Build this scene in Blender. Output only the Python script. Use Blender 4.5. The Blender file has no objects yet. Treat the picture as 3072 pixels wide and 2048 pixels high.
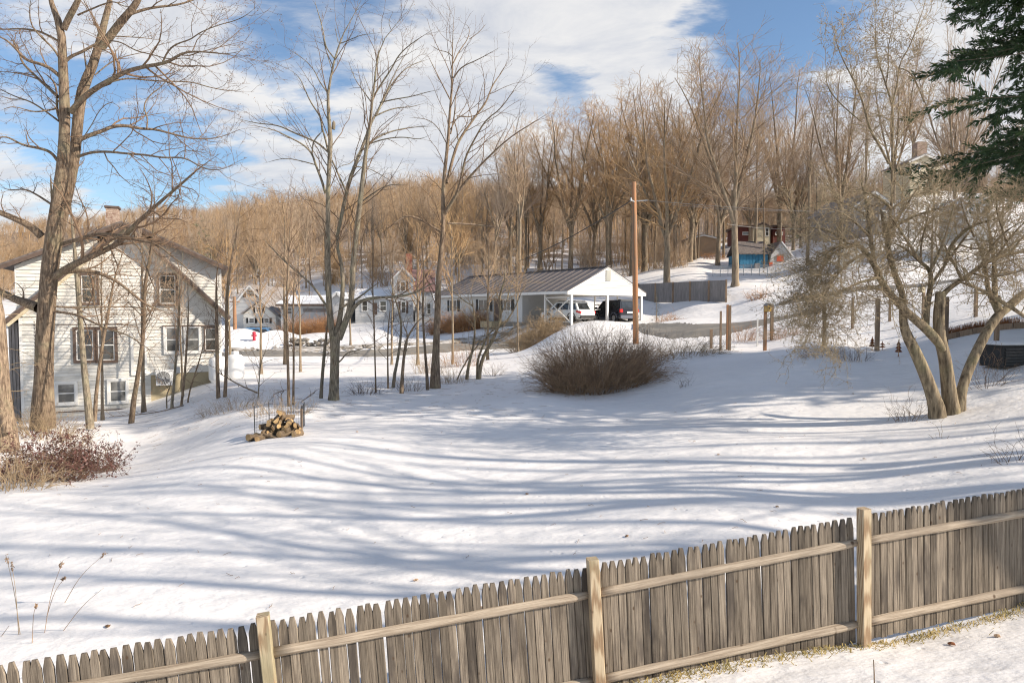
import bpy, bmesh, math, random
import numpy as np
from mathutils import Vector, Matrix
from mathutils.bvhtree import BVHTree

# ------------------------------------------------------------------ camera, sky, sun, exposure
S = bpy.context.scene
COL = S.collection
F = 2050.0                      # focal length in pixels of the 3072 px wide photograph
TH = math.atan(90.0 / F)        # the camera looks down by 2.5 degrees
CAMH = 3.4
cam_d = bpy.data.cameras.new('camera')
cam = bpy.data.objects.new('camera', cam_d)
COL.objects.link(cam)
cam_d.sensor_width = 36.0
cam_d.lens = 36.0 * F / 3072.0
cam_d.clip_end = 6000
cam_d.clip_start = 0.1
cam.location = (0, 0, CAMH)
cam.rotation_euler = (math.radians(90) - TH, 0, 0)
S.camera = cam

SUN_AZ = (0.972, -0.235)        # horizontal direction towards the sun (x right, y away from the camera)
SUN_EL = math.radians(29)
W = bpy.data.worlds.new('World')
S.world = W
W.use_nodes = True
nt = W.node_tree
nt.nodes.clear()
def N(t, kind, **kw):
    n = t.nodes.new(kind)
    for k, v in kw.items():
        if k.startswith('i_'):
            n.inputs[k[2:].replace('_', ' ')].default_value = v
        else:
            setattr(n, k, v)
    return n
def build_world():
    L = nt.links
    out = N(nt, 'ShaderNodeOutputWorld')
    bg = N(nt, 'ShaderNodeBackground'); bg.inputs['Strength'].default_value = 0.085
    sky = N(nt, 'ShaderNodeTexSky', sky_type='NISHITA')
    sky.sun_disc = False
    sky.sun_elevation = SUN_EL
    sky.sun_rotation = math.atan2(SUN_AZ[0], SUN_AZ[1])
    sky.altitude = 200; sky.air_density = 1.0; sky.dust_density = 0.4; sky.ozone_density = 2.2
    tc = N(nt, 'ShaderNodeTexCoord')
    sep = N(nt, 'ShaderNodeSeparateXYZ'); L.new(tc.outputs['Generated'], sep.inputs[0])
    def M(op, a, b=None, clamp=False):
        m = N(nt, 'ShaderNodeMath', operation=op); m.use_clamp = clamp
        for i, v in enumerate((a, b)):
            if v is None: continue
            if isinstance(v, (int, float)): m.inputs[i].default_value = v
            else: L.new(v, m.inputs[i])
        return m.outputs[0]
    # a high cloud sheet: the view direction projected on a plane overhead
    zz = M('ADD', M('MAXIMUM', sep.outputs[2], 0.0), 0.16)
    px = M('DIVIDE', sep.outputs[0], zz); py = M('DIVIDE', sep.outputs[1], zz)
    cmb = N(nt, 'ShaderNodeCombineXYZ'); L.new(px, cmb.inputs[0]); L.new(py, cmb.inputs[1])
    mp = N(nt, 'ShaderNodeMapping'); L.new(cmb.outputs[0], mp.inputs[0])
    mp.inputs['Rotation'].default_value = (0, 0, 0.25); mp.inputs['Scale'].default_value = (0.75, 1.25, 1)
    mp.inputs['Location'].default_value = (2.3, 0.7, 0)
    def noise(sc, det, rough, dist=0.0, vec=None):
        n = N(nt, 'ShaderNodeTexNoise'); n.inputs['Scale'].default_value = sc; n.inputs['Detail'].default_value = det
        n.inputs['Roughness'].default_value = rough; n.inputs['Distortion'].default_value = dist
        L.new(vec or mp.outputs[0], n.inputs['Vector']); return n.outputs['Fac']
    n1 = noise(1.15, 8, 0.60, 0.5)
    n2 = noise(4.2, 10, 0.66, 1.0)
    dens = M('ADD', M('MULTIPLY', n1, 1.0), M('MULTIPLY', n2, 0.44))
    # broad banks and clear patches, each at a fixed direction of the sky
    def dirv(dx, dy):
        a = (dx * 1.306 - 1536) / F; b = (dy * 1.306 - 1024) / F
        return Vector((a, math.cos(TH) - b * math.sin(TH), -math.sin(TH) - b * math.cos(TH))).normalized()
    wn = N(nt, 'ShaderNodeTexNoise'); wn.inputs['Scale'].default_value = 2.6; wn.inputs['Detail'].default_value = 6; wn.inputs['Roughness'].default_value = 0.6; L.new(mp.outputs[0], wn.inputs['Vector'])
    ws = N(nt, 'ShaderNodeVectorMath', operation='MULTIPLY_ADD'); L.new(wn.outputs['Color'], ws.inputs[0]); ws.inputs[1].default_value = (0.34, 0.34, 0.30); ws.inputs[2].default_value = (-0.17, -0.17, -0.15)
    wd = N(nt, 'ShaderNodeVectorMath', operation='ADD'); L.new(tc.outputs['Generated'], wd.inputs[0]); L.new(ws.outputs[0], wd.inputs[1])
    wnorm = N(nt, 'ShaderNodeVectorMath', operation='NORMALIZE'); L.new(wd.outputs[0], wnorm.inputs[0])
    acc = None
    for dx, dy, cone, amt in CLOUDS:
        dp = N(nt, 'ShaderNodeVectorMath', operation='DOT_PRODUCT')
        L.new(wnorm.outputs[0], dp.inputs[0]); dp.inputs[1].default_value = dirv(dx, dy)
        mr = N(nt, 'ShaderNodeMapRange', interpolation_type='SMOOTHSTEP')
        L.new(dp.outputs['Value'], mr.inputs[0])
        mr.inputs[1].default_value = math.cos(math.radians(cone)); mr.inputs[2].default_value = 1.0
        mr.inputs[3].default_value = 0; mr.inputs[4].default_value = amt
        acc = mr.outputs[0] if acc is None else M('ADD', acc, mr.outputs[0])
    dens = M('ADD', dens, acc)
    ramp = N(nt, 'ShaderNodeMapRange', interpolation_type='SMOOTHSTEP')
    L.new(dens, ramp.inputs[0]); ramp.inputs[1].default_value = 0.60; ramp.inputs[2].default_value = 0.92
    ramp.inputs[3].default_value = 0.04; ramp.inputs[4].default_value = 1.0
    # inside a cloud: thick parts grey below, thin parts white
    n3 = noise(2.6, 10, 0.64, 0.6)
    cr = N(nt, 'ShaderNodeValToRGB'); L.new(n3, cr.inputs[0])
    cr.color_ramp.elements[0].position = 0.36; cr.color_ramp.elements[0].color = (5.5, 5.7, 6.2, 1)
    cr.color_ramp.elements[1].position = 0.60; cr.color_ramp.elements[1].color = (7.7, 7.55, 7.4, 1)
    fac = M('MULTIPLY', ramp.outputs[0], 0.93)
    # clouds are thinner well overhead
    ov = N(nt, 'ShaderNodeMapRange'); L.new(sep.outputs[2], ov.inputs[0])
    ov.inputs[1].default_value = 0.42; ov.inputs[2].default_value = 0.75; ov.inputs[3].default_value = 1; ov.inputs[4].default_value = 0.7
    fac = M('MULTIPLY', fac, ov.outputs[0], True)
    mix = N(nt, 'ShaderNodeMix', data_type='RGBA')
    L.new(fac, mix.inputs[0])
    hs = N(nt, 'ShaderNodeHueSaturation'); hs.inputs['Saturation'].default_value = 1.08; hs.inputs['Value'].default_value = 1.3
    L.new(sky.outputs[0], hs.inputs['Color'])
    L.new(hs.outputs[0], mix.inputs[6]); L.new(cr.outputs[0], mix.inputs[7])
    L.new(mix.outputs[2], bg.inputs[0]); L.new(bg.outputs[0], out.inputs[0])
CLOUDS = [  # display x, y of the photograph, half-angle of the patch, density added
    (1180, 180, 18, 0.24), (1480, 150, 14, 0.20), (700, 250, 15, 0.14), (150, 330, 16, 0.2),
    (700, 30, 9, -0.32), (900, 120, 6, -0.12), (1950, 60, 15, -0.30), (1780, 120, 8, -0.2), (1300, 245, 4.5, -0.30), (330, 300, 7, -0.34), (120, 280, 6, -0.2), (480, 420, 6, -0.15), (0, 40, 7, -0.15),
    (2130, 150, 11, 0.26), (1220, 290, 4, 0.12), (1900, 330, 18, 0.34),
]
build_world()
sd = bpy.data.lights.new('sun', 'SUN')
sd.energy = 5.0; sd.angle = math.radians(0.53); sd.color = (1.0, 0.885, 0.745)
sun = bpy.data.objects.new('sun', sd); COL.objects.link(sun)
sdir = Vector((SUN_AZ[0] * math.cos(SUN_EL), SUN_AZ[1] * math.cos(SUN_EL), math.sin(SUN_EL)))
sun.rotation_euler = sdir.to_track_quat('Z', 'Y').to_euler()
sun.location = (30, -20, 40)
S.view_settings.view_transform = 'Standard'
S.view_settings.look = 'None'
S.view_settings.exposure = 0.52
S.view_settings.gamma = 1.0
S.view_settings.use_curve_mapping = False
S.render.engine = 'CYCLES'
S.cycles.max_bounces = 5; S.cycles.diffuse_bounces = 3; S.cycles.glossy_bounces = 2
S.cycles.transmission_bounces = 2; S.cycles.transparent_max_bounces = 6
S.cycles.filter_width = 1.15
S.cycles.use_adaptive_sampling = True; S.cycles.adaptive_threshold = 0.02
S.cycles.use_denoising = True

# ------------------------------------------------------------------ photograph pixel -> place
def ray(sx, sy, Y):
    a = (sx - 1536) / F; b = (sy - 1024) / F
    d = (a, math.cos(TH) - b * math.sin(TH), -math.sin(TH) - b * math.cos(TH))
    k = Y / d[1]
    return Vector((d[0] * k, Y, CAMH + d[2] * k))
K = 3072 / 2352.0
def D(x, y, Y): return ray(x * K, y * K, Y)                     # overview
def crop(ox, oy, sc):
    return lambda x, y, Y=0: ray(ox + x / sc, oy + y / sc, Y)
C1 = crop(0, 500, 1.96); C2 = crop(650, 700, 2.851); C3 = crop(1250, 700, 2.851)
C4 = crop(1900, 600, 2.851); C5 = crop(2450, 600, 2.24); C6 = crop(0, 0, 2.614)
C7 = crop(700, 0, 2.24); C9 = crop(2300, 0, 2.24)
RNG = np.random.default_rng(7)
random.seed(7)

# ------------------------------------------------------------------ materials
MATS = {}
def new_mat(name):
    m = bpy.data.materials.new(name); m.use_nodes = True
    t = m.node_tree; b = t.nodes['Principled BSDF']
    MATS[name] = m
    return m, t, b
def mat(name, col, rough=0.8, var=0.0, scale=4.0, col2=None, bump=0.0, bscale=None, stretch=(1, 1, 1), metal=0.0,
        spec=0.3, rand=0.0, detail=4, lo=0.35, hi=0.65, space='Object'):
    """Principled material: two colours mixed by noise, value varied per object, fine relief."""
    m, t, b = new_mat(name)
    L = t.links
    b.inputs['Roughness'].default_value = rough
    b.inputs['Metallic'].default_value = metal
    b.inputs['Specular IOR Level'].default_value = spec
    src = None
    if var or col2 or bump:
        tc = N(t, 'ShaderNodeTexCoord'); mp = N(t, 'ShaderNodeMapping'); mp.inputs['Scale'].default_value = stretch
        L.new(tc.outputs[space], mp.inputs[0])
        oi0 = N(t, 'ShaderNodeObjectInfo')
        vm = N(t, 'ShaderNodeVectorMath', operation='SCALE'); vm.inputs[0].default_value = (13, 7, 31)
        L.new(oi0.outputs['Random'], vm.inputs['Scale'])
        L.new(vm.outputs[0], mp.inputs['Location'])
    if var or col2:
        n = N(t, 'ShaderNodeTexNoise'); n.inputs['Scale'].default_value = scale; n.inputs['Detail'].default_value = detail
        n.inputs['Roughness'].default_value = 0.6
        L.new(mp.outputs[0], n.inputs['Vector'])
        cr = N(t, 'ShaderNodeValToRGB'); L.new(n.outputs['Fac'], cr.inputs[0])
        c2 = col2 or tuple(c * (1 - var) for c in col)
        cr.color_ramp.elements[0].position = lo; cr.color_ramp.elements[0].color = (*c2, 1)
        cr.color_ramp.elements[1].position = hi; cr.color_ramp.elements[1].color = (*col, 1)
        src = cr.outputs[0]
    if rand:
        oi = N(t, 'ShaderNodeObjectInfo')
        mr = N(t, 'ShaderNodeMapRange'); L.new(oi.outputs['Random'], mr.inputs[0])
        mr.inputs[3].default_value = 1 - rand; mr.inputs[4].default_value = 1 + rand
        hs = N(t, 'ShaderNodeHueSaturation')
        if src: L.new(src, hs.inputs['Color'])
        else: hs.inputs['Color'].default_value = (*col, 1)
        L.new(mr.outputs[0], hs.inputs['Value'])
        src = hs.outputs[0]
    if src: L.new(src, b.inputs['Base Color'])
    else: b.inputs['Base Color'].default_value = (*col, 1)
    if bump:
        n = N(t, 'ShaderNodeTexNoise'); n.inputs['Scale'].default_value = bscale or scale; n.inputs['Detail'].default_value = 5
        L.new(mp.outputs[0], n.inputs['Vector'])
        bp = N(t, 'ShaderNodeBump'); bp.inputs['Strength'].default_value = 1; bp.inputs['Distance'].default_value = bump
        L.new(n.outputs['Fac'], bp.inputs['Height']); L.new(bp.outputs[0], b.inputs['Normal'])
    return m

def snow_material():
    m, t, b = new_mat('snow_ground'); L = t.links
    b.inputs['Roughness'].default_value = 0.62; b.inputs['Specular IOR Level'].default_value = 0.25
    geo = N(t, 'ShaderNodeNewGeometry'); sep = N(t, 'ShaderNodeSeparateXYZ'); L.new(geo.outputs['Position'], sep.inputs[0])
    def noise(sc, det=4, r=0.55, st=None, dist=0):
        n = N(t, 'ShaderNodeTexNoise'); n.inputs['Scale'].default_value = sc; n.inputs['Detail'].default_value = det
        n.inputs['Roughness'].default_value = r; n.inputs['Distortion'].default_value = dist
        if st:
            mp = N(t, 'ShaderNodeMapping'); mp.inputs['Scale'].default_value = st; L.new(geo.outputs['Position'], mp.inputs[0]); L.new(mp.outputs[0], n.inputs['Vector'])
        else: L.new(geo.outputs['Position'], n.inputs['Vector'])
        return n.outputs['Fac']
    def MR(v, a, b_, c, d, sm=True):
        mr = N(t, 'ShaderNodeMapRange', interpolation_type='SMOOTHSTEP' if sm else 'LINEAR'); L.new(v, mr.inputs[0])
        for i, x in enumerate((a, b_, c, d)): mr.inputs[i + 1].default_value = x
        return mr.outputs[0]
    def M(op, a, c):
        n = N(t, 'ShaderNodeMath', operation=op)
        for i, v in enumerate((a, c)):
            if isinstance(v, (int, float)): n.inputs[i].default_value = v
            else: L.new(v, n.inputs[i])
        return n.outputs[0]
    def mixc(f, a, c):
        n = N(t, 'ShaderNodeMix', data_type='RGBA'); L.new(f, n.inputs[0])
        for i, v in ((6, a), (7, c)):
            if isinstance(v, tuple): n.inputs[i].default_value = (*v, 1)
            else: L.new(v, n.inputs[i])
        return n.outputs[2]
    base = mixc(MR(noise(0.35, 3), 0.35, 0.65, 0, 1), (0.76, 0.745, 0.73), (0.83, 0.81, 0.79))
    # old snow with grit and bits of bark
    grit = M('MULTIPLY', MR(noise(26, 3, 0.7), 0.70, 0.80, 0, 1), MR(noise(0.9, 3), 0.48, 0.62, 0.0, 0.5))
    base = mixc(grit, base, (0.30, 0.24, 0.18))
    # leaf litter and bare earth showing in the woods up the hill
    far = MR(sep.outputs[1], 78, 150, 0.0, 1.0)
    litter = M('MULTIPLY', far, MR(noise(0.16, 5, 0.65), 0.40, 0.56, 0, 1))
    deep = MR(sep.outputs[1], 140, 230, 0.0, 0.93)
    litter = M('MAXIMUM', litter, deep)
    lit_c = mixc(noise(0.8, 5, 0.7), (0.10, 0.065, 0.04), (0.24, 0.165, 0.10))
    base = mixc(litter, base, lit_c)
    L.new(base, b.inputs['Base Color'])
    h1 = noise(1.6, 4, 0.5, (1, 1.6, 1)); h2 = noise(9, 4, 0.55, (1, 1.8, 1), 0.6); h3 = noise(46, 3, 0.6)
    h = M('ADD', M('MULTIPLY', h1, 0.085), M('ADD', M('MULTIPLY', h2, 0.008), M('MULTIPLY', h3, 0.0016)))
    vo = N(t, 'ShaderNodeTexVoronoi'); vo.inputs['Scale'].default_value = 3.4; L.new(geo.outputs['Position'], vo.inputs['Vector'])
    pit = MR(vo.outputs['Distance'], 0.0, 0.15, -0.011, 0.0)
    h = M('ADD', h, pit)
    bp = N(t, 'ShaderNodeBump'); bp.inputs['Strength'].default_value = 0.85; bp.inputs['Distance'].default_value = 1.0
    L.new(h, bp.inputs['Height']); L.new(bp.outputs[0], b.inputs['Normal'])
    return m
snow_material()

def bark_material(name, c_lo, c_hi, moss, groove=26, depth=0.02, mossamt=0.35):
    m, t, b = new_mat(name); L = t.links
    b.inputs['Roughness'].default_value = 0.9; b.inputs['Specular IOR Level'].default_value = 0.15
    tc = N(t, 'ShaderNodeTexCoord')
    mp = N(t, 'ShaderNodeMapping'); mp.inputs['Scale'].default_value = (1, 1, 0.16); L.new(tc.outputs['Object'], mp.inputs[0])
    n = N(t, 'ShaderNodeTexNoise'); n.inputs['Scale'].default_value = groove; n.inputs['Detail'].default_value = 5; n.inputs['Roughness'].default_value = 0.65
    L.new(mp.outputs[0], n.inputs['Vector'])
    n2 = N(t, 'ShaderNodeTexNoise'); n2.inputs['Scale'].default_value = 2.1; n2.inputs['Detail'].default_value = 5; L.new(tc.outputs['Object'], n2.inputs['Vector'])
    cr = N(t, 'ShaderNodeValToRGB'); L.new(n.outputs['Fac'], cr.inputs[0])
    cr.color_ramp.elements[0].position = 0.34; cr.color_ramp.elements[0].color = (*c_lo, 1)
    cr.color_ramp.elements[1].position = 0.66; cr.color_ramp.elements[1].color = (*c_hi, 1)
    mr = N(t, 'ShaderNodeMapRange', interpolation_type='SMOOTHSTEP'); L.new(n2.outputs['Fac'], mr.inputs[0])
    mr.inputs[1].default_value = 0.5; mr.inputs[2].default_value = 0.68; mr.inputs[4].default_value = mossamt
    mx = N(t, 'ShaderNodeMix', data_type='RGBA'); L.new(mr.outputs[0], mx.inputs[0]); L.new(cr.outputs[0], mx.inputs[6]); mx.inputs[7].default_value = (*moss, 1)
    oi = N(t, 'ShaderNodeObjectInfo'); hs = N(t, 'ShaderNodeHueSaturation'); m2 = N(t, 'ShaderNodeMapRange')
    L.new(oi.outputs['Random'], m2.inputs[0]); m2.inputs[3].default_value = 0.82; m2.inputs[4].default_value = 1.18
    L.new(m2.outputs[0], hs.inputs['Value']); L.new(mx.outputs[2], hs.inputs['Color'])
    L.new(hs.outputs[0], b.inputs['Base Color'])
    bp = N(t, 'ShaderNodeBump'); bp.inputs['Distance'].default_value = depth; L.new(n.outputs['Fac'], bp.inputs['Height']); L.new(bp.outputs[0], b.inputs['Normal'])
    return m
bark_material('bark_brown', (0.075, 0.05, 0.036), (0.33, 0.25, 0.175), (0.30, 0.27, 0.17))
bark_material('bark_grey', (0.09, 0.075, 0.055), (0.37, 0.315, 0.235), (0.30, 0.29, 0.18))
bark_material('bark_apple', (0.085, 0.065, 0.045), (0.42, 0.335, 0.225), (0.30, 0.28, 0.15), groove=14, depth=0.014, mossamt=0.35)
bark_material('bark_wood', (0.13, 0.10, 0.07), (0.31, 0.245, 0.175), (0.27, 0.25, 0.17), groove=9, depth=0.01)
mat('twig_brown', (0.235, 0.155, 0.10), 0.85, var=0.45, scale=1.5, rand=0.12)
mat('twig_tan', (0.42, 0.31, 0.19), 0.85, var=0.4, scale=1.5, rand=0.15)
mat('twig_olive', (0.44, 0.35, 0.22), 0.85, var=0.45, scale=1.2, rand=0.1)
mat('twig_wood', (0.50, 0.35, 0.205), 0.9, col2=(0.30, 0.20, 0.12), scale=0.5, rand=0.22)
def vary_saturation(m):
    t = m.node_tree; hs = [n for n in t.nodes if n.type == 'HUE_SAT'][0]; oi = N(t, 'ShaderNodeObjectInfo'); a = N(t, 'ShaderNodeMath', operation='MULTIPLY'); a.inputs[1].default_value = 17.0; b = N(t, 'ShaderNodeMath', operation='FRACT'); c = N(t, 'ShaderNodeMapRange')
    t.links.new(oi.outputs['Random'], a.inputs[0]); t.links.new(a.outputs[0], b.inputs[0]); t.links.new(b.outputs[0], c.inputs[0]); c.inputs[3].default_value = 0.65; c.inputs[4].default_value = 1.15; t.links.new(c.outputs[0], hs.inputs['Saturation'])
vary_saturation(MATS['twig_wood'])
mat('twig_rust', (0.47, 0.25, 0.115), 0.9, var=0.4, scale=1.5, rand=0.15)
mat('twig_dark', (0.52, 0.345, 0.21), 0.9, col2=(0.20, 0.14, 0.095), scale=2.5)
mat('leaf_dry', (0.28, 0.16, 0.08), 0.8, var=0.5, scale=3)
mat('leaf_burgundy', (0.16, 0.07, 0.06), 0.5, col2=(0.075, 0.038, 0.03), scale=5)
mat('needle_dark', (0.075, 0.125, 0.045), 0.6, col2=(0.025, 0.055, 0.024), scale=1.5, rand=0.15)
mat('needle_mid', (0.085, 0.125, 0.05), 0.65, col2=(0.035, 0.062, 0.03), scale=1.2, rand=0.2)
mat('grass_dead', (0.46, 0.34, 0.13), 0.8, col2=(0.24, 0.20, 0.08), scale=6)
mat('grass_rust', (0.42, 0.18, 0.07), 0.8, var=0.5, scale=5)
mat('siding_white', (0.69, 0.67, 0.62), 0.55, col2=(0.54, 0.51, 0.45), scale=1.3, rand=0.03, lo=0.3, hi=0.55, detail=6)
mat('siding_clean', (0.57, 0.57, 0.56), 0.5, var=0.07, scale=0.6)
mat('siding_cream', (0.66, 0.58, 0.42), 0.6, var=0.12, scale=0.7)  # plain cream paint, tone varied slightly by noise
mat('trim_white', (0.72, 0.71, 0.68), 0.5, var=0.08, scale=3)
mat('vent_grey', (0.42, 0.42, 0.38), 0.6)
mat('trim_brown', (0.135, 0.095, 0.075), 0.6, var=0.3, scale=4)
mat('board_grey', (0.27, 0.25, 0.24), 0.8, var=0.35, scale=3, stretch=(3, 3, 0.4), rand=0.1)
mat('shingle_dark', (0.20, 0.17, 0.155), 0.9, col2=(0.10, 0.085, 0.08), scale=5, bump=0.01, bscale=18)
mat('shingle_grey', (0.30, 0.28, 0.27), 0.9, col2=(0.2, 0.18, 0.17), scale=2)
mat('shingle_red', (0.34, 0.20, 0.18), 0.9, col2=(0.22, 0.14, 0.13), scale=2)
mat('roof_metal', (0.155, 0.135, 0.13), 0.45, var=0.12, scale=0.8, metal=0.25, rand=0.07)
mat('roof_snow', (0.82, 0.82, 0.82), 0.7, var=0.05, scale=1, bump=0.05, bscale=1.5)
mat('concrete_tan', (0.44, 0.37, 0.24), 0.9, var=0.25, scale=1.5, bump=0.004, bscale=20)
mat('brick_red', (0.36, 0.15, 0.10), 0.9, var=0.4, scale=7)
mat('brick_pale', (0.50, 0.40, 0.32), 0.9, col2=(0.26, 0.16, 0.12), scale=9)
mat('paint_blue', (0.045, 0.20, 0.34), 0.6, var=0.25, scale=1.5)
mat('paint_red', (0.55, 0.11, 0.05), 0.6, var=0.2, scale=2)
mat('paint_darkred', (0.17, 0.055, 0.045), 0.7, var=0.25, scale=1)
mat('paint_tan', (0.42, 0.30, 0.20), 0.7, var=0.15, scale=1)
mat('metal_grey', (0.45, 0.46, 0.47), 0.45, metal=0.6)
mat('metal_dark', (0.06, 0.06, 0.06), 0.5, metal=0.3, var=0.2, scale=8)
mat('metal_white', (0.78, 0.78, 0.77), 0.35, var=0.05, scale=2)
mat('plastic_dark', (0.035, 0.035, 0.035), 0.6, var=0.3, scale=6)
mat('rust', (0.30, 0.11, 0.045), 0.8, col2=(0.12, 0.055, 0.03), scale=10)
mat('rubber', (0.02, 0.02, 0.02), 0.8)
mat('car_white', (0.66, 0.67, 0.66), 0.25, spec=0.5)
mat('car_black', (0.012, 0.014, 0.022), 0.18, spec=0.6)
mat('car_grey', (0.11, 0.12, 0.15), 0.3, spec=0.5)
mat('car_blue', (0.09, 0.22, 0.40), 0.3, spec=0.5)
mat('lamp_red', (0.55, 0.02, 0.02), 0.2, spec=0.5)
mat('hydrant_red', (0.5, 0.04, 0.07), 0.5)
mat('plate_pale', (0.55, 0.60, 0.62), 0.5)
mat('wood_yellow', (0.60, 0.36, 0.09), 0.7, var=0.2, scale=8)
mat('log_bark', (0.22, 0.16, 0.10), 0.9, col2=(0.11, 0.08, 0.055), scale=12, bump=0.006, bscale=30, rand=0.25)
mat('log_cut', (0.52, 0.36, 0.18), 0.8, col2=(0.36, 0.22, 0.10), scale=9, rand=0.2)
mat('pole_wood', (0.42, 0.20, 0.095), 0.8, col2=(0.25, 0.17, 0.11), scale=2.2, stretch=(5, 5, 0.25), bump=0.006, bscale=8, lo=0.42, hi=0.56)
mat('cable', (0.05, 0.045, 0.04), 0.6)
mat('cable_light', (0.26, 0.25, 0.24), 0.5)
mat('asphalt', (0.155, 0.15, 0.14), 0.9, col2=(0.26, 0.235, 0.20), scale=0.9, bump=0.01, bscale=12, space='Object', detail=6)
mat('road_edge', (0.20, 0.165, 0.12), 0.95, col2=(0.55, 0.52, 0.48), scale=1.6, bump=0.06, bscale=5, detail=7, lo=0.42, hi=0.6)
mat('stone', (0.34, 0.31, 0.27), 0.9, col2=(0.18, 0.16, 0.135), scale=3, rand=0.25)

def glass_material(name, c, curtain=None):
    m, t, b = new_mat(name); L = t.links
    b.inputs['Roughness'].default_value = 0.06; b.inputs['Specular IOR Level'].default_value = 0.8
    tc = N(t, 'ShaderNodeTexCoord'); n = N(t, 'ShaderNodeTexNoise'); n.inputs['Scale'].default_value = 1.7; n.inputs['Detail'].default_value = 3
    L.new(tc.outputs['Object'], n.inputs['Vector'])
    cr = N(t, 'ShaderNodeValToRGB'); L.new(n.outputs['Fac'], cr.inputs[0])
    cr.color_ramp.elements[0].position = 0.42; cr.color_ramp.elements[0].color = (*[v * 0.4 for v in c], 1)
    cr.color_ramp.elements[1].position = 0.6; cr.color_ramp.elements[1].color = (*c, 1)
    L.new(cr.outputs[0], b.inputs['Base Color'])
    bp = N(t, 'ShaderNodeBump'); bp.inputs['Distance'].default_value = 0.01; bp.inputs['Strength'].default_value = 0.4; L.new(n.outputs['Fac'], bp.inputs['Height']); L.new(bp.outputs[0], b.inputs['Normal'])
glass_material('window_glass', (0.075, 0.075, 0.07))
glass_material('car_glass', (0.03, 0.035, 0.04))
glass_material('window_screen', (0.20, 0.20, 0.19))

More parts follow.
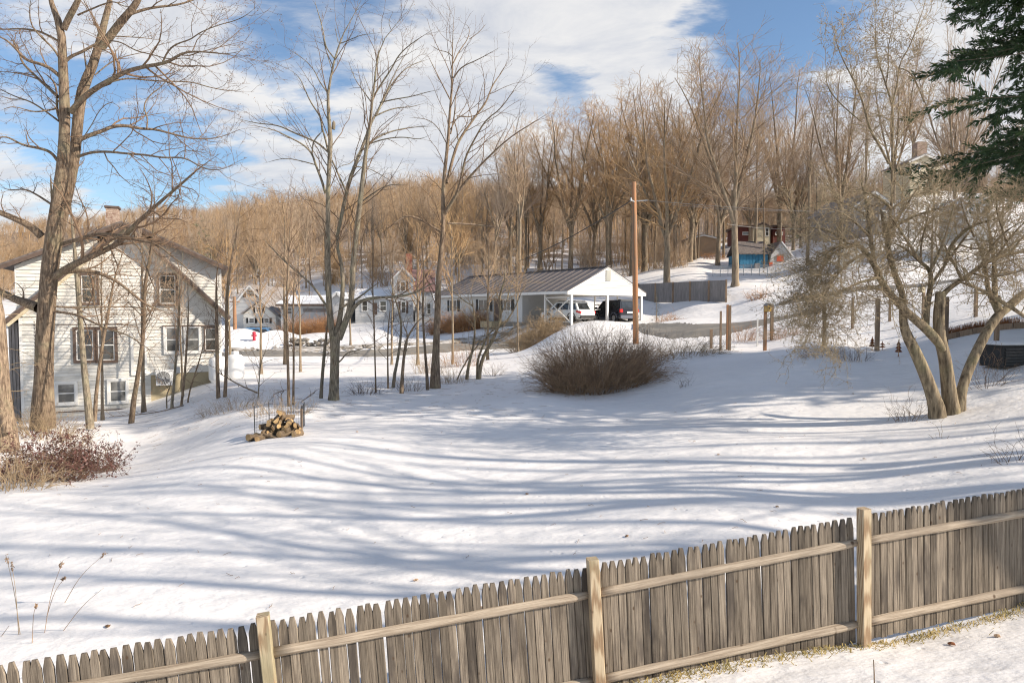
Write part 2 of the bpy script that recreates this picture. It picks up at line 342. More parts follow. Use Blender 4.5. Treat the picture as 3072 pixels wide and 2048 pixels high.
def fence_wood(name, c_hi, c_lo, c_dark, rand, ring=False, green=0.0):
    m, t, b = new_mat(name); L = t.links
    b.inputs['Roughness'].default_value = 0.85; b.inputs['Specular IOR Level'].default_value = 0.2
    tc = N(t, 'ShaderNodeTexCoord'); oi = N(t, 'ShaderNodeObjectInfo')
    sc = N(t, 'ShaderNodeVectorMath', operation='SCALE'); sc.inputs[0].default_value = (37, 11, 53); L.new(oi.outputs['Random'], sc.inputs['Scale'])
    ad = N(t, 'ShaderNodeVectorMath', operation='ADD'); L.new(tc.outputs['Object'], ad.inputs[0]); L.new(sc.outputs[0], ad.inputs[1])
    def noise(s, st, det=5, r=0.6, d=0):
        mp = N(t, 'ShaderNodeMapping'); mp.inputs['Scale'].default_value = st; L.new(ad.outputs[0], mp.inputs[0])
        n = N(t, 'ShaderNodeTexNoise'); n.inputs['Scale'].default_value = s; n.inputs['Detail'].default_value = det; n.inputs['Roughness'].default_value = r
        n.inputs['Distortion'].default_value = d
        L.new(mp.outputs[0], n.inputs['Vector']); return n.outputs['Fac']
    g = noise(38, (1.6, 1.6, 0.055), 6, 0.7, 0.4)
    if ring:
        mp = N(t, 'ShaderNodeMapping'); mp.inputs['Scale'].default_value = (1, 1, 0.13); L.new(ad.outputs[0], mp.inputs[0])
        w = N(t, 'ShaderNodeTexWave', wave_type='RINGS', bands_direction='Z'); w.inputs['Scale'].default_value = 14; w.inputs['Distortion'].default_value = 5.5
        w.inputs['Detail'].default_value = 2; w.inputs['Detail Scale'].default_value = 1.2
        L.new(mp.outputs[0], w.inputs['Vector'])
        mxg = N(t, 'ShaderNodeMath', operation='MULTIPLY_ADD'); L.new(w.outputs['Fac'], mxg.inputs[0]); mxg.inputs[1].default_value = 0.34
        ms = N(t, 'ShaderNodeMath', operation='MULTIPLY'); L.new(g, ms.inputs[0]); ms.inputs[1].default_value = 0.68; L.new(ms.outputs[0], mxg.inputs[2])
        g = mxg.outputs[0]
    cr = N(t, 'ShaderNodeValToRGB'); L.new(g, cr.inputs[0])
    cr.color_ramp.elements[0].position = 0.36; cr.color_ramp.elements[0].color = (*c_lo, 1)
    cr.color_ramp.elements[1].position = 0.62; cr.color_ramp.elements[1].color = (*c_hi, 1)
    stain = noise(3.2, (1.0, 1.0, 0.3), 4, 0.6)
    mr = N(t, 'ShaderNodeMapRange', interpolation_type='SMOOTHSTEP'); L.new(stain, mr.inputs[0]); mr.inputs[1].default_value = 0.50; mr.inputs[2].default_value = 0.66; mr.inputs[4].default_value = 0.8
    mx = N(t, 'ShaderNodeMix', data_type='RGBA'); L.new(mr.outputs[0], mx.inputs[0]); L.new(cr.outputs[0], mx.inputs[6]); mx.inputs[7].default_value = (*c_dark, 1)
    # knots
    mpk = N(t, 'ShaderNodeMapping'); mpk.inputs['Scale'].default_value = (1, 0.3, 0.62); L.new(ad.outputs[0], mpk.inputs[0])
    vo = N(t, 'ShaderNodeTexVoronoi'); vo.inputs['Scale'].default_value = 7.5; L.new(mpk.outputs[0], vo.inputs['Vector'])
    kr = N(t, 'ShaderNodeValToRGB'); L.new(vo.outputs['Distance'], kr.inputs[0])
    kr.color_ramp.elements[0].position = 0.05; kr.color_ramp.elements[0].color = (0.9, 0.9, 0.9, 1)
    kr.color_ramp.elements[1].position = 0.105; kr.color_ramp.elements[1].color = (0, 0, 0, 1)
    mk = N(t, 'ShaderNodeMix', data_type='RGBA'); L.new(kr.outputs[0], mk.inputs[0]); L.new(mx.outputs[2], mk.inputs[6]); mk.inputs[7].default_value = (0.085, 0.055, 0.035, 1)
    hs = N(t, 'ShaderNodeHueSaturation'); m2 = N(t, 'ShaderNodeMapRange'); L.new(oi.outputs['Random'], m2.inputs[0])
    m2.inputs[3].default_value = 1 - rand; m2.inputs[4].default_value = 1 + rand
    L.new(m2.outputs[0], hs.inputs['Value']); L.new(mk.outputs[2], hs.inputs['Color'])
    L.new(hs.outputs[0], b.inputs['Base Color'])
    bp = N(t, 'ShaderNodeBump'); bp.inputs['Distance'].default_value = 0.004; L.new(g, bp.inputs['Height']); L.new(bp.outputs[0], b.inputs['Normal'])
fence_wood('picket_wood', (0.275, 0.23, 0.178), (0.095, 0.076, 0.058), (0.062, 0.052, 0.045), 0.34)
fence_wood('rail_wood', (0.44, 0.37, 0.285), (0.22, 0.17, 0.125), (0.24, 0.195, 0.15), 0.12)
fence_wood('post_wood', (0.50, 0.405, 0.275), (0.28, 0.19, 0.115), (0.34, 0.30, 0.19), 0.08, ring=True)
fence_wood('post_old', (0.34, 0.25, 0.17), (0.19, 0.13, 0.09), (0.16, 0.12, 0.09), 0.15)
# ------------------------------------------------------------------ mesh helpers
def mesh_np(name, V, Q, smooth=False):
    """Mesh from numpy arrays: V (n,3), Q (k,4) or (k,3)."""
    me = bpy.data.meshes.new(name)
    V = np.ascontiguousarray(V, dtype=np.float32); Q = np.ascontiguousarray(Q, dtype=np.int32)
    k, w = Q.shape
    me.vertices.add(len(V)); me.vertices.foreach_set('co', V.ravel())
    me.loops.add(k * w); me.loops.foreach_set('vertex_index', Q.ravel())
    me.polygons.add(k)
    me.polygons.foreach_set('loop_start', np.arange(0, k * w, w, dtype=np.int32))
    if smooth: me.polygons.foreach_set('use_smooth', np.ones(k, dtype=bool))
    me.update(calc_edges=True)
    return me
def link(name, me, mt, parent=None, loc=None, rz=None):
    o = bpy.data.objects.new(name, me)
    if mt and not me.materials: me.materials.append(MATS[mt])
    COL.objects.link(o)
    if parent: o.parent = parent
    if loc is not None: o.location = loc
    if rz is not None: o.rotation_euler = (0, 0, rz)
    return o
def tag(o, label=None, cat=None, group=None, kind=None):
    if label: o['label'] = label
    if cat: o['category'] = cat
    if group: o['group'] = group
    if kind: o['kind'] = kind
    return o
def thing(name, label, cat, loc=(0, 0, 0), rz=0, group=None):
    o = bpy.data.objects.new(name, None); COL.objects.link(o)
    o.empty_display_size = 0.2
    o.location = loc; o.rotation_euler = (0, 0, rz)
    return tag(o, label, cat, group)
def copy_tree(o, parent=None):
    c = o.copy(); COL.objects.link(c)
    if parent: c.parent = parent
    for ch in o.children: copy_tree(ch, c)
    return c
class MB:
    """Collects shapes, then links them as one mesh."""
    def __init__(s): s.v = []; s.f = []
    def add(s, vs, fs):
        k = len(s.v); s.v += [tuple(v) for v in vs]; s.f += [tuple(i + k for i in f) for f in fs]; return s
    def box(s, x0, x1, y0, y1, z0, z1):
        return s.add([(x0, y0, z0), (x1, y0, z0), (x1, y1, z0), (x0, y1, z0), (x0, y0, z1), (x1, y0, z1), (x1, y1, z1), (x0, y1, z1)],
                     [(0, 3, 2, 1), (4, 5, 6, 7), (0, 1, 5, 4), (1, 2, 6, 5), (2, 3, 7, 6), (3, 0, 4, 7)])
    def prism(s, poly, a0, a1, axis='y'):
        """Polygon extruded along an axis. poly: (x,z) for y, (x,y) for z, (y,z) for x."""
        n = len(poly)
        f = {'y': lambda p, a: (p[0], a, p[1]), 'z': lambda p, a: (p[0], p[1], a), 'x': lambda p, a: (a, p[0], p[1])}[axis]
        vs = [f(p, a0) for p in poly] + [f(p, a1) for p in poly]
        fs = [tuple(range(n)), tuple(range(2 * n - 1, n - 1, -1))] + [(i, i + n, (i + 1) % n + n, (i + 1) % n) for i in range(n)]
        return s.add(vs, fs)
    def bar(s, a, b, w, h=None):
        """Square bar between two points."""
        a = Vector(a); b = Vector(b); d = (b - a).normalized(); h = h or w
        u = d.cross(Vector((0, 0, 1)));
        if u.length < 1e-3: u = Vector((1, 0, 0))
        u.normalize(); v = u.cross(d)
        vs = [p + u * sx * w / 2 + v * sz * h / 2 for p in (a, b) for sx, sz in ((-1, -1), (1, -1), (1, 1), (-1, 1))]
        return s.add(vs, [(0, 1, 2, 3), (7, 6, 5, 4), (0, 4, 5, 1), (1, 5, 6, 2), (2, 6, 7, 3), (3, 7, 4, 0)])
    def tube(s, pts, rads, n=8, cap=True):
        pts = [Vector(p) for p in pts]; k = len(s.v)
        if isinstance(rads, (int, float)): rads = [rads] * len(pts)
        for i, p in enumerate(pts):
            d = (pts[min(i + 1, len(pts) - 1)] - pts[max(i - 1, 0)]).normalized()
            ref = Vector((0, 0, 1)) if abs(d.z) < 0.9 else Vector((1, 0, 0))
            u = d.cross(ref).normalized(); v = d.cross(u)
            for j in range(n):
                a = 2 * math.pi * j / n
                s.v.append(tuple(p + (u * math.cos(a) + v * math.sin(a)) * rads[i]))
        for i in range(len(pts) - 1):
            for j in range(n):
                a = k + i * n + j; b = k + i * n + (j + 1) % n
                s.f.append((a, b, b + n, a + n))
        if cap:
            s.f.append(tuple(k + j for j in range(n - 1, -1, -1))); e = k + (len(pts) - 1) * n
            s.f.append(tuple(e + j for j in range(n)))
        return s
    def lathe(s, prof, n=20, c=(0, 0)):
        """prof: (radius, z) from bottom to top."""
        k = len(s.v)
        for r, z in prof:
            for j in range(n):
                a = 2 * math.pi * j / n; s.v.append((c[0] + r * math.cos(a), c[1] + r * math.sin(a), z))
        for i in range(len(prof) - 1):
            for j in range(n):
                a = k + i * n + j; b = k + i * n + (j + 1) % n
                s.f.append((a, b, b + n, a + n))
        s.f.append(tuple(k + j for j in range(n - 1, -1, -1))); e = k + (len(prof) - 1) * n
        s.f.append(tuple(e + j for j in range(n)))
        return s
    def mesh(s, name, smooth=False):
        me = bpy.data.meshes.new(name); me.from_pydata(s.v, [], s.f); me.update()
        if smooth: me.polygons.foreach_set('use_smooth', [True] * len(me.polygons))
        return me
    def build(s, name, mt, parent=None, loc=None, rz=None, smooth=False, label=None):
        o = link(name, s.mesh(name, smooth), mt, parent, loc, rz)
        if label: o['label'] = label
        return o
def box(name, mt, parent, x0, x1, y0, y1, z0, z1, label=None):
    return MB().box(x0, x1, y0, y1, z0, z1).build(name, mt, parent, label=label)

# ------------------------------------------------------------------ terrain
def warp(x, y):
    r = np.hypot(x, y) + 1e-9; g = np.log1p(r / 4.0)
    return x / r * g, y / r * g
CP = []
def cp(*a): CP.append(tuple(a))
for x, y, Y in [
    # foot of the fence, and yard just beyond it
    (1985, 1484, 6.25), (2352, 1392, 6.8), (1985, 1440, 6.8), 
    (0, 1400, 8.3), (300, 1300, 9.4), (0, 1150, 12.7), (420, 1150, 12.2), (1176, 1250, 9.6), (1176, 1050, 14.6), (1700, 1200, 9.5),
    (1700, 1050, 13.3), (2300, 1100, 10.2), (2170, 958, 15.7), (2352, 1000, 12.8), (1950, 1000, 15.0),
    (640, 1008, 17.8), (520, 1030, 17.6), (700, 970, 20.0), (560, 985, 19.5),
    (330, 1060, 19.0), (250, 1060, 19.4), (120, 1110, 14.9), (200, 1000, 22.5), (95, 990, 21.5), (10, 1030, 18.4),
    (300, 945, 29.5), (180, 955, 29.3), (490, 885, 30.5), (400, 915, 30.3), (60, 960, 31.0), (560, 868, 32.5),
    (765, 918, 24.7), (998, 886, 28.6), (1095, 866, 31.4), (850, 895, 27.5), (1210, 862, 31.0),
    (1375, 912, 24.3), (1210, 905, 24.4), (1540, 900, 23.6), (1800, 950, 17.6), (1650, 880, 22.5),
    (1560, 828, 29.0), (1700, 818, 28.5), (1900, 808, 26.5), (1672, 797, 33.0), (1758, 800, 32.0), (2013, 799, 28.0), (2170, 795, 24.0), (2290, 793, 21.7), (2330, 850, 19.0), (2352, 900, 16.2),
    (600, 858, 36.0), (800, 850, 38.0), (1000, 840, 39.0), (1150, 818, 42.0),
    (560, 822, 47.0), (700, 818, 49.0), (880, 811, 51.0), (1050, 803, 53.0), (1200, 795, 54.0), 
    (620, 795, 62.0), (880, 780, 60.0), (1050, 770, 60.0), (1200, 762, 56.0), (1300, 758, 47.0), (1400, 765, 42.0), (1530, 775, 40.0),
    (560, 770, 74.0), (640, 762, 80.0), (740, 752, 76.0), (850, 744, 75.0), (980, 742, 75.0), (1100, 744, 66.0),
    (1340, 741, 54.0), (1460, 741, 55.0), (1600, 752, 43.0), (1750, 742, 40.0), (1900, 716, 38.5), (2080, 688, 38.0), (2352, 645, 37.0),
    (1600, 704, 61.0), (1520, 712, 64.0), (1668, 700, 60.0), (1688, 657, 66.0), (1540, 644, 74.0), (1800, 670, 60.0), (2000, 612, 62.0), (2060, 662, 46.0), (2280, 635, 44.0),
    (2250, 560, 68.0), (2130, 585, 66.0), (2352, 590, 55.0), (1730, 622, 86.0), (1640, 600, 98.0), (1450, 625, 98.0), (1300, 628, 98.0), (1150, 635, 96.0), (1000, 640, 100.0), (850, 650, 100.0), (700, 665, 102.0), (520, 690, 100.0), (300, 700, 95.0), (0, 740, 80.0),
    (150, 790, 55.0), (400, 800, 52.0), (-200, 860, 40.0), (-300, 960, 25.0),
    (1700, 570, 112.0), (1850, 562, 112.0), (2100, 510, 74.0), (2100, 455, 84.0), (2100, 445, 105.0), (2250, 485, 80.0), (1970, 525, 84.0), (2400, 480, 100.0),
    # the wooded hills
    (300, 640, 160.0), (600, 610, 160.0), (900, 590, 160.0), (1200, 575, 160.0), (1500, 560, 160.0), (1800, 548, 170.0), (0, 660, 150.0),
    (0, 610, 300.0), (300, 590, 300.0), (330, 540, 450.0), (100, 560, 450.0), (700, 525, 450.0), (600, 545, 280.0), (850, 510, 280.0), (1050, 500, 260.0), (1300, 515, 260.0), (1600, 520, 260.0), (2000, 520, 250.0), (2400, 520, 250.0),
    (370, 504, 620.0), (150, 530, 620.0), (0, 545, 620.0), (620, 512, 620.0), (900, 470, 620.0), (1300, 490, 620.0), (1800, 500, 620.0), (2400, 510, 620.0), (-600, 540, 620),
    (-600, 660, 200),
]:
    p = D(x, y, Y); cp(p.x, p.y, p.z)
for x, y, z in [
    (-1.9, 5.2, -3.62), (0.68, 5.8, -3.36), (-4.4, 4.7, -3.74), (2.6, 5.2, -3.08), (4.5, 5.6, -2.93), (0, 3, -3.35), (-3, 2, -3.6), (4, 2, -3.05), (0, -8, -3.3), (-10, -8, -3.8), (12, -8, -2.7),
    (0, -40, -3), (-40, -40, -5), (40, -40, -1), (12, 6, -2.3), (18, 12, -1.7), (20, 20, -0.9), (30, 5, -1.3), (30, 25, 0.3), (45, 12, 0.5), (50, 40, 4),
    (-9, 7, -3.9), (-12, 12, -4.1), (-22, 10, -4.6), (-30, 25, -5.0), (-50, 40, -5.0), (-30, -5, -4.6), (80, 60, 9), (80, 0, 4), (-80, 20, -6), (-90, 80, -2),
    (200, 200, 35), (300, 0, 20), (0, -300, -5), (-300, 0, 0), (-300, -300, 0), (300, -300, 5), (-300, 150, 25),
    (0, 1500, 40), (-900, 1300, 40), (900, 1300, 40), (1500, 0, 40), (-1500, 0, 30), (0, -1500, 0), (900, 500, 60), (-900, 400, 60)]:
    cp(x, y, CAMH + z)
CPA = np.array(CP, dtype=np.float64)
def tps(r2): return 0.5 * r2 * np.log(r2 + 1e-12)
def fit_terrain():
    wx, wy = warp(CPA[:, 0], CPA[:, 1]); n = len(CPA)
    sc = np.hypot(CPA[:, 0], CPA[:, 1]) + 6.0         # heights are fitted as slopes seen from the camera, so near and far weigh alike
    A = tps((wx[:, None] - wx) ** 2 + (wy[:, None] - wy) ** 2) + np.eye(n) * 2e-4
    P = np.stack([np.ones(n), wx, wy], 1)
    Mx = np.block([[A, P], [P.T, np.zeros((3, 3))]])
    return np.linalg.solve(Mx, np.concatenate([(CPA[:, 2] - CAMH) / sc, np.zeros(3)])), wx, wy
TW, TWX, TWY = fit_terrain()
BUMPS = []     # (x, y, radius x, radius y, height) mounds of ploughed or drifted snow
def bump(dx, dy, Y, rx, ry, h): p = D(dx, dy, Y); BUMPS.append((p.x, p.y, rx, ry, h))
bump(1275, 762, 45, 1.6, 1.2, 0.25); bump(1390, 755, 47.5, 2.6, 1.4, 0.30); bump(1475, 768, 43.5, 1.3, 1.0, 0.25); bump(590, 790, 63.5, 4.5, 1.0, 1.5)
bump(1530, 742, 48, 2.4, 1.2, 0.45); bump(1620, 735, 47, 3.0, 1.2, 0.35); bump(930, 795, 54, 5, 1.0, 0.35); bump(690, 775, 68, 4, 1.5, 0.6)
bump(560, 1075, 14.5, 2.2, 1.7, 0.22); bump(700, 1040, 16.5, 2.5, 1.5, 0.12); bump(1500, 985, 17, 3.0, 1.0, 0.10); bump(1900, 1010, 14.5, 2.5, 0.8, 0.10)
bump(1700, 690, 56, 5, 3, 0.6); bump(600, 795, 58, 6, 1.0, 0.5)
def height_np(x, y):
    x = np.asarray(x, float); y = np.asarray(y, float); wx, wy = warp(x, y)
    z = TW[-3] + TW[-2] * wx + TW[-1] * wy
    for i in range(len(TWX)): z = z + TW[i] * tps((wx - TWX[i]) ** 2 + (wy - TWY[i]) ** 2)
    z = CAMH + z * (np.hypot(x, y) + 6.0)
    for bx, by, rx, ry, h in BUMPS: z = z + h * np.exp(-((x - bx) / rx) ** 2 - ((y - by) / ry) ** 2)
    # low swells
    r = np.hypot(x, y); amp = np.clip(r / 160.0, 0.03, 1.0)
    z = z + amp * 0.5 * (np.sin(x * 0.31 + 1.3 * np.sin(y * 0.17)) * np.sin(y * 0.27 + 0.7) + 0.5 * np.sin(x * 0.83 + y * 0.41 + 2.0) * np.sin(y * 0.71 - x * 0.2))
    far = np.clip((r - 150) / 200, 0, 1)
    z = z + far * 2.5 * (np.sin(x * 0.021 + 0.5) * np.sin(y * 0.017) + 0.5 * np.sin(x * 0.052 + y * 0.03))
    return z
def make_terrain():
    th = np.radians(np.concatenate([np.arange(-48, 48, 0.34), np.arange(50, 310, 4.0)]))
    rr = np.concatenate([[0.4], np.geomspace(1.2, 1900, 360)])
    T, R = np.meshgrid(th, rr); X = R * np.sin(T); Y = R * np.cos(T)
    Z = height_np(X, Y)
    V = np.stack([X, Y, Z], -1).reshape(-1, 3)
    nr, nth = T.shape
    i = np.arange(nr - 1)[:, None] * nth; j = np.arange(nth)[None, :]; j2 = (j + 1) % nth
    Q = np.stack([i + j, i + nth + j, i + nth + j2, i + j2], -1).reshape(-1, 4)
    me = mesh_np('ground', V, Q[:, ::-1], smooth=True)
    o = link('ground', me, 'snow_ground'); tag(o, 'snow covered ground of the yards and the wooded hills behind', kind='structure')
    return BVHTree.FromPolygons(V.tolist(), Q.tolist()), o
BVH, ground = make_terrain()
def gz(x, y):
    h = BVH.ray_cast(Vector((x, y, 500)), Vector((0, 0, -1)))
    return h[0].z if h[0] is not None else float(height_np(x, y))
def foot(p, sink=0.0): return Vector((p.x, p.y, gz(p.x, p.y) - sink))

def drape(name, left, right, mt, label, kind='structure', lift=0.05, n=90, m=7, jag=0.0):
    """A strip laid on the ground between two edge lines (lists of (x, y))."""
    def resample(pl, n):
        P = np.array(pl, float); s = np.r_[0, np.cumsum(np.hypot(*np.diff(P, axis=0).T))]; t = np.linspace(0, s[-1], n)
        return np.stack([np.interp(t, s, P[:, k]) for k in (0, 1)], 1)
    A = resample(left, n); B = resample(right, n)
    V = []
    for i in range(n):
        for j in range(m):
            t = j / (m - 1)
            if jag and j in (0, m - 1): t += random.uniform(-jag, jag)
            p = A[i] * (1 - t) + B[i] * t
            V.append((p[0], p[1], gz(p[0], p[1]) + lift - (0.12 if j in (0, m - 1) else 0)))
    Q = [(i * m + j, i * m + j + 1, (i + 1) * m + j + 1, (i + 1) * m + j) for i in range(n - 1) for j in range(m - 1)]
    me = mesh_np(name, np.array(V), np.array(Q), True)
    o = link(name, me, mt); return tag(o, label, kind=kind)
def DG(x, y, Y): p = D(x, y, Y); return (p.x, p.y)
# the village road across the middle, the lane up the right hand side, its rough verges
drape('road', [DG(330, 828, 45), DG(520, 823, 46.5), DG(700, 822, 48.5), DG(880, 817, 50), DG(1050, 808, 52.3), DG(1230, 800, 53.8)],
      [DG(330, 812, 49), DG(520, 811, 50), DG(700, 812, 51.5), DG(880, 809, 53), DG(1050, 801, 55), DG(1230, 793, 56)], 'asphalt', 'wet grey village road crossing behind the yard', lift=0.10, n=140, jag=0.04)
drape('road_verge', [DG(520, 810, 50.5), DG(700, 811, 52), DG(880, 808, 53.5), DG(1050, 800, 55.5), DG(1215, 793, 56.2)],
      [DG(520, 798, 55), DG(700, 797, 57), DG(880, 801, 56), DG(1050, 795, 57.5), DG(1215, 788, 58)], 'road_edge', 'dirty verge of ploughed snow and earth along the far side of the road', lift=0.16, n=160, jag=0.2)
drape('driveway', [DG(1455, 776, 43), DG(1540, 781, 38.5), DG(1640, 775, 37.2), DG(1750, 752, 37.9), DG(1840, 735, 38.6), DG(1900, 722, 39.2)],
      [DG(1455, 744, 52), DG(1500, 748, 49), DG(1600, 749, 45.5), DG(1750, 741, 40.6), DG(1840, 730, 39.9), DG(1900, 720, 39.7)], 'asphalt', 'bare asphalt driveway curving from the carport up to the right', lift=0.10, n=150, jag=0.03)
drape('upper_lane', [DG(1790, 664, 48.3), DG(2060, 664, 46), DG(2400, 637, 43)], [DG(1790, 656, 50.4), DG(2060, 655, 48), DG(2400, 628, 45)], 'asphalt', 'dark lane running along the foot of the upper hill', lift=0.12, n=90, jag=0.05)
# ------------------------------------------------------------------ building helpers
class Facade:
    """A wall plane: local x runs along it, y away from the viewer, z up from the base."""
    def __init__(s, sx, sy, Y, yaw, crop_=(0, 0, 1)):
        s.cr = crop_; s.yaw = math.radians(yaw)
        p = ray(*s.px(sx, sy), Y); s.o = Vector((p.x, p.y, p.z)); s.c = math.cos(s.yaw); s.s = math.sin(s.yaw)
    def px(s, x, y): return s.cr[0] + x / s.cr[2], s.cr[1] + y / s.cr[2]
    def uv(s, x, y, back=0.0):
        """Local (x, z) of a photograph point lying on the plane pushed back by `back`."""
        sx, sy = s.px(x, y); q = ray(sx, sy, 10.0); r = q.x / 10.0
        ox = s.o.x - s.s * back; oy = s.o.y + s.c * back
        u = (r * oy - ox) / (s.c - r * s.s)
        return u, ray(sx, sy, oy + s.s * u).z - s.o.z
    def thing(s, name, label, cat, group=None): return thing(name, label, cat, s.o, s.yaw, group)
def span(poly, z):
    xs = []
    for (x0, z0), (x1, z1) in zip(poly, poly[1:] + poly[:1]):
        if (z0 - z) * (z1 - z) <= 0 and abs(z1 - z0) > 1e-6: xs.append(x0 + (x1 - x0) * (z - z0) / (z1 - z0))
    return (min(xs), max(xs)) if len(xs) >= 2 else None
def siding(parent, poly, y, pitch, mt, name='siding_board', thick=0.036, joined=False):
    z0 = min(p[1] for p in poly); z1 = max(p[1] for p in poly); n = max(1, int((z1 - z0) / pitch)); J = MB()
    for k in range(n + 1):
        a = z0 + k * pitch; b = min(a + pitch, z1 - 0.001)
        if b - a < 0.02: continue
        sa = span(poly, a + 1e-4); sb = span(poly, b - 1e-4)
        if not sa or not sb: continue
        m = MB() if not joined else J
        v = [(sa[0], y - thick, a), (sa[1], y - thick, a), (sa[1], y + 0.02, a), (sa[0], y + 0.02, a),
             (sb[0], y - 0.002, b), (sb[1], y - 0.002, b), (sb[1], y + 0.02, b), (sb[0], y + 0.02, b)]
        m.add(v, [(0, 3, 2, 1), (4, 5, 6, 7), (0, 1, 5, 4), (1, 2, 6, 5), (2, 3, 7, 6), (3, 0, 4, 7)])
        if not joined: m.build(name, mt, parent)
    if joined:
        o = J.build('siding', mt, parent); o['kind'] = 'stuff'
def window(parent, x0, x1, z0, z1, y=0.0, casing='trim_white', glass='window_glass', sash='trim_white', cw=0.09, panes=(1, 2), shutters=None, sw=None, out=0.105):
    """Casing, sashes with meeting rail, glass panes, sill; optional shutters. Stands proud of the siding."""
    m = MB()
    m.box(x0 - cw, x0, y - out, y + 0.03, z0 - cw, z1 + cw); m.box(x1, x1 + cw, y - out, y + 0.03, z0 - cw, z1 + cw)
    m.box(x0, x1, y - out - 0.004, y + 0.03, z1, z1 + cw); m.box(x0 - 0.0, x1, y - out - 0.02, y + 0.03, z0 - cw, z0)
    w = m.build('window', casing, parent)
    s = MB(); t = 0.045 * min(1, (x1 - x0) / 0.7); nx, nz = panes; e = y - out + 0.025
    s.box(x0, x0 + t, e, y + 0.02, z0, z1); s.box(x1 - t, x1, e, y + 0.02, z0, z1)
    s.box(x0 + t, x1 - t, e, y + 0.02, z1 - t, z1); s.box(x0 + t, x1 - t, e, y + 0.02, z0, z0 + t)
    for k in range(1, nz):
        zz = z0 + (z1 - z0) * k / nz; s.box(x0 + t, x1 - t, e - 0.005, y + 0.02, zz - t * 0.55, zz + t * 0.55)
    for k in range(1, nx):
        xx = x0 + (x1 - x0) * k / nx; s.box(xx - 0.015, xx + 0.015, e + 0.004, y + 0.02, z0 + t, z1 - t)
    s.build('sash', sash, w)
    for k in range(nz):
        za = z0 + (z1 - z0) * k / nz; zb = z0 + (z1 - z0) * (k + 1) / nz
        for i in range(nx):
            xa = x0 + (x1 - x0) * i / nx; xb = x0 + (x1 - x0) * (i + 1) / nx
            MB().box(xa + 0.01, xb - 0.01, e + 0.012 + 0.008 * (k % 2), y + 0.015, za + 0.01, zb - 0.01).build('pane', glass, w)
    if shutters:
        sw = sw or (x1 - x0) * 0.45
        for a in (x0 - cw - sw, x1 + cw):
            h = MB(); h.box(a, a + sw, y - 0.065, y - 0.038, z0 - 0.05, z1 + 0.05)
            k = max(3, int((z1 - z0) / 0.12))
            for i in range(k): zz = z0 + (z1 - z0) * (i + 0.5) / k; h.box(a + sw * .12, a + sw * .88, y - 0.078, y - 0.065, zz - 0.02, zz + 0.02)
            h.build('shutter', shutters, parent)
    return w
def slab(name, a, b, y0, y1, t, mt, parent, ridge_dy=0.0, label=None):
    """Sloping roof slab from (x,z) a to (x,z) b, running from y0 to y1, thickness t."""
    d = Vector((b[0] - a[0], b[1] - a[1])).normalized(); n = Vector((-d.y, d.x))
    if n.y < 0: n = -n
    poly = [(a[0], a[1]), (b[0], b[1]), (b[0] + n.x * t, b[1] + n.y * t), (a[0] + n.x * t, a[1] + n.y * t)]
    return MB().prism(poly, y0, y1).build(name, mt, parent, label=label)

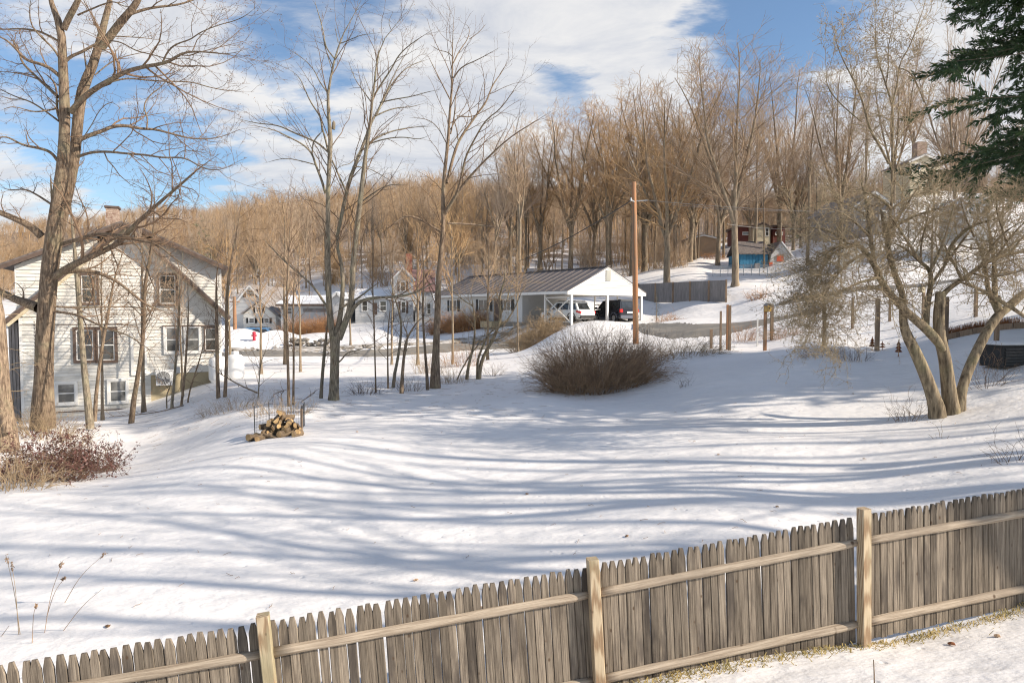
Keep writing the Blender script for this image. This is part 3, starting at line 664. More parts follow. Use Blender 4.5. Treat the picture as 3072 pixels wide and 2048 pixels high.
# ------------------------------------------------------------------ the cream house on the left
H = Facade(750, 851, 31.0, 24, (0, 500, 1.96)); H.o.z = CAMH - 4.45
def near_house():
    T = H.thing('cream_house', 'cream clapboard house with steep gable behind the big tree on the left', 'house')
    uv = H.uv
    wl = uv(118, 1000)[0]; wr = uv(1300, 1000)[0]; pk = uv(750, 345); el = uv(60, 905); er = uv(1335, 880)
    zb = uv(890, 1215)[1]; xb = uv(888, 1300)[0]
    sl = (pk[1] - el[1]) / (pk[0] - el[0]); sr = (pk[1] - er[1]) / (er[0] - pk[0])
    z_at = lambda x: pk[1] - (pk[0] - x) * sl if x < pk[0] else pk[1] - (x - pk[0]) * sr
    depth = 9.5
    # wall body behind the boards
    body = [(wl + .02, -0.8), (wr - .02, -0.8), (wr - .02, z_at(wr) - .25), (pk[0], pk[1] - .3), (wl + .02, z_at(wl) - .25)]
    MB().prism(body, 0.02, depth).build('wall', 'siding_white', T)
    MB().box(xb, wr, -0.004, 0.019, -1.2, zb - 0.01).build('foundation', 'concrete_tan', T)
    # three stacked convex fields of clapboards
    siding(T, [(wl, -0.35), (xb, -0.35), (xb, zb), (wl, zb)], 0, 0.155, 'siding_white')
    siding(T, [(wl, zb), (wr, zb), (wr, z_at(wr) - .15), (wl, z_at(wl) - .15)], 0, 0.155, 'siding_white')
    zt = max(z_at(wr), z_at(wl)) - .15
    siding(T, [(wl + .0, z_at(wl) - .15), (wr, z_at(wr) - .15), (pk[0], pk[1] - .1)], 0, 0.155, 'siding_white')
    # corner boards, belt trim as a dark strip for the shade under the eave
    MB().box(wr - .06, wr + .03, -.03, .06, zb, z_at(wr) - .2).build('corner_board', 'trim_white', T)
    MB().box(wl - .03, wl + .08, -.03, .06, -.3, z_at(wl) - .2).build('corner_board', 'trim_white', T)
    q = uv(205, 1000)[0]; MB().box(q - .02, q + .02, -.03, 0.0, -.3, z_at(wl) - .35).build('corner_board', 'board_grey', T)
    z = uv(600, 928)[1]; MB().box(wl, uv(860, 928)[0], -.045, 0, z - .012, z + .012).build('belt_trim_shade', 'trim_brown', T)
    z = uv(600, 1400)[1]
    MB().box(uv(330, 1400)[0], uv(895, 1400)[0], -.05, 0, z - .25, z - .2).build('skirt_board', 'trim_brown', T)
    # main roof, steep, with a rake overhang in front; dark underside shows
    slab('roof', (el[0] - .1, z_at(el[0] - .1)), (pk[0], pk[1]), -.55, depth + .3, .11, 'shingle_dark', T)
    slab('roof', (er[0] + .1, z_at(er[0] + .1)), (pk[0], pk[1]), -.55, depth + .3, .11, 'shingle_dark', T)
    for e, s_ in ((er, 1), (el, -1)):
        a = Vector((e[0] + .1 * s_, 0, z_at(e[0] + .1 * s_))); b = Vector((pk[0], 0, pk[1]))
        MB().bar(a + Vector((0, -.57, -.03)), b + Vector((0, -.57, -.03)), .05, .13).build('rake_board', 'trim_brown', T)
        MB().bar(a + Vector((0, -.08, -.10)), b + Vector((0, -.08, -.10)), .09, .16).build('rake_frieze', 'siding_cream', T)
    # shed dormers either side
    for side in (-1, 1):
        back = 0.10 if side < 0 else 1.1
        if side < 0: out = uv(15, 597, back); wx = uv(97, 700, back)[0]
        else: out = uv(1325, 605, back); wx = uv(1296, 700, back)[0]
        top = (pk[0] + side * .15, pk[1] + .05)
        slab('dormer_roof', (out[0] + side * .1, out[1]), top, back - .45, depth - .5, .12, 'shingle_dark', T)
        MB().bar((out[0] + side * .1, back - .47, out[1] - .04), (top[0], back - .47, top[1] - .04), .04, .16).build('rake_board', 'trim_brown', T)
        sd = (top[1] - out[1]) / abs(top[0] - out[0]); zd = lambda x: out[1] + abs(out[0] - x) * sd
        xm = pk[0] + side * 1.2
        poly = [(wx, z_at(wx) - .05), (wx, zd(wx) - .05), (xm, zd(xm) - .05), (xm, z_at(xm) + .05)]
        siding(T, poly, back, 0.155, 'siding_white')
        MB().prism(poly, back + .02, depth - .8).build('dormer_wall', 'siding_white', T)
        MB().box(min(wx, wx + side * .05), max(wx, wx + side * .05), back - .03, back + .05, z_at(wx), zd(wx) - .1).build('corner_board', 'trim_white', T)
    # chimney of pale brick courses
    cx = uv(658, 290, 4.0)
    ch = MB(); w = .27
    for k in range(16):
        o = .0 if k % 2 else .012; ch.box(cx[0] - w + o, cx[0] + w - o, 4.0 + o, 4.8 - o, cx[1] - 1.2 + k * .1, cx[1] - 1.2 + k * .1 + .09)
    ch.box(cx[0] - w + .03, cx[0] + w - .03, 4.03, 4.77, cx[1] - 1.2, cx[1] + .35)
    c = ch.build('chimney', 'brick_pale', T); MB().box(cx[0] - w - .05, cx[0] + w + .05, 3.95, 4.85, cx[1] + .4, cx[1] + .5).build('chimney_cap', 'trim_brown', c)
    # windows
    def win(x0, x1, y0, y1, **k):
        a = uv(x0, y1); b = uv(x1, y0); return window(T, a[0], b[0], a[1], b[1], **k)
    win(482, 566, 640, 800, casing='trim_brown', cw=.10); win(940, 1030, 640, 806, casing='trim_brown', cw=.10)
    win(452, 548, 958, 1138, casing='trim_brown', cw=.12); win(580, 672, 958, 1138, casing='trim_brown', cw=.12)
    win(978, 1056, 945, 1088, cw=.10, glass='window_screen'); win(1096, 1168, 945, 1086, cw=.10, glass='window_screen'); win(1208, 1270, 950, 1080, cw=.05, casing='trim_brown')
    win(340, 442, 1272, 1390, cw=.10, glass='window_screen', panes=(1, 2)); win(648, 742, 1256, 1382, cw=.10, glass='window_screen')
    z = uv(1000, 937)[1]; MB().box(uv(955, 937)[0], uv(1285, 937)[0], -.11, -.0, z - .03, z + .035).build('window_head', 'trim_brown', T)
    # refrigerant line covers and drain pipe
    for (xa, ya, xb_, yb) in ((776, 980, 776, 1225), (850, 830, 850, 1185)):
        a = uv(xa, ya); b = uv(xb_, yb); MB().box(a[0] - .06, a[0] + .06, -.09, -.015, b[1], a[1]).build('line_cover', 'trim_white', T)
    a = uv(776, 1222); b = uv(1040, 1222); MB().box(a[0], b[0], -.08, -.015, a[1] - .04, a[1] + .04).build('line_cover', 'trim_white', T)
    a = uv(832, 640); b = uv(832, 820); MB().box(a[0] - .025, a[0] + .025, -.06, -.015, b[1], a[1]).build('conduit', 'metal_grey', T)
    a = uv(1048, 1190); MB().box(a[0] - .09, a[0] + .09, -.16, -.015, a[1] - .18, a[1] + .12).build('electric_meter', 'metal_grey', T)
    a = uv(848, 1203); MB().box(a[0] - .13, a[0] + .13, -.14, -.015, a[1] - .09, a[1] + .09).build('meter_box', 'metal_white', T)
    # grey boarded porch wall on the left corner
    pa = uv(52, 1000, .5)[0]; pb = wl - .04
    for k in range(4):
        x = pa + (pb - pa) * k / 4; MB().box(x, x + (pb - pa) / 4 - .02, .45 + .01 * (k % 2), .5, -.9, z_at(el[0]) - .1).build('porch_board', 'board_grey', T)
    MB().box(pa - .9, pb, .52, 6, z_at(el[0]) - .35, z_at(el[0]) - .1).build('porch_beam', 'trim_white', T)
    MB().box(pa, pb, .51, 6, -.9, z_at(el[0]) - .36).build('porch_wall', 'board_grey', T)
    return T
HOUSE = near_house()
def heat_pump():
    a = H.uv(922, 1280); b = H.uv(1022, 1190)
    T = thing('heat_pump', 'white heat pump unit bracketed to the wall of the cream house above its tan foundation', 'heat pump')
    T.parent = None
    T.matrix_world = Matrix.Translation(H.o) @ Matrix.Rotation(H.yaw, 4, 'Z')
    x0, x1, z0, z1 = a[0], b[0] , a[1], b[1]; y0, y1 = -.52, -.14
    m = MB(); m.box(x0, x1, y0, y1, z0, z1); m.box(x0 - .01, x1 + .01, y0 - .01, y1, z1 - .04, z1 + .012); m.build('case', 'metal_white', T)
    cx = x0 + (x1 - x0) * .42; cz = (z0 + z1) / 2; r = .30
    MB().lathe([(r, 0), (r, .02), (r - .02, .03)], 32).build('fan_opening', 'plastic_dark', T, (cx, y0 - .005, cz)).rotation_euler = (math.radians(90), 0, 0)
    g = MB()
    for k in range(7):
        rr = r * (k + 1) / 7; g.tube([(cx + rr * math.cos(t), y0 - .045, cz + rr * math.sin(t)) for t in np.linspace(0, 2 * math.pi, 33)], .006, 4, False)
    for k in range(8): t = k * math.pi / 8; g.tube([(cx - r * math.cos(t), y0 - .045, cz - r * math.sin(t)), (cx + r * math.cos(t), y0 - .045, cz + r * math.sin(t))], .005, 4)
    g.build('fan_grille', 'metal_white', T)
    f = MB()
    for k in range(3):
        t = k * 2.094; f.prism([(cx, cz), (cx + r * .85 * math.cos(t), cz + r * .85 * math.sin(t)), (cx + r * .85 * math.cos(t + .9), cz + r * .85 * math.sin(t + .9))], y0 - .03, y0 - .027)
    f.build('fan_blade', 'metal_grey', T)
    for x in (x0 + .12, x1 - .12):
        MB().box(x - .02, x + .02, y0 + .02, -.0, z0 - .05, z0 - .003).build('bracket', 'metal_dark', T)
heat_pump()
def propane(sx, sy, back, label):
    u, z = H.uv(sx, sy, -back); p = Matrix.Translation(H.o) @ Matrix.Rotation(H.yaw, 4, 'Z') @ Vector((u, -back, 0))
    T = thing('propane_tank', label, 'propane tank', (p.x, p.y, gz(p.x, p.y) - .03), 0.4, 'white propane tanks beside the cream house')
    r = .40
    MB().lathe([(r * .8, .06), (r * .97, .14), (r, .25), (r, .98), (r * .95, 1.08), (r * .75, 1.17), (r * .4, 1.22), (.05, 1.235)], 28).build('vessel', 'metal_white', T, smooth=True)
    MB().lathe([(r * .78, 0), (r * .78, .12)], 24).build('foot_ring', 'metal_white', T)
    MB().lathe([(.17, 1.19), (.17, 1.33), (.15, 1.36), (.05, 1.37)], 16).build('valve_hood', 'metal_white', T)
    MB().tube([(0.1, .0, 1.25), (.25, .2, 1.3), (.35, .45, 1.1), (.3, .6, .9)], .012, 6).build('gas_pipe', 'cable', T)
propane(1282, 1250, .75, 'left of the two upright white propane tanks, beside the tan foundation')
propane(1385, 1240, .7, 'right of the two upright white propane tanks, standing free in the snow')

# ------------------------------------------------------------------ carport house in the middle
G = Facade(1640, 667, 55.0, 37, (1250, 700, 2.851)); G.o.z = CAMH - .9
def carport():
    T = G.thing('carport_house', 'long white house with dark metal roof and an open two bay carport', 'house')
    uv = G.uv
    L = uv(1272, 492); R = uv(1990, 508); P = uv(1640, 288); ze = (L[1] + R[1]) / 2 - .02; xl, xr, xp = L[0], R[0], P[0]; zp = P[1]
    xl = -4.4; xr = 4.4; xp = 0
    D_ = 20.0; cpd = 6.2
    n = 22
    for side, x in ((-1, xl), (1, xr)):
        a = (x, ze); b = (xp, zp); d = Vector((b[0] - a[0], b[1] - a[1])).normalized(); nn = Vector((-d.y, d.x));
        if nn.y < 0: nn = -nn
        for k in range(n):
            y0 = -.05 + k * (D_ + .1) / n; y1 = -.05 + (k + 1) * (D_ + .1) / n
            poly = [a, b, (b[0] + nn.x * .05, b[1] + nn.y * .05), (a[0] + nn.x * .05, a[1] + nn.y * .05)]
            m = MB().prism(poly, y0 + .004, y1 - .03)
            poly2 = [(p[0] + nn.x * .002, p[1] + nn.y * .002) for p in poly]; poly2 = [poly2[0], poly2[1], (b[0] + nn.x * .10, b[1] + nn.y * .10), (a[0] + nn.x * .10, a[1] + nn.y * .10)]
            m.prism(poly2, y1 - .028, y1 + .002)
            m.build('roof_panel', 'roof_metal', T)
        MB().box(min(x, x + .03 * side), max(x, x + .03 * side), 0, D_, ze - .2, ze + .02).build('fascia', 'trim_white', T)
    MB().bar((xp, -.08, zp + .09), (xp, D_ + .1, zp + .09), .3, .04).build('ridge_cap', 'roof_metal', T)
    # gable: clapboards, vent, trim
    poly = [(xl + .25, ze - .02), (xr - .25, ze - .02), (xp, zp - .06)]
    siding(T, poly, 0.05, 0.19, 'siding_clean', thick=0.045)
    MB().prism(poly, .07, .2).build('gable_wall', 'siding_clean', T)
    for x in (xl, xr):
        MB().bar((x, .02, ze - .05), (xp, .02, zp - .02), .05, .16).build('rake_board', 'trim_white', T)
    MB().box(xl, xr, -.03, .25, ze - .26, ze - .03).build('header_beam', 'trim_white', T)
    v = uv(1640, 358); m = MB(); m.box(v[0] - .26, v[0] + .26, -.035, .04, v[1] - .45, v[1] + .42)
    for k in range(9): m.box(v[0] - .2, v[0] + .2, -.06, -.03, v[1] - .36 + k * .085, v[1] - .33 + k * .085)
    m.build('gable_vent', 'vent_grey', T)
    MB().box(xl + .1, xr - .1, .3, cpd, ze - .12, ze - .08).build('soffit', 'trim_white', T)
    # posts
    for px_ in (1330, 1637, 1927):
        u = uv(px_, 600)[0]; MB().box(u - .09, u + .09, 0, .18, -.5, ze - .26).build('post', 'trim_white', T)
    for y in (3.2,): MB().box(xl + .45, xl + .6, y, y + .15, -.5, ze - .2).build('post', 'trim_white', T)
    # braced side rail of the carport, left
    xs = uv(1330, 600)[0]; m = MB()
    m.bar((xs, .2, 2.0), (xs, 3.3, 2.0), .08); m.bar((xs, .2, .1), (xs, 3.3, .1), .08); m.bar((xs, .2, 2.0), (xs, 1.7, 1.0), .07); m.bar((xs, 3.2, 2.0), (xs, 1.7, 1.0), .07); m.bar((xs, .25, .1), (xs, 1.7, 1.0), .07); m.bar((xs, 3.2, .1), (xs, 1.7, 1.0), .07)
    m.build('cross_brace', 'trim_white', T)
    xs = xr - .55; m = MB()
    m.bar((xs, .2, 1.5), (xs, 5.6, 1.5), .08); m.bar((xs, .2, .2), (xs, 5.6, .2), .08); m.bar((xs, .2, 1.5), (xs, 2.6, .2), .07); m.bar((xs, 5.2, 1.5), (xs, 2.8, .2), .07); m.box(xs - .05, xs + .05, 5.5, 5.62, -.5, ze - .2); m.box(xs - .05, xs + .05, 2.7, 2.8, -.5, ze - .2)
    m.build('cross_brace', 'trim_white', T)
    # house body behind the carport
    xw0, xw1 = xl + .45, xp - 1.0
    MB().box(xw0 + .02, xw1 - .02, cpd + .02, D_ - .3, -.5, ze - .02).build('wall', 'siding_clean', T)
    MB().box(xp - 1.0, xr - .5, cpd + 3.2, D_ - .3, -.5, ze - .02).build('wall', 'siding_clean', T)
    siding(T, [(xw0, 0), (xw1, 0), (xw1, ze - .12), (xw0, ze - .12)], cpd, .16, 'siding_clean', joined=True)
    q = MB()  # left long wall: clapboards seen from the side
    for k in range(15): z = k * .15; q.box(xw0 - .016, xw0 + .018, cpd, D_ - .3, z, z + .146)
    o = q.build('siding', 'siding_clean', T); o['kind'] = 'stuff'
    W_ = thing_local(T)
    for (y0, y1, z0, z1) in ((11.0, 12.6, .95, 1.95), (16.4, 17.6, .95, 1.95), (7.8, 8.8, 1.0, 1.9)):
        f = MB(); f.box(xw0 - .07, xw0 - .018, y0 - .08, y1 + .08, z0 - .08, z0); f.box(xw0 - .07, xw0 - .018, y0 - .08, y1 + .08, z1, z1 + .08)
        f.box(xw0 - .07, xw0 - .018, y0 - .08, y0, z0, z1); f.box(xw0 - .07, xw0 - .018, y1, y1 + .08, z0, z1); f.box(xw0 - .06, xw0 - .02, (y0 + y1) / 2 - .03, (y0 + y1) / 2 + .03, z0, z1)
        w = f.build('window', 'trim_white', T); MB().box(xw0 - .045, xw0 - .019, y0, y1, z0, z1).build('pane', 'window_glass', w)
        for ya in (y0 - .5, y1 + .1): MB().box(xw0 - .05, xw0 - .018, ya, ya + .4, z0 - .05, z1 + .05).build('shutter', 'plastic_dark', T)
    d = MB().box(xw0 - .05, xw0 - .018, 9.4, 10.3, .05, 2.05).build('door', 'trim_brown', T); MB().box(xw0 - .09, xw0 - .05, 10.1, 10.16, .95, 1.05).build('handle', 'metal_grey', d)
    MB().box(xw0 - 1.2, xw0, 9.0, 10.7, -.5, .05).build('step', 'concrete_tan', T)
    MB().box(xw0 - .1, xr - .4, .1, cpd + 3.2, -.5, .0).build('slab', 'asphalt', T)
def thing_local(T): return T
carport()

# ------------------------------------------------------------------ the two cars in the carport
def car(name, label, cat, loc, rz, L, Wd, Ht, paint, boxy, lower=None, group=None):
    """x forward, rear at x=-L/2."""
    T = thing(name, label, cat, loc, rz, group)
    hw = Wd / 2; r = .36; wb = L * .29
    # stations along the body: (x, z_low, z_belt) lower shell
    def shell(pr, mt, nm, zoff=0):
        k = len(pr); m = MB(); prof = []
        for (x, zl, zb, w) in pr:
            prof.append([(x, -w, zl + .12), (x, -w - .03, (zl + zb) / 2), (x, -w + .02, zb), (x, w - .02, zb), (x, w + .03, (zl + zb) / 2), (x, w, zl + .12), (x, w - .12, zl), (x, -w + .12, zl)])
        for i, p in enumerate(prof): m.v += p
        for i in range(k - 1):
            for j in range(8): a = i * 8 + j; b = i * 8 + (j + 1) % 8; m.f.append((a, b, b + 8, a + 8))
        m.f.append(tuple(range(7, -1, -1))); m.f.append(tuple((k - 1) * 8 + j for j in range(8)))
        return m.build(nm, mt, T)
    bz = Ht * (.60 if boxy else .56)
    shell([(-L / 2, .42, bz - .10, hw - .10), (-L / 2 + .07, .30, bz, hw - .03), (-L / 2 + .6, .26, bz + .02, hw), (0, .24, bz, hw), (L / 2 - 1.2, .24, bz - .04, hw), (L / 2 - .25, .27, bz - .16, hw - .06), (L / 2, .35, bz - .36, hw - .2)], paint, 'body')
    # cabin as tapered loft with roof
    rear = -L / 2 + (.12 if boxy else .28); front = L * .17
    def ring(x, z, w): return [(x, -w, z), (x, w, z)]
    rt = hw - (.14 if boxy else .22)
    rear_top = rear + (.10 if boxy else .42)
    c = MB(); Z0 = bz - .02; Z1 = Ht - .06
    base = [(rear, hw - .05), (front + .55, hw - .07)]; top = [(rear_top, rt), (front - .25, rt)]
    v = [(base[0][0], -base[0][1], Z0), (base[1][0], -base[1][1], Z0), (base[1][0], base[1][1], Z0), (base[0][0], base[0][1], Z0), (top[0][0], -rt, Z1), (top[1][0], -rt, Z1), (top[1][0], rt, Z1), (top[0][0], rt, Z1)]
    c.add(v, [(0, 1, 5, 4), (1, 2, 6, 5), (2, 3, 7, 6), (3, 0, 4, 7), (4, 5, 6, 7)])
    c.build('cabin', paint, T)
    m = MB(); e = .05
    m.add([(top[0][0] - e, -rt + .03, Z1), (top[1][0] + .05, -rt + .03, Z1), (top[1][0] + .05, rt - .03, Z1), (top[0][0] - e, rt - .03, Z1), (top[0][0] + .15, -rt + .16, Ht), (top[1][0] - .2, -rt + .16, Ht), (top[1][0] - .2, rt - .16, Ht), (top[0][0] + .15, rt - .16, Ht)],
          [(0, 1, 5, 4), (1, 2, 6, 5), (2, 3, 7, 6), (3, 0, 4, 7), (4, 5, 6, 7)]); m.build('roof', paint, T)
    lerp = lambda a, b, t: a + (b - a) * t
    def quad_on(side, t0, t1, s0, s1, nm, mt, off=.012):
        # side: -1 / 1 flank, 'r' rear glass, 'f' windscreen ; t along, s up
        m = MB()
        def P(t, s_):
            if side in (-1, 1):
                xb = lerp(base[0][0], base[1][0], t); xt = lerp(top[0][0], top[1][0], t)
                return Vector((lerp(xb, xt, s_), side * (lerp(hw - .06, rt, s_) + off), lerp(Z0, Z1, s_)))
            x = lerp(base[0][0], top[0][0], s_) - off if side == 'r' else lerp(base[1][0], top[1][0], s_) + off
            return Vector((x, lerp(-1, 1, t) * lerp(hw - .06, rt, s_), lerp(Z0, Z1, s_)))
        a = [P(t0, s0), P(t1, s0), P(t1, s1), P(t0, s1)]; n = (a[1] - a[0]).cross(a[3] - a[0]).normalized() * .006
        m.add([p + n for p in a] + [p - n for p in a], [(0, 1, 2, 3), (7, 6, 5, 4), (0, 4, 5, 1), (1, 5, 6, 2), (2, 6, 7, 3), (3, 7, 4, 0)])
        m.build(nm, mt, T)
    for sd_ in (-1, 1):
        quad_on(sd_, .05, .30, .16, .86, 'side_window', 'car_glass'); quad_on(sd_, .34, .60, .14, .88, 'side_window', 'car_glass'); quad_on(sd_, .64, .90, .14, .88, 'side_window', 'car_glass')
    quad_on('r', .10, .90, .18, .86, 'rear_window', 'car_glass'); quad_on('f', .08, .92, .1, .9, 'windscreen', 'car_glass')
    # lower cladding and bumper
    low = lower or 'plastic_dark'
    MB().box(-L / 2 - .05, -L / 2 + .25, -hw + .03, hw - .03, .33, .58).build('rear_bumper', low, T)
    MB().box(L / 2 - .3, L / 2 + .04, -hw + .12, hw - .12, .33, .55).build('front_bumper', low, T)
    for s_ in (-1, 1):
        MB().box(-wb + .4, wb - .4, s_ * hw - .03, s_ * hw + .035, .24, .40).build('sill_cladding', low, T)
        for x in (-wb, wb):
            a = MB(); n_ = 14
            for k in range(n_):
                t0 = math.pi * k / n_; t1 = math.pi * (k + 1) / n_
                p = lambda t, rr: (x + rr * math.cos(t), .36 + rr * math.sin(t))
                a.prism([p(t0, .39), p(t0, .46), p(t1, .46), p(t1, .39)], s_ * hw - .06, s_ * hw + .045)
            a.build('wheel_arch', low, T)
            w = MB().lathe([(r * .6, -.11), (r * .95, -.11), (r, -.08), (r, .08), (r * .95, .11), (r * .6, .11)], 24).build('wheel', 'rubber', T, (x, s_ * (hw - .09), .36)); w.rotation_euler = (math.radians(90), 0, 0)
            rm = MB().lathe([(r * .62, -.117), (r * .62, .117)], 18)
            rim = rm.build('rim', 'metal_grey', w)
        # tail lamp, mirror
        zl = bz - .06
        m = MB(); x = -L / 2
        if boxy: m.box(x - .02, x + .14, s_ * (hw - .24), s_ * (hw + .005), zl - .22, zl + .05) if s_ > 0 else m.box(x - .02, x + .14, s_ * (hw + .005), s_ * (hw - .24), zl - .22, zl + .05)
        else:
            y0, y1 = sorted((s_ * (hw - .42), s_ * (hw + .012))); m.add([(x + .0, y0, zl - .16), (x + .45, y0, zl - .12), (x + .45, y1, zl - .06), (x + .0, y1, zl - .16), (x + .02, y0, zl + .02), (x + .45, y0, zl + .06), (x + .5, y1, zl + .08), (x + .02, y1, zl + .02)], [(0, 3, 2, 1), (4, 5, 6, 7), (0, 1, 5, 4), (1, 2, 6, 5), (2, 3, 7, 6), (3, 0, 4, 7)])
        m.build('tail_lamp', 'lamp_red', T)
        y0, y1 = sorted((s_ * hw, s_ * (hw + .2))); MB().box(front + .35, front + .5, y0, y1, bz - .02, bz + .16).build('wing_mirror', paint, T)
    MB().box(-L / 2 - .035, -L / 2 + .0, -.27, .27, .72, .88).build('number_plate', 'plate_pale', T)
    MB().box(rear - .02, rear + .06, -.5, .5, bz - .2 + .02, bz - .12).build('tailgate_trim', 'metal_grey' if not boxy else 'plastic_dark', T)
    for s_ in (-1, 1): MB().bar((rear_top + .1, s_ * (rt - .1), Ht + .05), (front - .4, s_ * (rt - .1), Ht + .05), .035).build('roof_rail', 'plastic_dark', T)
    if boxy: MB().box(rear - .04, rear + .01, -.55, .55, bz + .0, bz + .04).build('tailgate_ledge', 'plastic_dark', T)
    return T
def in_G(u, y, z=0): return Matrix.Translation(G.o) @ Matrix.Rotation(G.yaw, 4, 'Z') @ Vector((u, y, z))
p = in_G(-2.25, 2.5, .02); car('white_car', 'white crossover car with slanted red tail lamps parked in the left bay of the carport', 'car', p, G.yaw + math.radians(97), 4.5, 1.84, 1.68, 'car_white', False)
p = in_G(1.75, 1.1, .02); car('black_car', 'boxy black and grey car parked in the right bay of the carport', 'car', p, G.yaw + math.radians(80), 4.3, 1.82, 1.80, 'car_black', True, lower='car_grey')

# ------------------------------------------------------------------ simple far houses
def far_house(F_, name, label, gable, depth, wallm, roofm, pitch=.16, wins=(), doors=(), rakes='trim_white', over=.25, group=None, base=-1.0, sidew=(), snow=False, shut='trim_brown', cat='house'):
    """gable: crop points (left eave, peak, right eave); wins: crop boxes (x0,y0,x1,y1,shutters)."""
    T = F_.thing(name, label, cat, group); uv = F_.uv
    L, P, R = uv(*gable[0]), uv(*gable[1]), uv(*gable[2])
    zl = (P[1] - L[1]) / (P[0] - L[0]); zr = (P[1] - R[1]) / (R[0] - P[0])
    body = [(L[0] + over, base), (R[0] - over, base), (R[0] - over, R[1] + zr * over - .06), (P[0], P[1] - .08), (L[0] + over, L[1] + zl * over - .06)]
    MB().prism(body, .02, depth).build('wall', wallm, T)
    siding(T, body[:], 0, pitch, wallm, joined=True)
    slab('roof', (L[0], L[1]), (P[0], P[1]), -over, depth + over, .14, roofm, T); slab('roof', (R[0], R[1]), (P[0], P[1]), -over, depth + over, .14, roofm, T)
    for a in (L, R): MB().bar((a[0], -over - .01, a[1] - .05), (P[0], -over - .01, P[1] - .05), .05, .2).build('rake_board', rakes, T)
    for w in wins:
        a = uv(w[0], w[3]); b = uv(w[2], w[1]); window(T, a[0], b[0], a[1], b[1], cw=.08, panes=(1, 2), shutters=shut if (len(w) > 4 and w[4]) else None)
    for d in doors:
        a = uv(d[0], d[3]); b = uv(d[2], d[1])
        dd = MB().box(a[0], b[0], -.05, .0, a[1], b[1]).build('door', d[4] if len(d) > 4 else 'trim_brown', T)
        MB().box(b[0] - .15, b[0] - .1, -.09, -.05, (a[1] + b[1]) / 2 - .05, (a[1] + b[1]) / 2 + .05).build('handle', 'metal_grey', dd)
    return T
B2 = (650, 700, 2.851)
# white house with the red roof and brick chimney
F2 = Facade(1590, 745, 75, 8, B2)
T2 = far_house(F2, 'white_farmhouse', 'white two storey house with reddish roof and brick chimney across the road', [(1492, 400), (1592, 292), (1700, 402)], 9, 'siding_clean', 'shingle_red',
    wins=[(1572, 415, 1612, 490, 1), (1580, 585, 1615, 680, 1)], base=-.8)
def farm_extra():
    uv = F2.uv; T = T2
    a = uv(1645, 262, 2.5); b = uv(1645, 340, 2.5); ch = MB()
    for k in range(16): ch.box(a[0] - .36 + .01 * (k % 2), a[0] + .36 - .01 * (k % 2), 2.4, 3.1, b[1] - 1 + k * .2, b[1] - 1 + k * .2 + .18)
    ch.box(a[0] - .3, a[0] + .3, 2.45, 3.05, b[1] - 1, a[1]); ch.build('chimney', 'brick_red', T)
    # cross wing behind to the right with snowy eaves, and the wing on the left
    l = uv(1690, 402, 2.5); r = uv(1850, 480, 2.5)
    MB().box(l[0] - .2, r[0], 2.6, 8.5, -.8, uv(1800, 500, 2.5)[1]).build('wing_wall', 'siding_clean', T)
    t = uv(1700, 300, 5.5); e = uv(1850, 500, 2.5)
    MB().prism([(2.3, e[1]), (5.5, t[1] - .3), (8.8, e[1]), (8.8, e[1] + .14), (5.5, t[1] - .14), (2.3, e[1] + .14)], l[0] - .6, r[0] + .3, 'x').build('wing_roof', 'shingle_red', T)
    l = uv(1185, 560, .4); r = uv(1500, 560, .4); zt = l[1]
    MB().box(l[0], r[0] + .1, .42, 6.5, -1.0, zt).build('wing_wall', 'siding_clean', T)
    siding(T, [(l[0], -1), (r[0] + .1, -1), (r[0] + .1, zt), (l[0], zt)], .4, .16, 'siding_clean', joined=True)
    tp = uv(1300, 490, 3.4)[1]
    MB().prism([(.1, zt - .05), (3.4, tp), (6.8, zt), (6.8, zt + .15), (3.4, tp + .2), (.1, zt + .12)], l[0] - .3, r[0] - .05, 'x').build('wing_roof', 'roof_snow', T)
    for w in ((1245, 578, 1288, 662), (1398, 580, 1450, 662)):
        c = uv(w[0], w[3], .4); d = uv(w[2], w[1], .4); window(T, c[0], d[0], c[1], d[1], y=.4, cw=.08)
    c = uv(1337, 692, .4); d = uv(1372, 594, .4); dd = MB().box(c[0], d[0], .33, .38, c[1], d[1]).build('door', 'trim_brown', T)
    MB().box(d[0] - .15, d[0] - .1, .28, .33, 1.0, 1.1).build('handle', 'metal_grey', dd)
    # porch hood on the right
    c = uv(1690, 600); d = uv(1760, 640); MB().prism([(c[0], d[1]), (d[0], d[1]), (c[0] + (d[0] - c[0]) * .6, c[1] + .5)], -1.2, 1.8).build('porch_hood', 'shingle_grey', T)
    w = uv(1750, 650); MB().box(c[0] + .1, d[0] + 2.3, 1.0, 2.4, -.8, d[1]).build('porch_wall', 'siding_clean', T)
    for (x0, x1, y0, y1) in ((1715, 1740, 610, 660), (1800, 1830, 600, 690)):
        c = uv(x0, y1, 1.0); d = uv(x1, y0, 1.0); window(T, c[0], d[0], c[1], d[1], y=1.0, cw=.06)
farm_extra()
F3 = Facade(300, 860, 80, -4, B2)
T3 = far_house(F3, 'cape_house', 'pale steep roofed cottage with two shuttered front gables at the far left of the road', [(90, 690), (285, 445), (560, 740)], 9, 'siding_clean', 'shingle_grey',
    wins=[(262, 480, 325, 542, 1)], base=-.8)
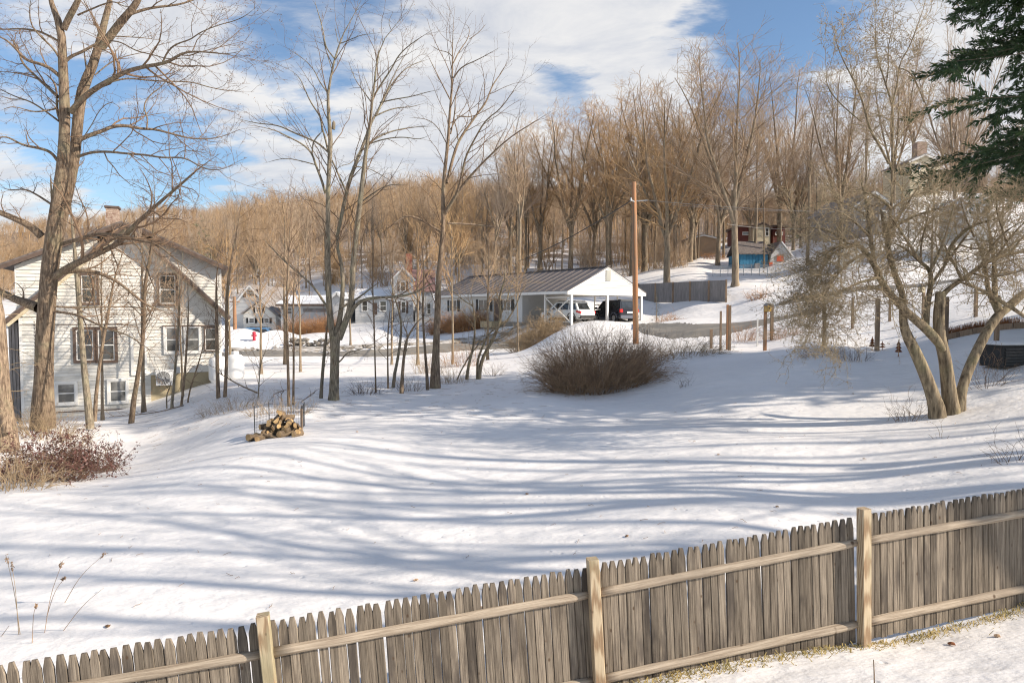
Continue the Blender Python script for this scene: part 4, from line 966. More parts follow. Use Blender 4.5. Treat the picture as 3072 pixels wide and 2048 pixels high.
def cape_extra():
    uv = F3.uv; T = T3; b = -.9
    L, P, R = uv(215, 690, b), uv(362, 582, b), uv(520, 700, b)
    poly = [(L[0] + .2, -.8), (R[0] - .2, -.8), (R[0] - .2, R[1]), (P[0], P[1] - .06), (L[0] + .2, L[1])]
    MB().prism(poly, b + .02, 1).build('front_gable', 'siding_white', T); siding(T, poly, b, .16, 'siding_white', joined=True)
    slab('front_roof', L, P, b - .25, 1, .12, 'shingle_grey', T); slab('front_roof', R, P, b - .25, 1, .12, 'shingle_grey', T)
    for w in ((340, 630, 385, 675), (280, 727, 322, 764), (410, 727, 448, 764)):
        c = uv(w[0], w[3], b); d = uv(w[2], w[1], b); window(T, c[0], d[0], c[1], d[1], y=b, cw=.08, shutters='plastic_dark')
    c = uv(375, 430, 4); MB().box(c[0] - .2, c[0] + .2, 4, 4.5, c[1] - 2, c[1]).build('vent_pipe', 'metal_grey', T)
cape_extra()
# low garage wing with a snowy roof, and the little white garage
F4 = Facade(800, 760, 76, -2, B2)
def low_wing():
    T = F4.thing('low_house', 'low pale house with a long snow covered roof between the cottage and the garage', 'house'); uv = F4.uv
    l = uv(548, 606); r = uv(945, 606); zt = l[1]; tp = uv(750, 545, 3.5)[1]
    MB().box(l[0], r[0], .02, 7, -1, zt).build('wall', 'siding_clean', T); siding(T, [(l[0], -1), (r[0], -1), (r[0], zt), (l[0], zt)], 0, .16, 'siding_clean', joined=True)
    MB().prism([(-.5, zt - .12), (3.5, tp), (7.4, zt - .1), (7.4, zt + .1), (3.5, tp + .22), (-.5, zt + .08)], l[0] - .4, r[0] + .4, 'x').build('roof', 'roof_snow', T)
    MB().box(l[0] - .4, r[0] + .4, -.54, -.5, zt - .2, zt + .02).build('gutter', 'trim_brown', T)
    c = uv(606, 690); d = uv(645, 635); window(T, c[0], d[0], c[1], d[1], cw=.08); 
    c = uv(555, 655); d = uv(575, 590); window(T, c[0], d[0], c[1], zt - .1, cw=.06)
    c = uv(740, 672); d = uv(940, 640); MB().box(c[0], d[0], -.04, 0, c[1], d[1]).build('wall_band', 'shingle_grey', T)
low_wing()
F5 = Facade(1040, 775, 72, 0, B2)
far_house(F5, 'white_garage', 'small white garage with plain snowy roof behind the forked tree', [(965, 562), (1030, 505), (1095, 562)], 6, 'siding_clean', 'roof_snow', doors=[(1000, 600, 1030, 745, 'siding_clean')], cat='garage')
B4 = (1900, 600, 2.851); B5 = (2450, 600, 2.24); B9 = (2300, 0, 2.24)
# blue shed with the red and white front, uphill on the right
F6 = Facade(1030, 605, 86, 0, B4)
def blue_shed():
    T = F6.thing('blue_shed', 'bright blue shed with dark roof and red and white gable end up the snowy hill', 'shed'); uv = F6.uv
    l = uv(914, 460); r = uv(1152, 455); zt = l[1]; top = uv(1180, 355, 2.0)[1]
    MB().box(l[0], r[0], .02, 4.6, -1, zt).build('wall', 'paint_blue', T)
    n = 9
    for k in range(n): x = l[0] + (r[0] - l[0]) * k / n; MB().box(x, x + (r[0] - l[0]) / n - .03, -.02, .02, -.6, zt).build('wall_board', 'paint_blue', T)
    MB().prism([(-.3, zt - .1), (2.2, top - .1), (4.9, zt - .1), (4.9, zt + .05), (2.2, top + .05), (-.3, zt + .05)], l[0] - .2, r[0] + .3, 'x').build('roof', 'shingle_dark', T)
    # front annex with its own gable facing the viewer
    a = uv(1150, 470, -.3); b = uv(1345, 470, -.3); pk = uv(1262, 358, -.3); e = uv(1200, 455, -.3)
    MB().prism([(a[0], -1), (b[0], -1), (b[0], e[1] - .3), (pk[0], pk[1] - .1), (a[0] + .5, e[1])], -.28, 4).build('gable_wall', 'siding_clean', T)
    slab('gable_roof', (b[0] + .3, e[1] - .5), (pk[0], pk[1]), -.5, 4, .12, 'roof_snow', T); slab('gable_roof', (a[0] + .5, e[1] - .1), (pk[0], pk[1]), -.5, 4, .12, 'shingle_dark', T)
    c = uv(1225, 525, -.3); d = uv(1284, 470, -.3); MB().box(c[0], d[0], -.36, -.3, c[1], d[1]).build('red_panel', 'paint_red', T)
    c = uv(1160, 565, -.3); d = uv(1190, 530, -.3); MB().box(c[0], d[0], -.36, -.3, c[1], d[1]).build('red_panel', 'paint_red', T)
    c = uv(1110, 455, 0); MB().box(c[0], c[0] + .12, -.06, 0, -.6, zt).build('corner_board', 'trim_white', T)
    c = uv(1030, 590); MB().box(c[0], c[0] + .6, -.5, -.1, -.2, .9).build('leaning_board', 'board_grey', T)
blue_shed()
F7 = Facade(1090, 345, 112, 0, B4)
far_house(F7, 'red_brown_house', 'dark red house with a cream gable among the trees above the blue shed', [(1010, 240), (1110, 196), (1185, 240)], 8, 'siding_cream', 'trim_brown', wins=[(1130, 240, 1155, 305)], rakes='trim_brown')
def red_extra():
    T = [o for o in bpy.data.objects if o.name == 'red_brown_house'][0]; uv = F7.uv
    for (x0, x1) in ((905, 1030), (1195, 1300)):
        l = uv(x0, 350, .8); r = uv(x1, 235, .8); MB().box(l[0], r[0], .8, 7, -2, r[1]).build('wing_wall', 'paint_darkred', T)
        MB().box(l[0] - .3, r[0] + .3, .3, 7.5, r[1], r[1] + .35).build('wing_roof', 'trim_brown', T)
        m = (l[0] + r[0]) / 2; window(T, m - .6, m + .5, l[1] + 1.0, r[1] - .8, y=.8, cw=.08)
red_extra()
F8 = Facade(600, 440, 108, 0, B4)
far_house(F8, 'tan_building', 'plain tan building half hidden by trunks on the hill behind the grey fence', [(470, 330), (600, 300), (735, 330)], 7, 'paint_tan', 'shingle_grey', wins=[(508, 372, 522, 425)], cat='building')
F9 = Facade(720, 1490, 68, 6, B9)
far_house(F9, 'grey_house', 'grey shingled gable house behind the crown of the low spreading tree', [(570, 1400), (720, 1290), (870, 1400)], 8, 'board_grey', 'shingle_grey', wins=[(640, 1420, 675, 1480), (760, 1420, 800, 1480)], pitch=.2)
F10 = Facade(1060, 1120, 84, 0, B9)
T10 = far_house(F10, 'cream_hill_house', 'cream house with a tall chimney on the crest of the hill at the right', [(950, 1090), (1060, 1040), (1180, 1090)], 6, 'siding_cream', 'shingle_grey', wins=[(1000, 1100, 1030, 1140)], pitch=.2, base=-6)
c = F10.uv(1040, 955, 2); MB().box(c[0] - .6, c[0] + .6, 1.8, 3.0, c[1] - 4, c[1]).build('chimney', 'brick_pale', T10)
F11 = Facade(1400, 1470, 62, 0, B9)
far_house(F11, 'white_hill_house', 'white house behind the dark evergreens on the hill at the right', [(1330, 1365), (1420, 1310), (1530, 1365)], 4, 'siding_clean', 'roof_snow', wins=[(1400, 1370, 1430, 1420)], pitch=.2, base=-2)
# white board fence / door panels beside the lane
def white_fence():
    T = thing('white_fence', 'white vertical board fence standing on the snowy slope below the hill houses', 'fence', C4(1855, 520, 58)); 
    a = C4(1770, 520, 58); b = C4(1950, 520, 58); h = (520 - 392) / 2.851 / F * 58; n = 16
    for k in range(n):
        x = a.x + (b.x - a.x) * k / n - T.location.x; MB().box(x, x + (b.x - a.x) / n - .03, -.02 * (k % 2), .03, -.6, h).build('fence_board', 'trim_white', T)
    for z in (.4, h - .3): MB().box(a.x - T.location.x, b.x - T.location.x, .03, .09, z, z + .1).build('fence_rail', 'trim_white', T)
white_fence()
# dark spruce hedge behind, stone wall by the road
def stone_wall():
    a = DG(665, 792, 57.5); b = DG(760, 790, 57.0)
    T = thing('stone_wall', 'tumbled grey stone wall at the edge of the road under snow', 'wall', (a[0], a[1], gz(*a)))
    for k in range(46):
        t = random.random(); x = (b[0] - a[0]) * t; y = (b[1] - a[1]) * t + random.uniform(-.25, .25); z = gz(a[0] + x, a[1] + y) - T.location.z + .12 + random.choice((0, .22, .42)) 
        s_ = random.uniform(.14, .3); bm = bmesh.new(); bmesh.ops.create_icosphere(bm, subdivisions=1, radius=s_)
        for v in bm.verts: v.co = Vector((v.co.x * 1.3, v.co.y, v.co.z * .62)) * random.uniform(.85, 1.12)
        me = bpy.data.meshes.new('stone'); bm.to_mesh(me); bm.free(); link('stone', me, 'stone', T, (x, y, z))
stone_wall()
# ------------------------------------------------------------------ foreground picket fence
def picket_fence():
    # post feet in plan and the height of the upper rail, from left to right
    def at(dx, dy, Y): p = D(dx, dy, Y); return p
    A = [at(614, 1503, 5.2), at(1364, 1366, 5.83), at(1981, 1246, 6.27)]
    A.insert(0, A[0] + (A[0] - A[1]) * 0.985 + Vector((0.0, -0.02, 0.03)))
    A.insert(0, A[0] + (A[1] - A[2]) * 1.0)
    e = at(2352, 1181, 6.76); A.append(A[-1] + (e - A[-1]).normalized() * 2.5); A.append(A[-1] + (e - A[3]).normalized() * 2.5)
    T = thing('picket_fence', 'weathered grey stockade picket fence with half round rails crossing the foreground', 'fence', (A[2].x, A[2].y, gz(A[2].x, A[2].y)))
    O = T.location.copy()
    # one picket of unit size per kind, tips clipped
    def picket_mesh(w, h, tipw, tiph, seed):
        rn = random.Random(seed); t = .016; a = w / 2; b = a * tipw
        hh = [(-a, 0), (a, 0), (a, h - tiph), (b + rn.uniform(-.002, .002), h - rn.uniform(0, .006)), (-b, h - rn.uniform(0, .006)), (-a, h - tiph * rn.uniform(.9, 1.1))]
        m = MB(); e_ = .006
        # slightly rounded face: front, middle ridge
        fr = [(x * .86, -t / 2 - e_, z if z > 0 else z) for x, z in hh]; md = [(x, -t / 2 + .002, z) for x, z in hh]; bk = [(x, t / 2, z) for x, z in hh]
        m.v = fr + md + bk; n = 6
        m.f = [tuple(range(n)), tuple(2 * n + k for k in range(n - 1, -1, -1))]
        for k in range(n):
            j = (k + 1) % n; m.f += [(k, n + k, n + j, j), (n + k, 2 * n + k, 2 * n + j, n + j)]
        me = m.mesh('picket'); me.materials.append(MATS['picket_wood']); return me
    H_ = 1.20
    kinds = [picket_mesh(.0735 * random.uniform(.96, 1.03), H_, random.uniform(.42, .56), random.uniform(.075, .105), k) for k in range(14)]
    yax0 = None
    for i in range(len(A) - 1):
        a, b = A[i], A[i + 1]; d = (b - a); Lh = d.length; d.normalize()
        nrm = Vector((d.y, -d.x, 0)).normalized()             # towards the viewer
        lean = math.radians((4.2, 4.2, 4.0, 2.9, 2.2, 2)[i])
        hx = Vector((d.x, d.y, 0)).normalized(); up = (Vector((0, 0, 1)) * math.cos(lean) - hx * math.sin(lean)).normalized()
        base = lambda s: a + d * s - up * .955
        x = .05; k = 0
        gap = .0720 if i >= 3 else .0735
        while x < Lh - .03:
            q = base(x) + nrm * (-.045 + random.uniform(-.003, .003)) + up * random.uniform(-.008, .008) - up * 0.0
            o = link('picket', kinds[random.randrange(14)], None, T)
            tl = random.gauss(0, .006) ; u2 = (up + hx * tl).normalized(); X = (d - u2 * d.dot(u2)).normalized(); Yv = u2.cross(X)
            M_ = Matrix((X, Yv, u2)).transposed().to_4x4(); M_.translation = q - O; o.matrix_local = M_
            sx = random.uniform(.97, 1.01) ; o.scale = (sx, 1, random.uniform(.996, 1.006)); x += gap * (1 if random.random() > .05 else 1.05); k += 1
        for off, r in ((0, .040), (-.775, .042)):
            m = MB(); n = 14; steps = 16
            s0, s1 = (.045, Lh - .02)
            for st in range(steps + 1):
                s = s0 + (s1 - s0) * st / steps; c = a + d * s + up * off + nrm * -.03; rr = r * (1 + .05 * math.sin(st * 1.7 + i)) 
                if st in (steps,): rr *= .8
                for j in range(n + 1):
                    t = math.pi * j / n; p = c + up * (rr * math.cos(t)) + nrm * (rr * 1.0 * math.sin(t)) - O; m.v.append(tuple(p))
            for st in range(steps):
                for j in range(n):
                    p = st * (n + 1) + j; m.f.append((p, p + 1, p + n + 2, p + n + 1))
            m.f.append(tuple(range(n, -1, -1))); m.f.append(tuple(steps * (n + 1) + j for j in range(n + 1)))
            o = m.build('rail', 'rail_wood', T, smooth=False)
            # grain should run along the rail: turn its local axes so that z follows the rail
            R = d.to_track_quat('Z', 'Y').to_matrix().to_4x4(); c0 = a - O
            me = o.data; me.transform((Matrix.Translation(c0) @ R).inverted()); o.matrix_local = Matrix.Translation(c0) @ R
            me.polygons.foreach_set('use_smooth', [len(p.vertices) == 4 for p in me.polygons])
    # square posts
    for i, a in enumerate(A):
        if i == 0: continue
        j = min(i, len(A) - 2); d = (A[j + 1] - A[j]); hx = Vector((d.x, d.y, 0)).normalized(); nrm = Vector((hx.y, -hx.x, 0))
        lean = math.radians((4.2, 4.2, 4.8, 3.6, 1.6, 2, 2)[i]); up = (Vector((0, 0, 1)) * math.cos(lean) - hx * math.sin(lean)).normalized()
        w = .0465; top = .33; bot = -1.35; c = .006
        m = MB()
        prof = [(-w + c, -w), (w - c, -w), (w, -w + c), (w, w - c), (w - c, w), (-w + c, w), (-w, w - c), (-w, -w + c)]
        m.prism(prof, bot, top, 'z')
        o = m.build('post', 'post_wood', T)
        X = (hx - up * hx.dot(up)).normalized(); Yv = up.cross(X); M_ = Matrix((X, Yv, up)).transposed().to_4x4(); M_.translation = a + nrm * .018 - O; o.matrix_local = M_
    return A
FA = picket_fence()
def tuft(name, x, y, n, h, spread, mt, label=None, cat=None, parent=None, group=None, kind=None, wid=.006, arch=.6):
    V = []; Q = []
    for k in range(n):
        a = random.uniform(0, 6.283); r = spread * math.sqrt(random.random()); bx, by = x + r * math.cos(a), y + r * math.sin(a); bz = gz(bx, by) - .02
        a2 = random.uniform(0, 6.283); L = h * random.uniform(.5, 1.2); dx, dy = math.cos(a2) * L * arch * random.random(), math.sin(a2) * L * arch * random.random()
        p = [(bx, by, bz), (bx + dx * .35, by + dy * .35, bz + L * .6), (bx + dx, by + dy, bz + L * random.uniform(.75, 1))]
        sx, sy = -math.sin(a2) * wid, math.cos(a2) * wid; i = len(V)
        V += [(p[0][0] - sx, p[0][1] - sy, p[0][2]), (p[0][0] + sx, p[0][1] + sy, p[0][2]), (p[1][0] + sx * .8, p[1][1] + sy * .8, p[1][2]), (p[1][0] - sx * .8, p[1][1] - sy * .8, p[1][2]), (p[2][0] + sx * .2, p[2][1] + sy * .2, p[2][2]), (p[2][0] - sx * .2, p[2][1] - sy * .2, p[2][2])]
        Q += [(i, i + 1, i + 2, i + 3), (i + 3, i + 2, i + 4, i + 5)]
    V = np.array(V) - np.array([x, y, gz(x, y)]); o = link(name, mesh_np(name, V, np.array(Q)), mt, parent, (x, y, gz(x, y)))
    return tag(o, label, cat, group, kind)
def fence_grass():
    V = []; Q = []; O = Vector((FA[3].x, FA[3].y, gz(FA[3].x, FA[3].y)))
    for k in range(4500):
        s = random.uniform(0, 3.0) if random.random() < .97 else random.uniform(-1, 0)
        i = 2 + min(int(s), 3); t = s - int(s); a = FA[i].lerp(FA[min(i + 1, len(FA) - 1)], t); off = abs(random.gauss(0, .08)); clump = .5 + .5 * math.sin(s * 9.0) * math.sin(s * 23)
        if random.random() > .35 + .65 * clump: continue
        x = a.x + .16 * off; y = a.y - off + .01; z = gz(x, y) - .01; L = random.uniform(.03, .10); a2 = random.uniform(0, 6.28); dx, dy = math.cos(a2) * L, math.sin(a2) * L * .5; h = L * random.uniform(.1, .9); w = .0045; j = len(V)
        V += [(x - w, y, z), (x + w, y, z), (x + dx * .5 + w, y + dy * .5, z + h * .8), (x + dx * .5 - w, y + dy * .5, z + h * .8), (x + dx + w * .3, y + dy, z + h * .7), (x + dx - w * .3, y + dy, z + h * .7)]
        Q += [(j, j + 1, j + 2, j + 3), (j + 3, j + 2, j + 4, j + 5)]
    o = link('dead_grass', mesh_np('dead_grass', np.array(V) - np.array(O), np.array(Q)), 'grass_dead', None, O); tag(o, 'yellow dead grass showing along the foot of the picket fence', 'grass', kind='stuff')
fence_grass()

# ------------------------------------------------------------------ grey board fence behind the carport, posts, pole, wires
def grey_fence():
    hz = 952
    xs = [40, 185, 335, 480, 640, 790]; tops = [718, 712, 704, 697, 690, 684]; bots = [862, 863, 862, 861, 860, 858]; Ys = [70, 67.5, 65.3, 63.4, 61.5, 60]
    P = [C4(x, 900, Y) for x, Y in zip(xs, Ys)]
    T = thing('grey_board_fence', 'tall grey board fence with thin posts running behind the carport', 'fence', foot(P[0])); O = T.location
    zt = [C4(x, t, Y).z for x, t, Y in zip(xs, tops, Ys)]; zb = [C4(x, t, Y).z for x, t, Y in zip(xs, bots, Ys)]
    for i in range(5):
        a, b = P[i], P[i + 1]; L = math.hypot(b.x - a.x, b.y - a.y); n = int(L / .15)
        for k in range(n):
            t0 = k / n; t1 = (k + .93) / n; m = MB(); j = random.uniform(0, .02)
            p = [Vector((a.x + (b.x - a.x) * t, a.y + (b.y - a.y) * t, 0)) for t in (t0, t1)]
            z0 = zb[i] + (zb[i + 1] - zb[i]) * t0 - .15; z1 = zt[i] + (zt[i + 1] - zt[i]) * t0
            v = []
            for z in (z0, z1): v += [(p[0].x, p[0].y - j, z), (p[1].x, p[1].y - j, z), (p[1].x, p[1].y + .03, z), (p[0].x, p[0].y + .03, z)]
            m.add([Vector(q) - O for q in v], [(0, 3, 2, 1), (4, 5, 6, 7), (0, 1, 5, 4), (1, 2, 6, 5), (2, 3, 7, 6), (3, 0, 4, 7)])
            m.build('fence_board', 'board_grey', T)
        for f in (.2, .8):
            MB().bar(Vector((a.x, a.y + .06, zb[i] * (1 - f) + zt[i] * f)) - O, Vector((b.x, b.y + .06, zb[i + 1] * (1 - f) + zt[i + 1] * f)) - O, .05, .09).build('fence_rail', 'board_grey', T)
    for i in range(6):
        g = gz(P[i].x, P[i].y); MB().box(P[i].x - .07 - O.x, P[i].x + .07 - O.x, P[i].y - .14 - O.y, P[i].y - .03 - O.y, g - .3 - O.z, zt[i] + .03 - O.z).build('fence_post', 'post_old', T)
grey_fence()
def garden_post(cropf, x, yt, yb, w, Y, scale, label, lean=0.0, mt='post_old', name='garden_post', group='posts of the garden enclosure up the snowy bank'):
    p = cropf(x, yb, Y); q = cropf(x, yt, Y); b = foot(p); h = max(.5, q.z - b.z); r = w / scale / F * Y / 2
    T = tag(MB().add([(-r, -r, -.3), (r, -r, -.3), (r, r, -.3), (-r, r, -.3), (-r * .92 + lean, -r * .92, h - .02), (r * .92 + lean, -r * .92, h), (r * .92 + lean, r * .92, h + .01), (-r * .92 + lean, r * .92, h)],
        [(0, 3, 2, 1), (4, 5, 6, 7), (0, 1, 5, 4), (1, 2, 6, 5), (2, 3, 7, 6), (3, 0, 4, 7)]).build(name, mt, None, b), label, 'post', group)
    return T, b, h, r
s4 = 2.851; s5 = 2.24
garden_post(C4, 745, 950, 1250, 16, 32, s4, 'thin dark post left of the thick pair of posts beyond the yard')
garden_post(C4, 802, 895, 1250, 18, 32.3, s4, 'left of the thick pair of weathered posts beyond the yard', mt='pole_wood')
garden_post(C4, 822, 900, 1252, 20, 32.0, s4, 'right and taller of the thick pair of weathered posts beyond the yard', mt='post_old')
garden_post(C4, 665, 1105, 1235, 22, 33, s4, 'short weathered stump of a post at the left end of the garden posts')
_, b, h, r = garden_post(C4, 1125, 892, 1262, 24, 31, s4, 'thick sunlit wooden post beside the yellow birdhouse', mt='pole_wood')
garden_post(C4, 1182, 900, 1190, 24, 34, s4, 'weathered post just right of the yellow birdhouse')
garden_post(C4, 1060, 1010, 1225, 11, 33, s4, 'thin pale stake between the thick posts', mt='trim_white', name='stake')
garden_post(C4, 1628, 880, 1262, 22, 28, s4, 'shadowed post behind the drooping twigs of the low spreading tree')
garden_post(C4, 1872, 830, 1100, 18, 33, s4, 'thin far post behind the drooping twigs')
garden_post(C4, 1550, 860, 1010, 14, 36, s4, 'faint far post left of the drooping twigs')
garden_post(C5, 405, 660, 995, 24, 27, s5, 'grey post with a rusty ornament at its foot')
garden_post(C5, 490, 660, 815, 13, 33, s5, 'slim far post in the snow left of the birdhouse')
garden_post(C5, 866, 650, 940, 24, 24.5, s5, 'dark post just behind the low spreading tree')
garden_post(C5, 1066, 590, 840, 18, 29, s5, 'weathered post right of the low spreading tree')
garden_post(C5, 1207, 640, 980, 24, 22, s5, 'grey post behind the right hand limb of the low spreading tree')
garden_post(C5, 715, 600, 800, 16, 31, s5, 'post carrying the small pale birdhouse')
def birdhouse(p, w, mt, label, rz=0.3):
    T = thing('birdhouse', label, 'birdhouse', p, rz)
    MB().box(-w / 2, w / 2, -w / 2, w / 2, 0, w * 1.25).build('box', mt, T)
    m = MB(); m.prism([(-w * .7, w * 1.2), (0, w * 1.65), (w * .7, w * 1.2), (w * .7, w * 1.3), (0, w * 1.78), (-w * .7, w * 1.3)], -w * .65, w * .65); m.build('roof', 'shingle_grey', T)
    MB().lathe([(w * .14, 0), (w * .14, .01)], 12).build('entrance_hole', 'plastic_dark', T, (0, -w / 2 - .003, w * .7)).rotation_euler = (math.radians(90), 0, 0)
p = C4(1150, 955, 30.9); birdhouse((p.x, p.y, p.z), .22, 'wood_yellow', 'yellow birdhouse fixed beside the thick sunlit post')
p = C5(705, 622, 31); birdhouse((p.x, p.y, p.z), .2, 'siding_cream', 'small pale birdhouse on a post seen through the low spreading tree')
def ornament(p, h, label, n=3):
    b = foot(p); T = thing('garden_ornament', label, 'ornament', b, 0, 'rusty garden ornaments')
    MB().tube([(0, 0, -.1), (0, 0, h)], .012, 6).build('stem', 'rust', T)
    for k in range(n):
        z = h * (.25 + .6 * k / max(1, n)); r = .13 * (1 - .2 * k)
        MB().lathe([(.01, z), (r, z + .02), (r * .5, z + h * .16), (.02, z + h * .24)], 10).build('cone', 'rust', T)
ornament(C5(375, 905, 27.5), .55, 'tall rusty ornament standing left of the grey post')
ornament(C5(442, 958, 27.3), .36, 'short rusty ornament standing right of the grey post', 2)
ornament(C5(552, 930, 24.5), .62, 'rusty ornament beside the left trunk of the low spreading tree')
def border():
    a = C5(880, 848, 25.5); b = C5(1420, 850, 24.0)
    T = thing('garden_border', 'low timber garden edging with rusty orange grass behind it on the right', 'border', foot(a)); O = T.location
    for k in range(6):
        p0 = a.lerp(b, k / 6); p1 = a.lerp(b, (k + .97) / 6); p0 = foot(p0, -.08); p1 = foot(p1, -.08); MB().bar(p0 - O, p1 - O, .12, .26).build('edging_board', 'post_old', T)
    V = []; Q = []
    for k in range(1600):
        p0 = a.lerp(b, random.random()); x = p0.x; y = p0.y + random.uniform(.1, .9); z = gz(x, y); L = random.uniform(.18, .42); dx = random.uniform(-.15, .15); w = .008; j = len(V)
        V += [(x - w, y, z), (x + w, y, z), (x + dx + w * .3, y, z + L), (x + dx - w * .3, y, z + L)]; Q.append((j, j + 1, j + 2, j + 3))
    o = link('rusty_grass', mesh_np('rusty_grass', np.array(V) - np.array(O), np.array(Q)), 'grass_rust', None, O); tag(o, 'rusty orange dead grass behind the timber edging at the right', 'grass', kind='stuff')
border()
def compost():
    p = foot(C5(1290, 1150, 19.6), .05)
    T = thing('compost_bin', 'black louvred compost bin with snow on its lid at the right edge', 'compost bin', p, math.radians(12))
    w, d, h = .62, .75, .58
    MB().box(-w, w - .38, -d / 2, d / 2, 0, h).build('body', 'plastic_dark', T); MB().box(w - .37, w + .6, -d / 2 + .05, d / 2, 0, h - .04).build('body', 'plastic_dark', T)
    for k in range(6): MB().box(-w + .06, w - .46, -d / 2 - .03, -d / 2 + .0, .06 + k * .085, .11 + k * .085).build('louvre', 'metal_dark', T)
    MB().box(-w - .05, w - .3, -d / 2 - .05, d / 2, h + .002, h + .04).build('lid', 'plastic_dark', T)
    m = MB(); n = 12
    m.add([(-w - .04, -d / 2 - .04, h + .04), (w + .5, -d / 2 - .02, h + .03), (w + .5, d / 2, h + .04), (-w - .04, d / 2, h + .04), (-w * .6, -d / 4, h + .13), (w * .6, -d / 4, h + .11), (w * .6, d / 4, h + .12), (-w * .6, d / 4, h + .14)], [(0, 3, 2, 1), (4, 5, 6, 7), (0, 1, 5, 4), (1, 2, 6, 5), (2, 3, 7, 6), (3, 0, 4, 7)])
    m.build('snow_cap', 'roof_snow', T, smooth=True)
compost()
def pole():
    b = foot(D(1461, 772, 38)); top = D(1456, 418, 38); 
    T = thing('utility_pole', 'reddish brown wooden utility pole rising behind the dense shrub', 'utility pole', b)
    h = top.z - b.z; dx = top.x - b.x
    MB().tube([(0, 0, -.5), (dx * .5, 0, h * .5), (dx, 0, h)], [.165, .145, .12], 14).build('shaft', 'pole_wood', T, smooth=True)
    m = MB(); m.bar((dx * .95, -.1, h - 1.1), (dx * .95 - .25, -.5, h - 1.05), .05); m.tube([(dx * .95 - .25, -.5, h - 1.12), (dx * .95 - .25, -.5, h - .95)], .05, 8); m.build('insulator_bracket', 'metal_grey', T)
    m = MB(); m.bar((dx * .95, 0, h - 1.05), (dx * .95 + .75, 0, h - 1.0), .05); m.build('wire_arm', 'metal_grey', T)
    return b, h, dx
PB, PH, PDX = pole()
def wire(a, b, sag, r, name, label, mt):
    pts = []
    for i in range(25):
        t = i / 24; p = a.lerp(b, t); pts.append(Vector((p.x, p.y, p.z - sag * 4 * t * (1 - t))))
    o = MB().tube([p - a for p in pts], r, 5).build(name, mt, None, a); tag(o, label, 'cable')
top = Vector((PB.x + PDX, PB.y, PB.z + PH))
wire(top + Vector((.7, 0, -1.0)), C9(1500, 1432, 34), .25, .013, 'overhead_wire', 'upper overhead wire running right from the utility pole', 'cable_light')
wire(C4(330, 40, 46), C4(1990, 90, 40), .2, .011, 'overhead_wire', 'thin wire above the blue shed leading to the hill house', 'cable_light')
wire(C4(800, 205, 60), C4(1560, 235, 80), .3, .015, 'overhead_wire', 'lower thin wire passing in front of the dark red house', 'cable_light')
q = Matrix.Translation(G.o) @ Matrix.Rotation(G.yaw, 4, 'Z') @ Vector((-4.0, 13.5, 2.6))
wire(top + Vector((-.25, -.5, -1.1)), C3(860, 242, 50), .25, .032, 'service_cable', 'thick black service cable sloping left from the utility pole', 'cable')
wire(C3(860, 242, 50), Vector(q), .3, .022, 'service_cable', 'thinner black cable coming down to the roof of the carport house', 'cable')
def far_pole():
    b = foot(C2(160, 965, 68)); t = C2(150, 540, 68); T = thing('utility_pole', 'reddish wooden pole in front of the far left cottage', 'utility pole', b)
    MB().tube([(0, 0, -.4), (t.x - b.x, 0, t.z - b.z)], [.2, .15], 10).build('shaft', 'pole_wood', T)
    MB().bar((-.5, 0, t.z - b.z - .5), (.5, 0, t.z - b.z - .5), .1).build('crossarm', 'pole_wood', T)
far_pole()
def hydrant():
    b = foot(C2(322, 978, 62)); T = thing('fire_hydrant', 'small red fire hydrant in the snow by the far left of the road', 'hydrant', b)
    MB().lathe([(.18, -.2), (.18, .08), (.13, .1), (.13, .62), (.17, .64), (.17, .70), (.14, .80), (.05, .86)], 14).build('barrel', 'hydrant_red', T)
    MB().tube([(-.24, 0, .5), (.24, 0, .5)], .07, 10).build('outlet', 'hydrant_red', T); MB().tube([(0, -.22, .45), (0, 0, .45)], .08, 10).build('outlet', 'hydrant_red', T)
hydrant()
p = foot(C2(400, 905, 66), .05); car('blue_car', 'blue car behind a snow bank in front of the far left cottage', 'car', p, 0.1, 4.4, 1.75, 1.45, 'car_blue', False)
def chain_fence():
    a = C4(680, 620, 74); b = C4(1290, 600, 70); T = thing('chain_link_fence', 'pale pipe fence in front of the blue shed', 'fence', foot(a)); O = T.location
    n = 9; pts = [foot(a.lerp(b, k / n)) for k in range(n + 1)]
    for q in pts: MB().tube([q - O + Vector((0, 0, -.2)), q - O + Vector((0, 0, 1.15))], .035, 6).build('fence_post', 'metal_grey', T)
    m = MB(); m.tube([q - O + Vector((0, 0, 1.15)) for q in pts], .03, 6); m.build('top_rail', 'metal_grey', T)
    m = MB()
    for i in range(n):
        p0, p1 = pts[i] - O, pts[i + 1] - O
        for k in range(22):
            t = k / 22; q = p0.lerp(p1, t); q2 = p0.lerp(p1, min(1, t + .14)); m.bar(q + Vector((0, 0, .05)), q2 + Vector((0, 0, 1.1)), .006); m.bar(q2 + Vector((0, 0, .05)), q + Vector((0, 0, 1.1)), .006)
    o = m.build('wire_mesh', 'metal_grey', T); o['kind'] = 'stuff'
chain_fence()

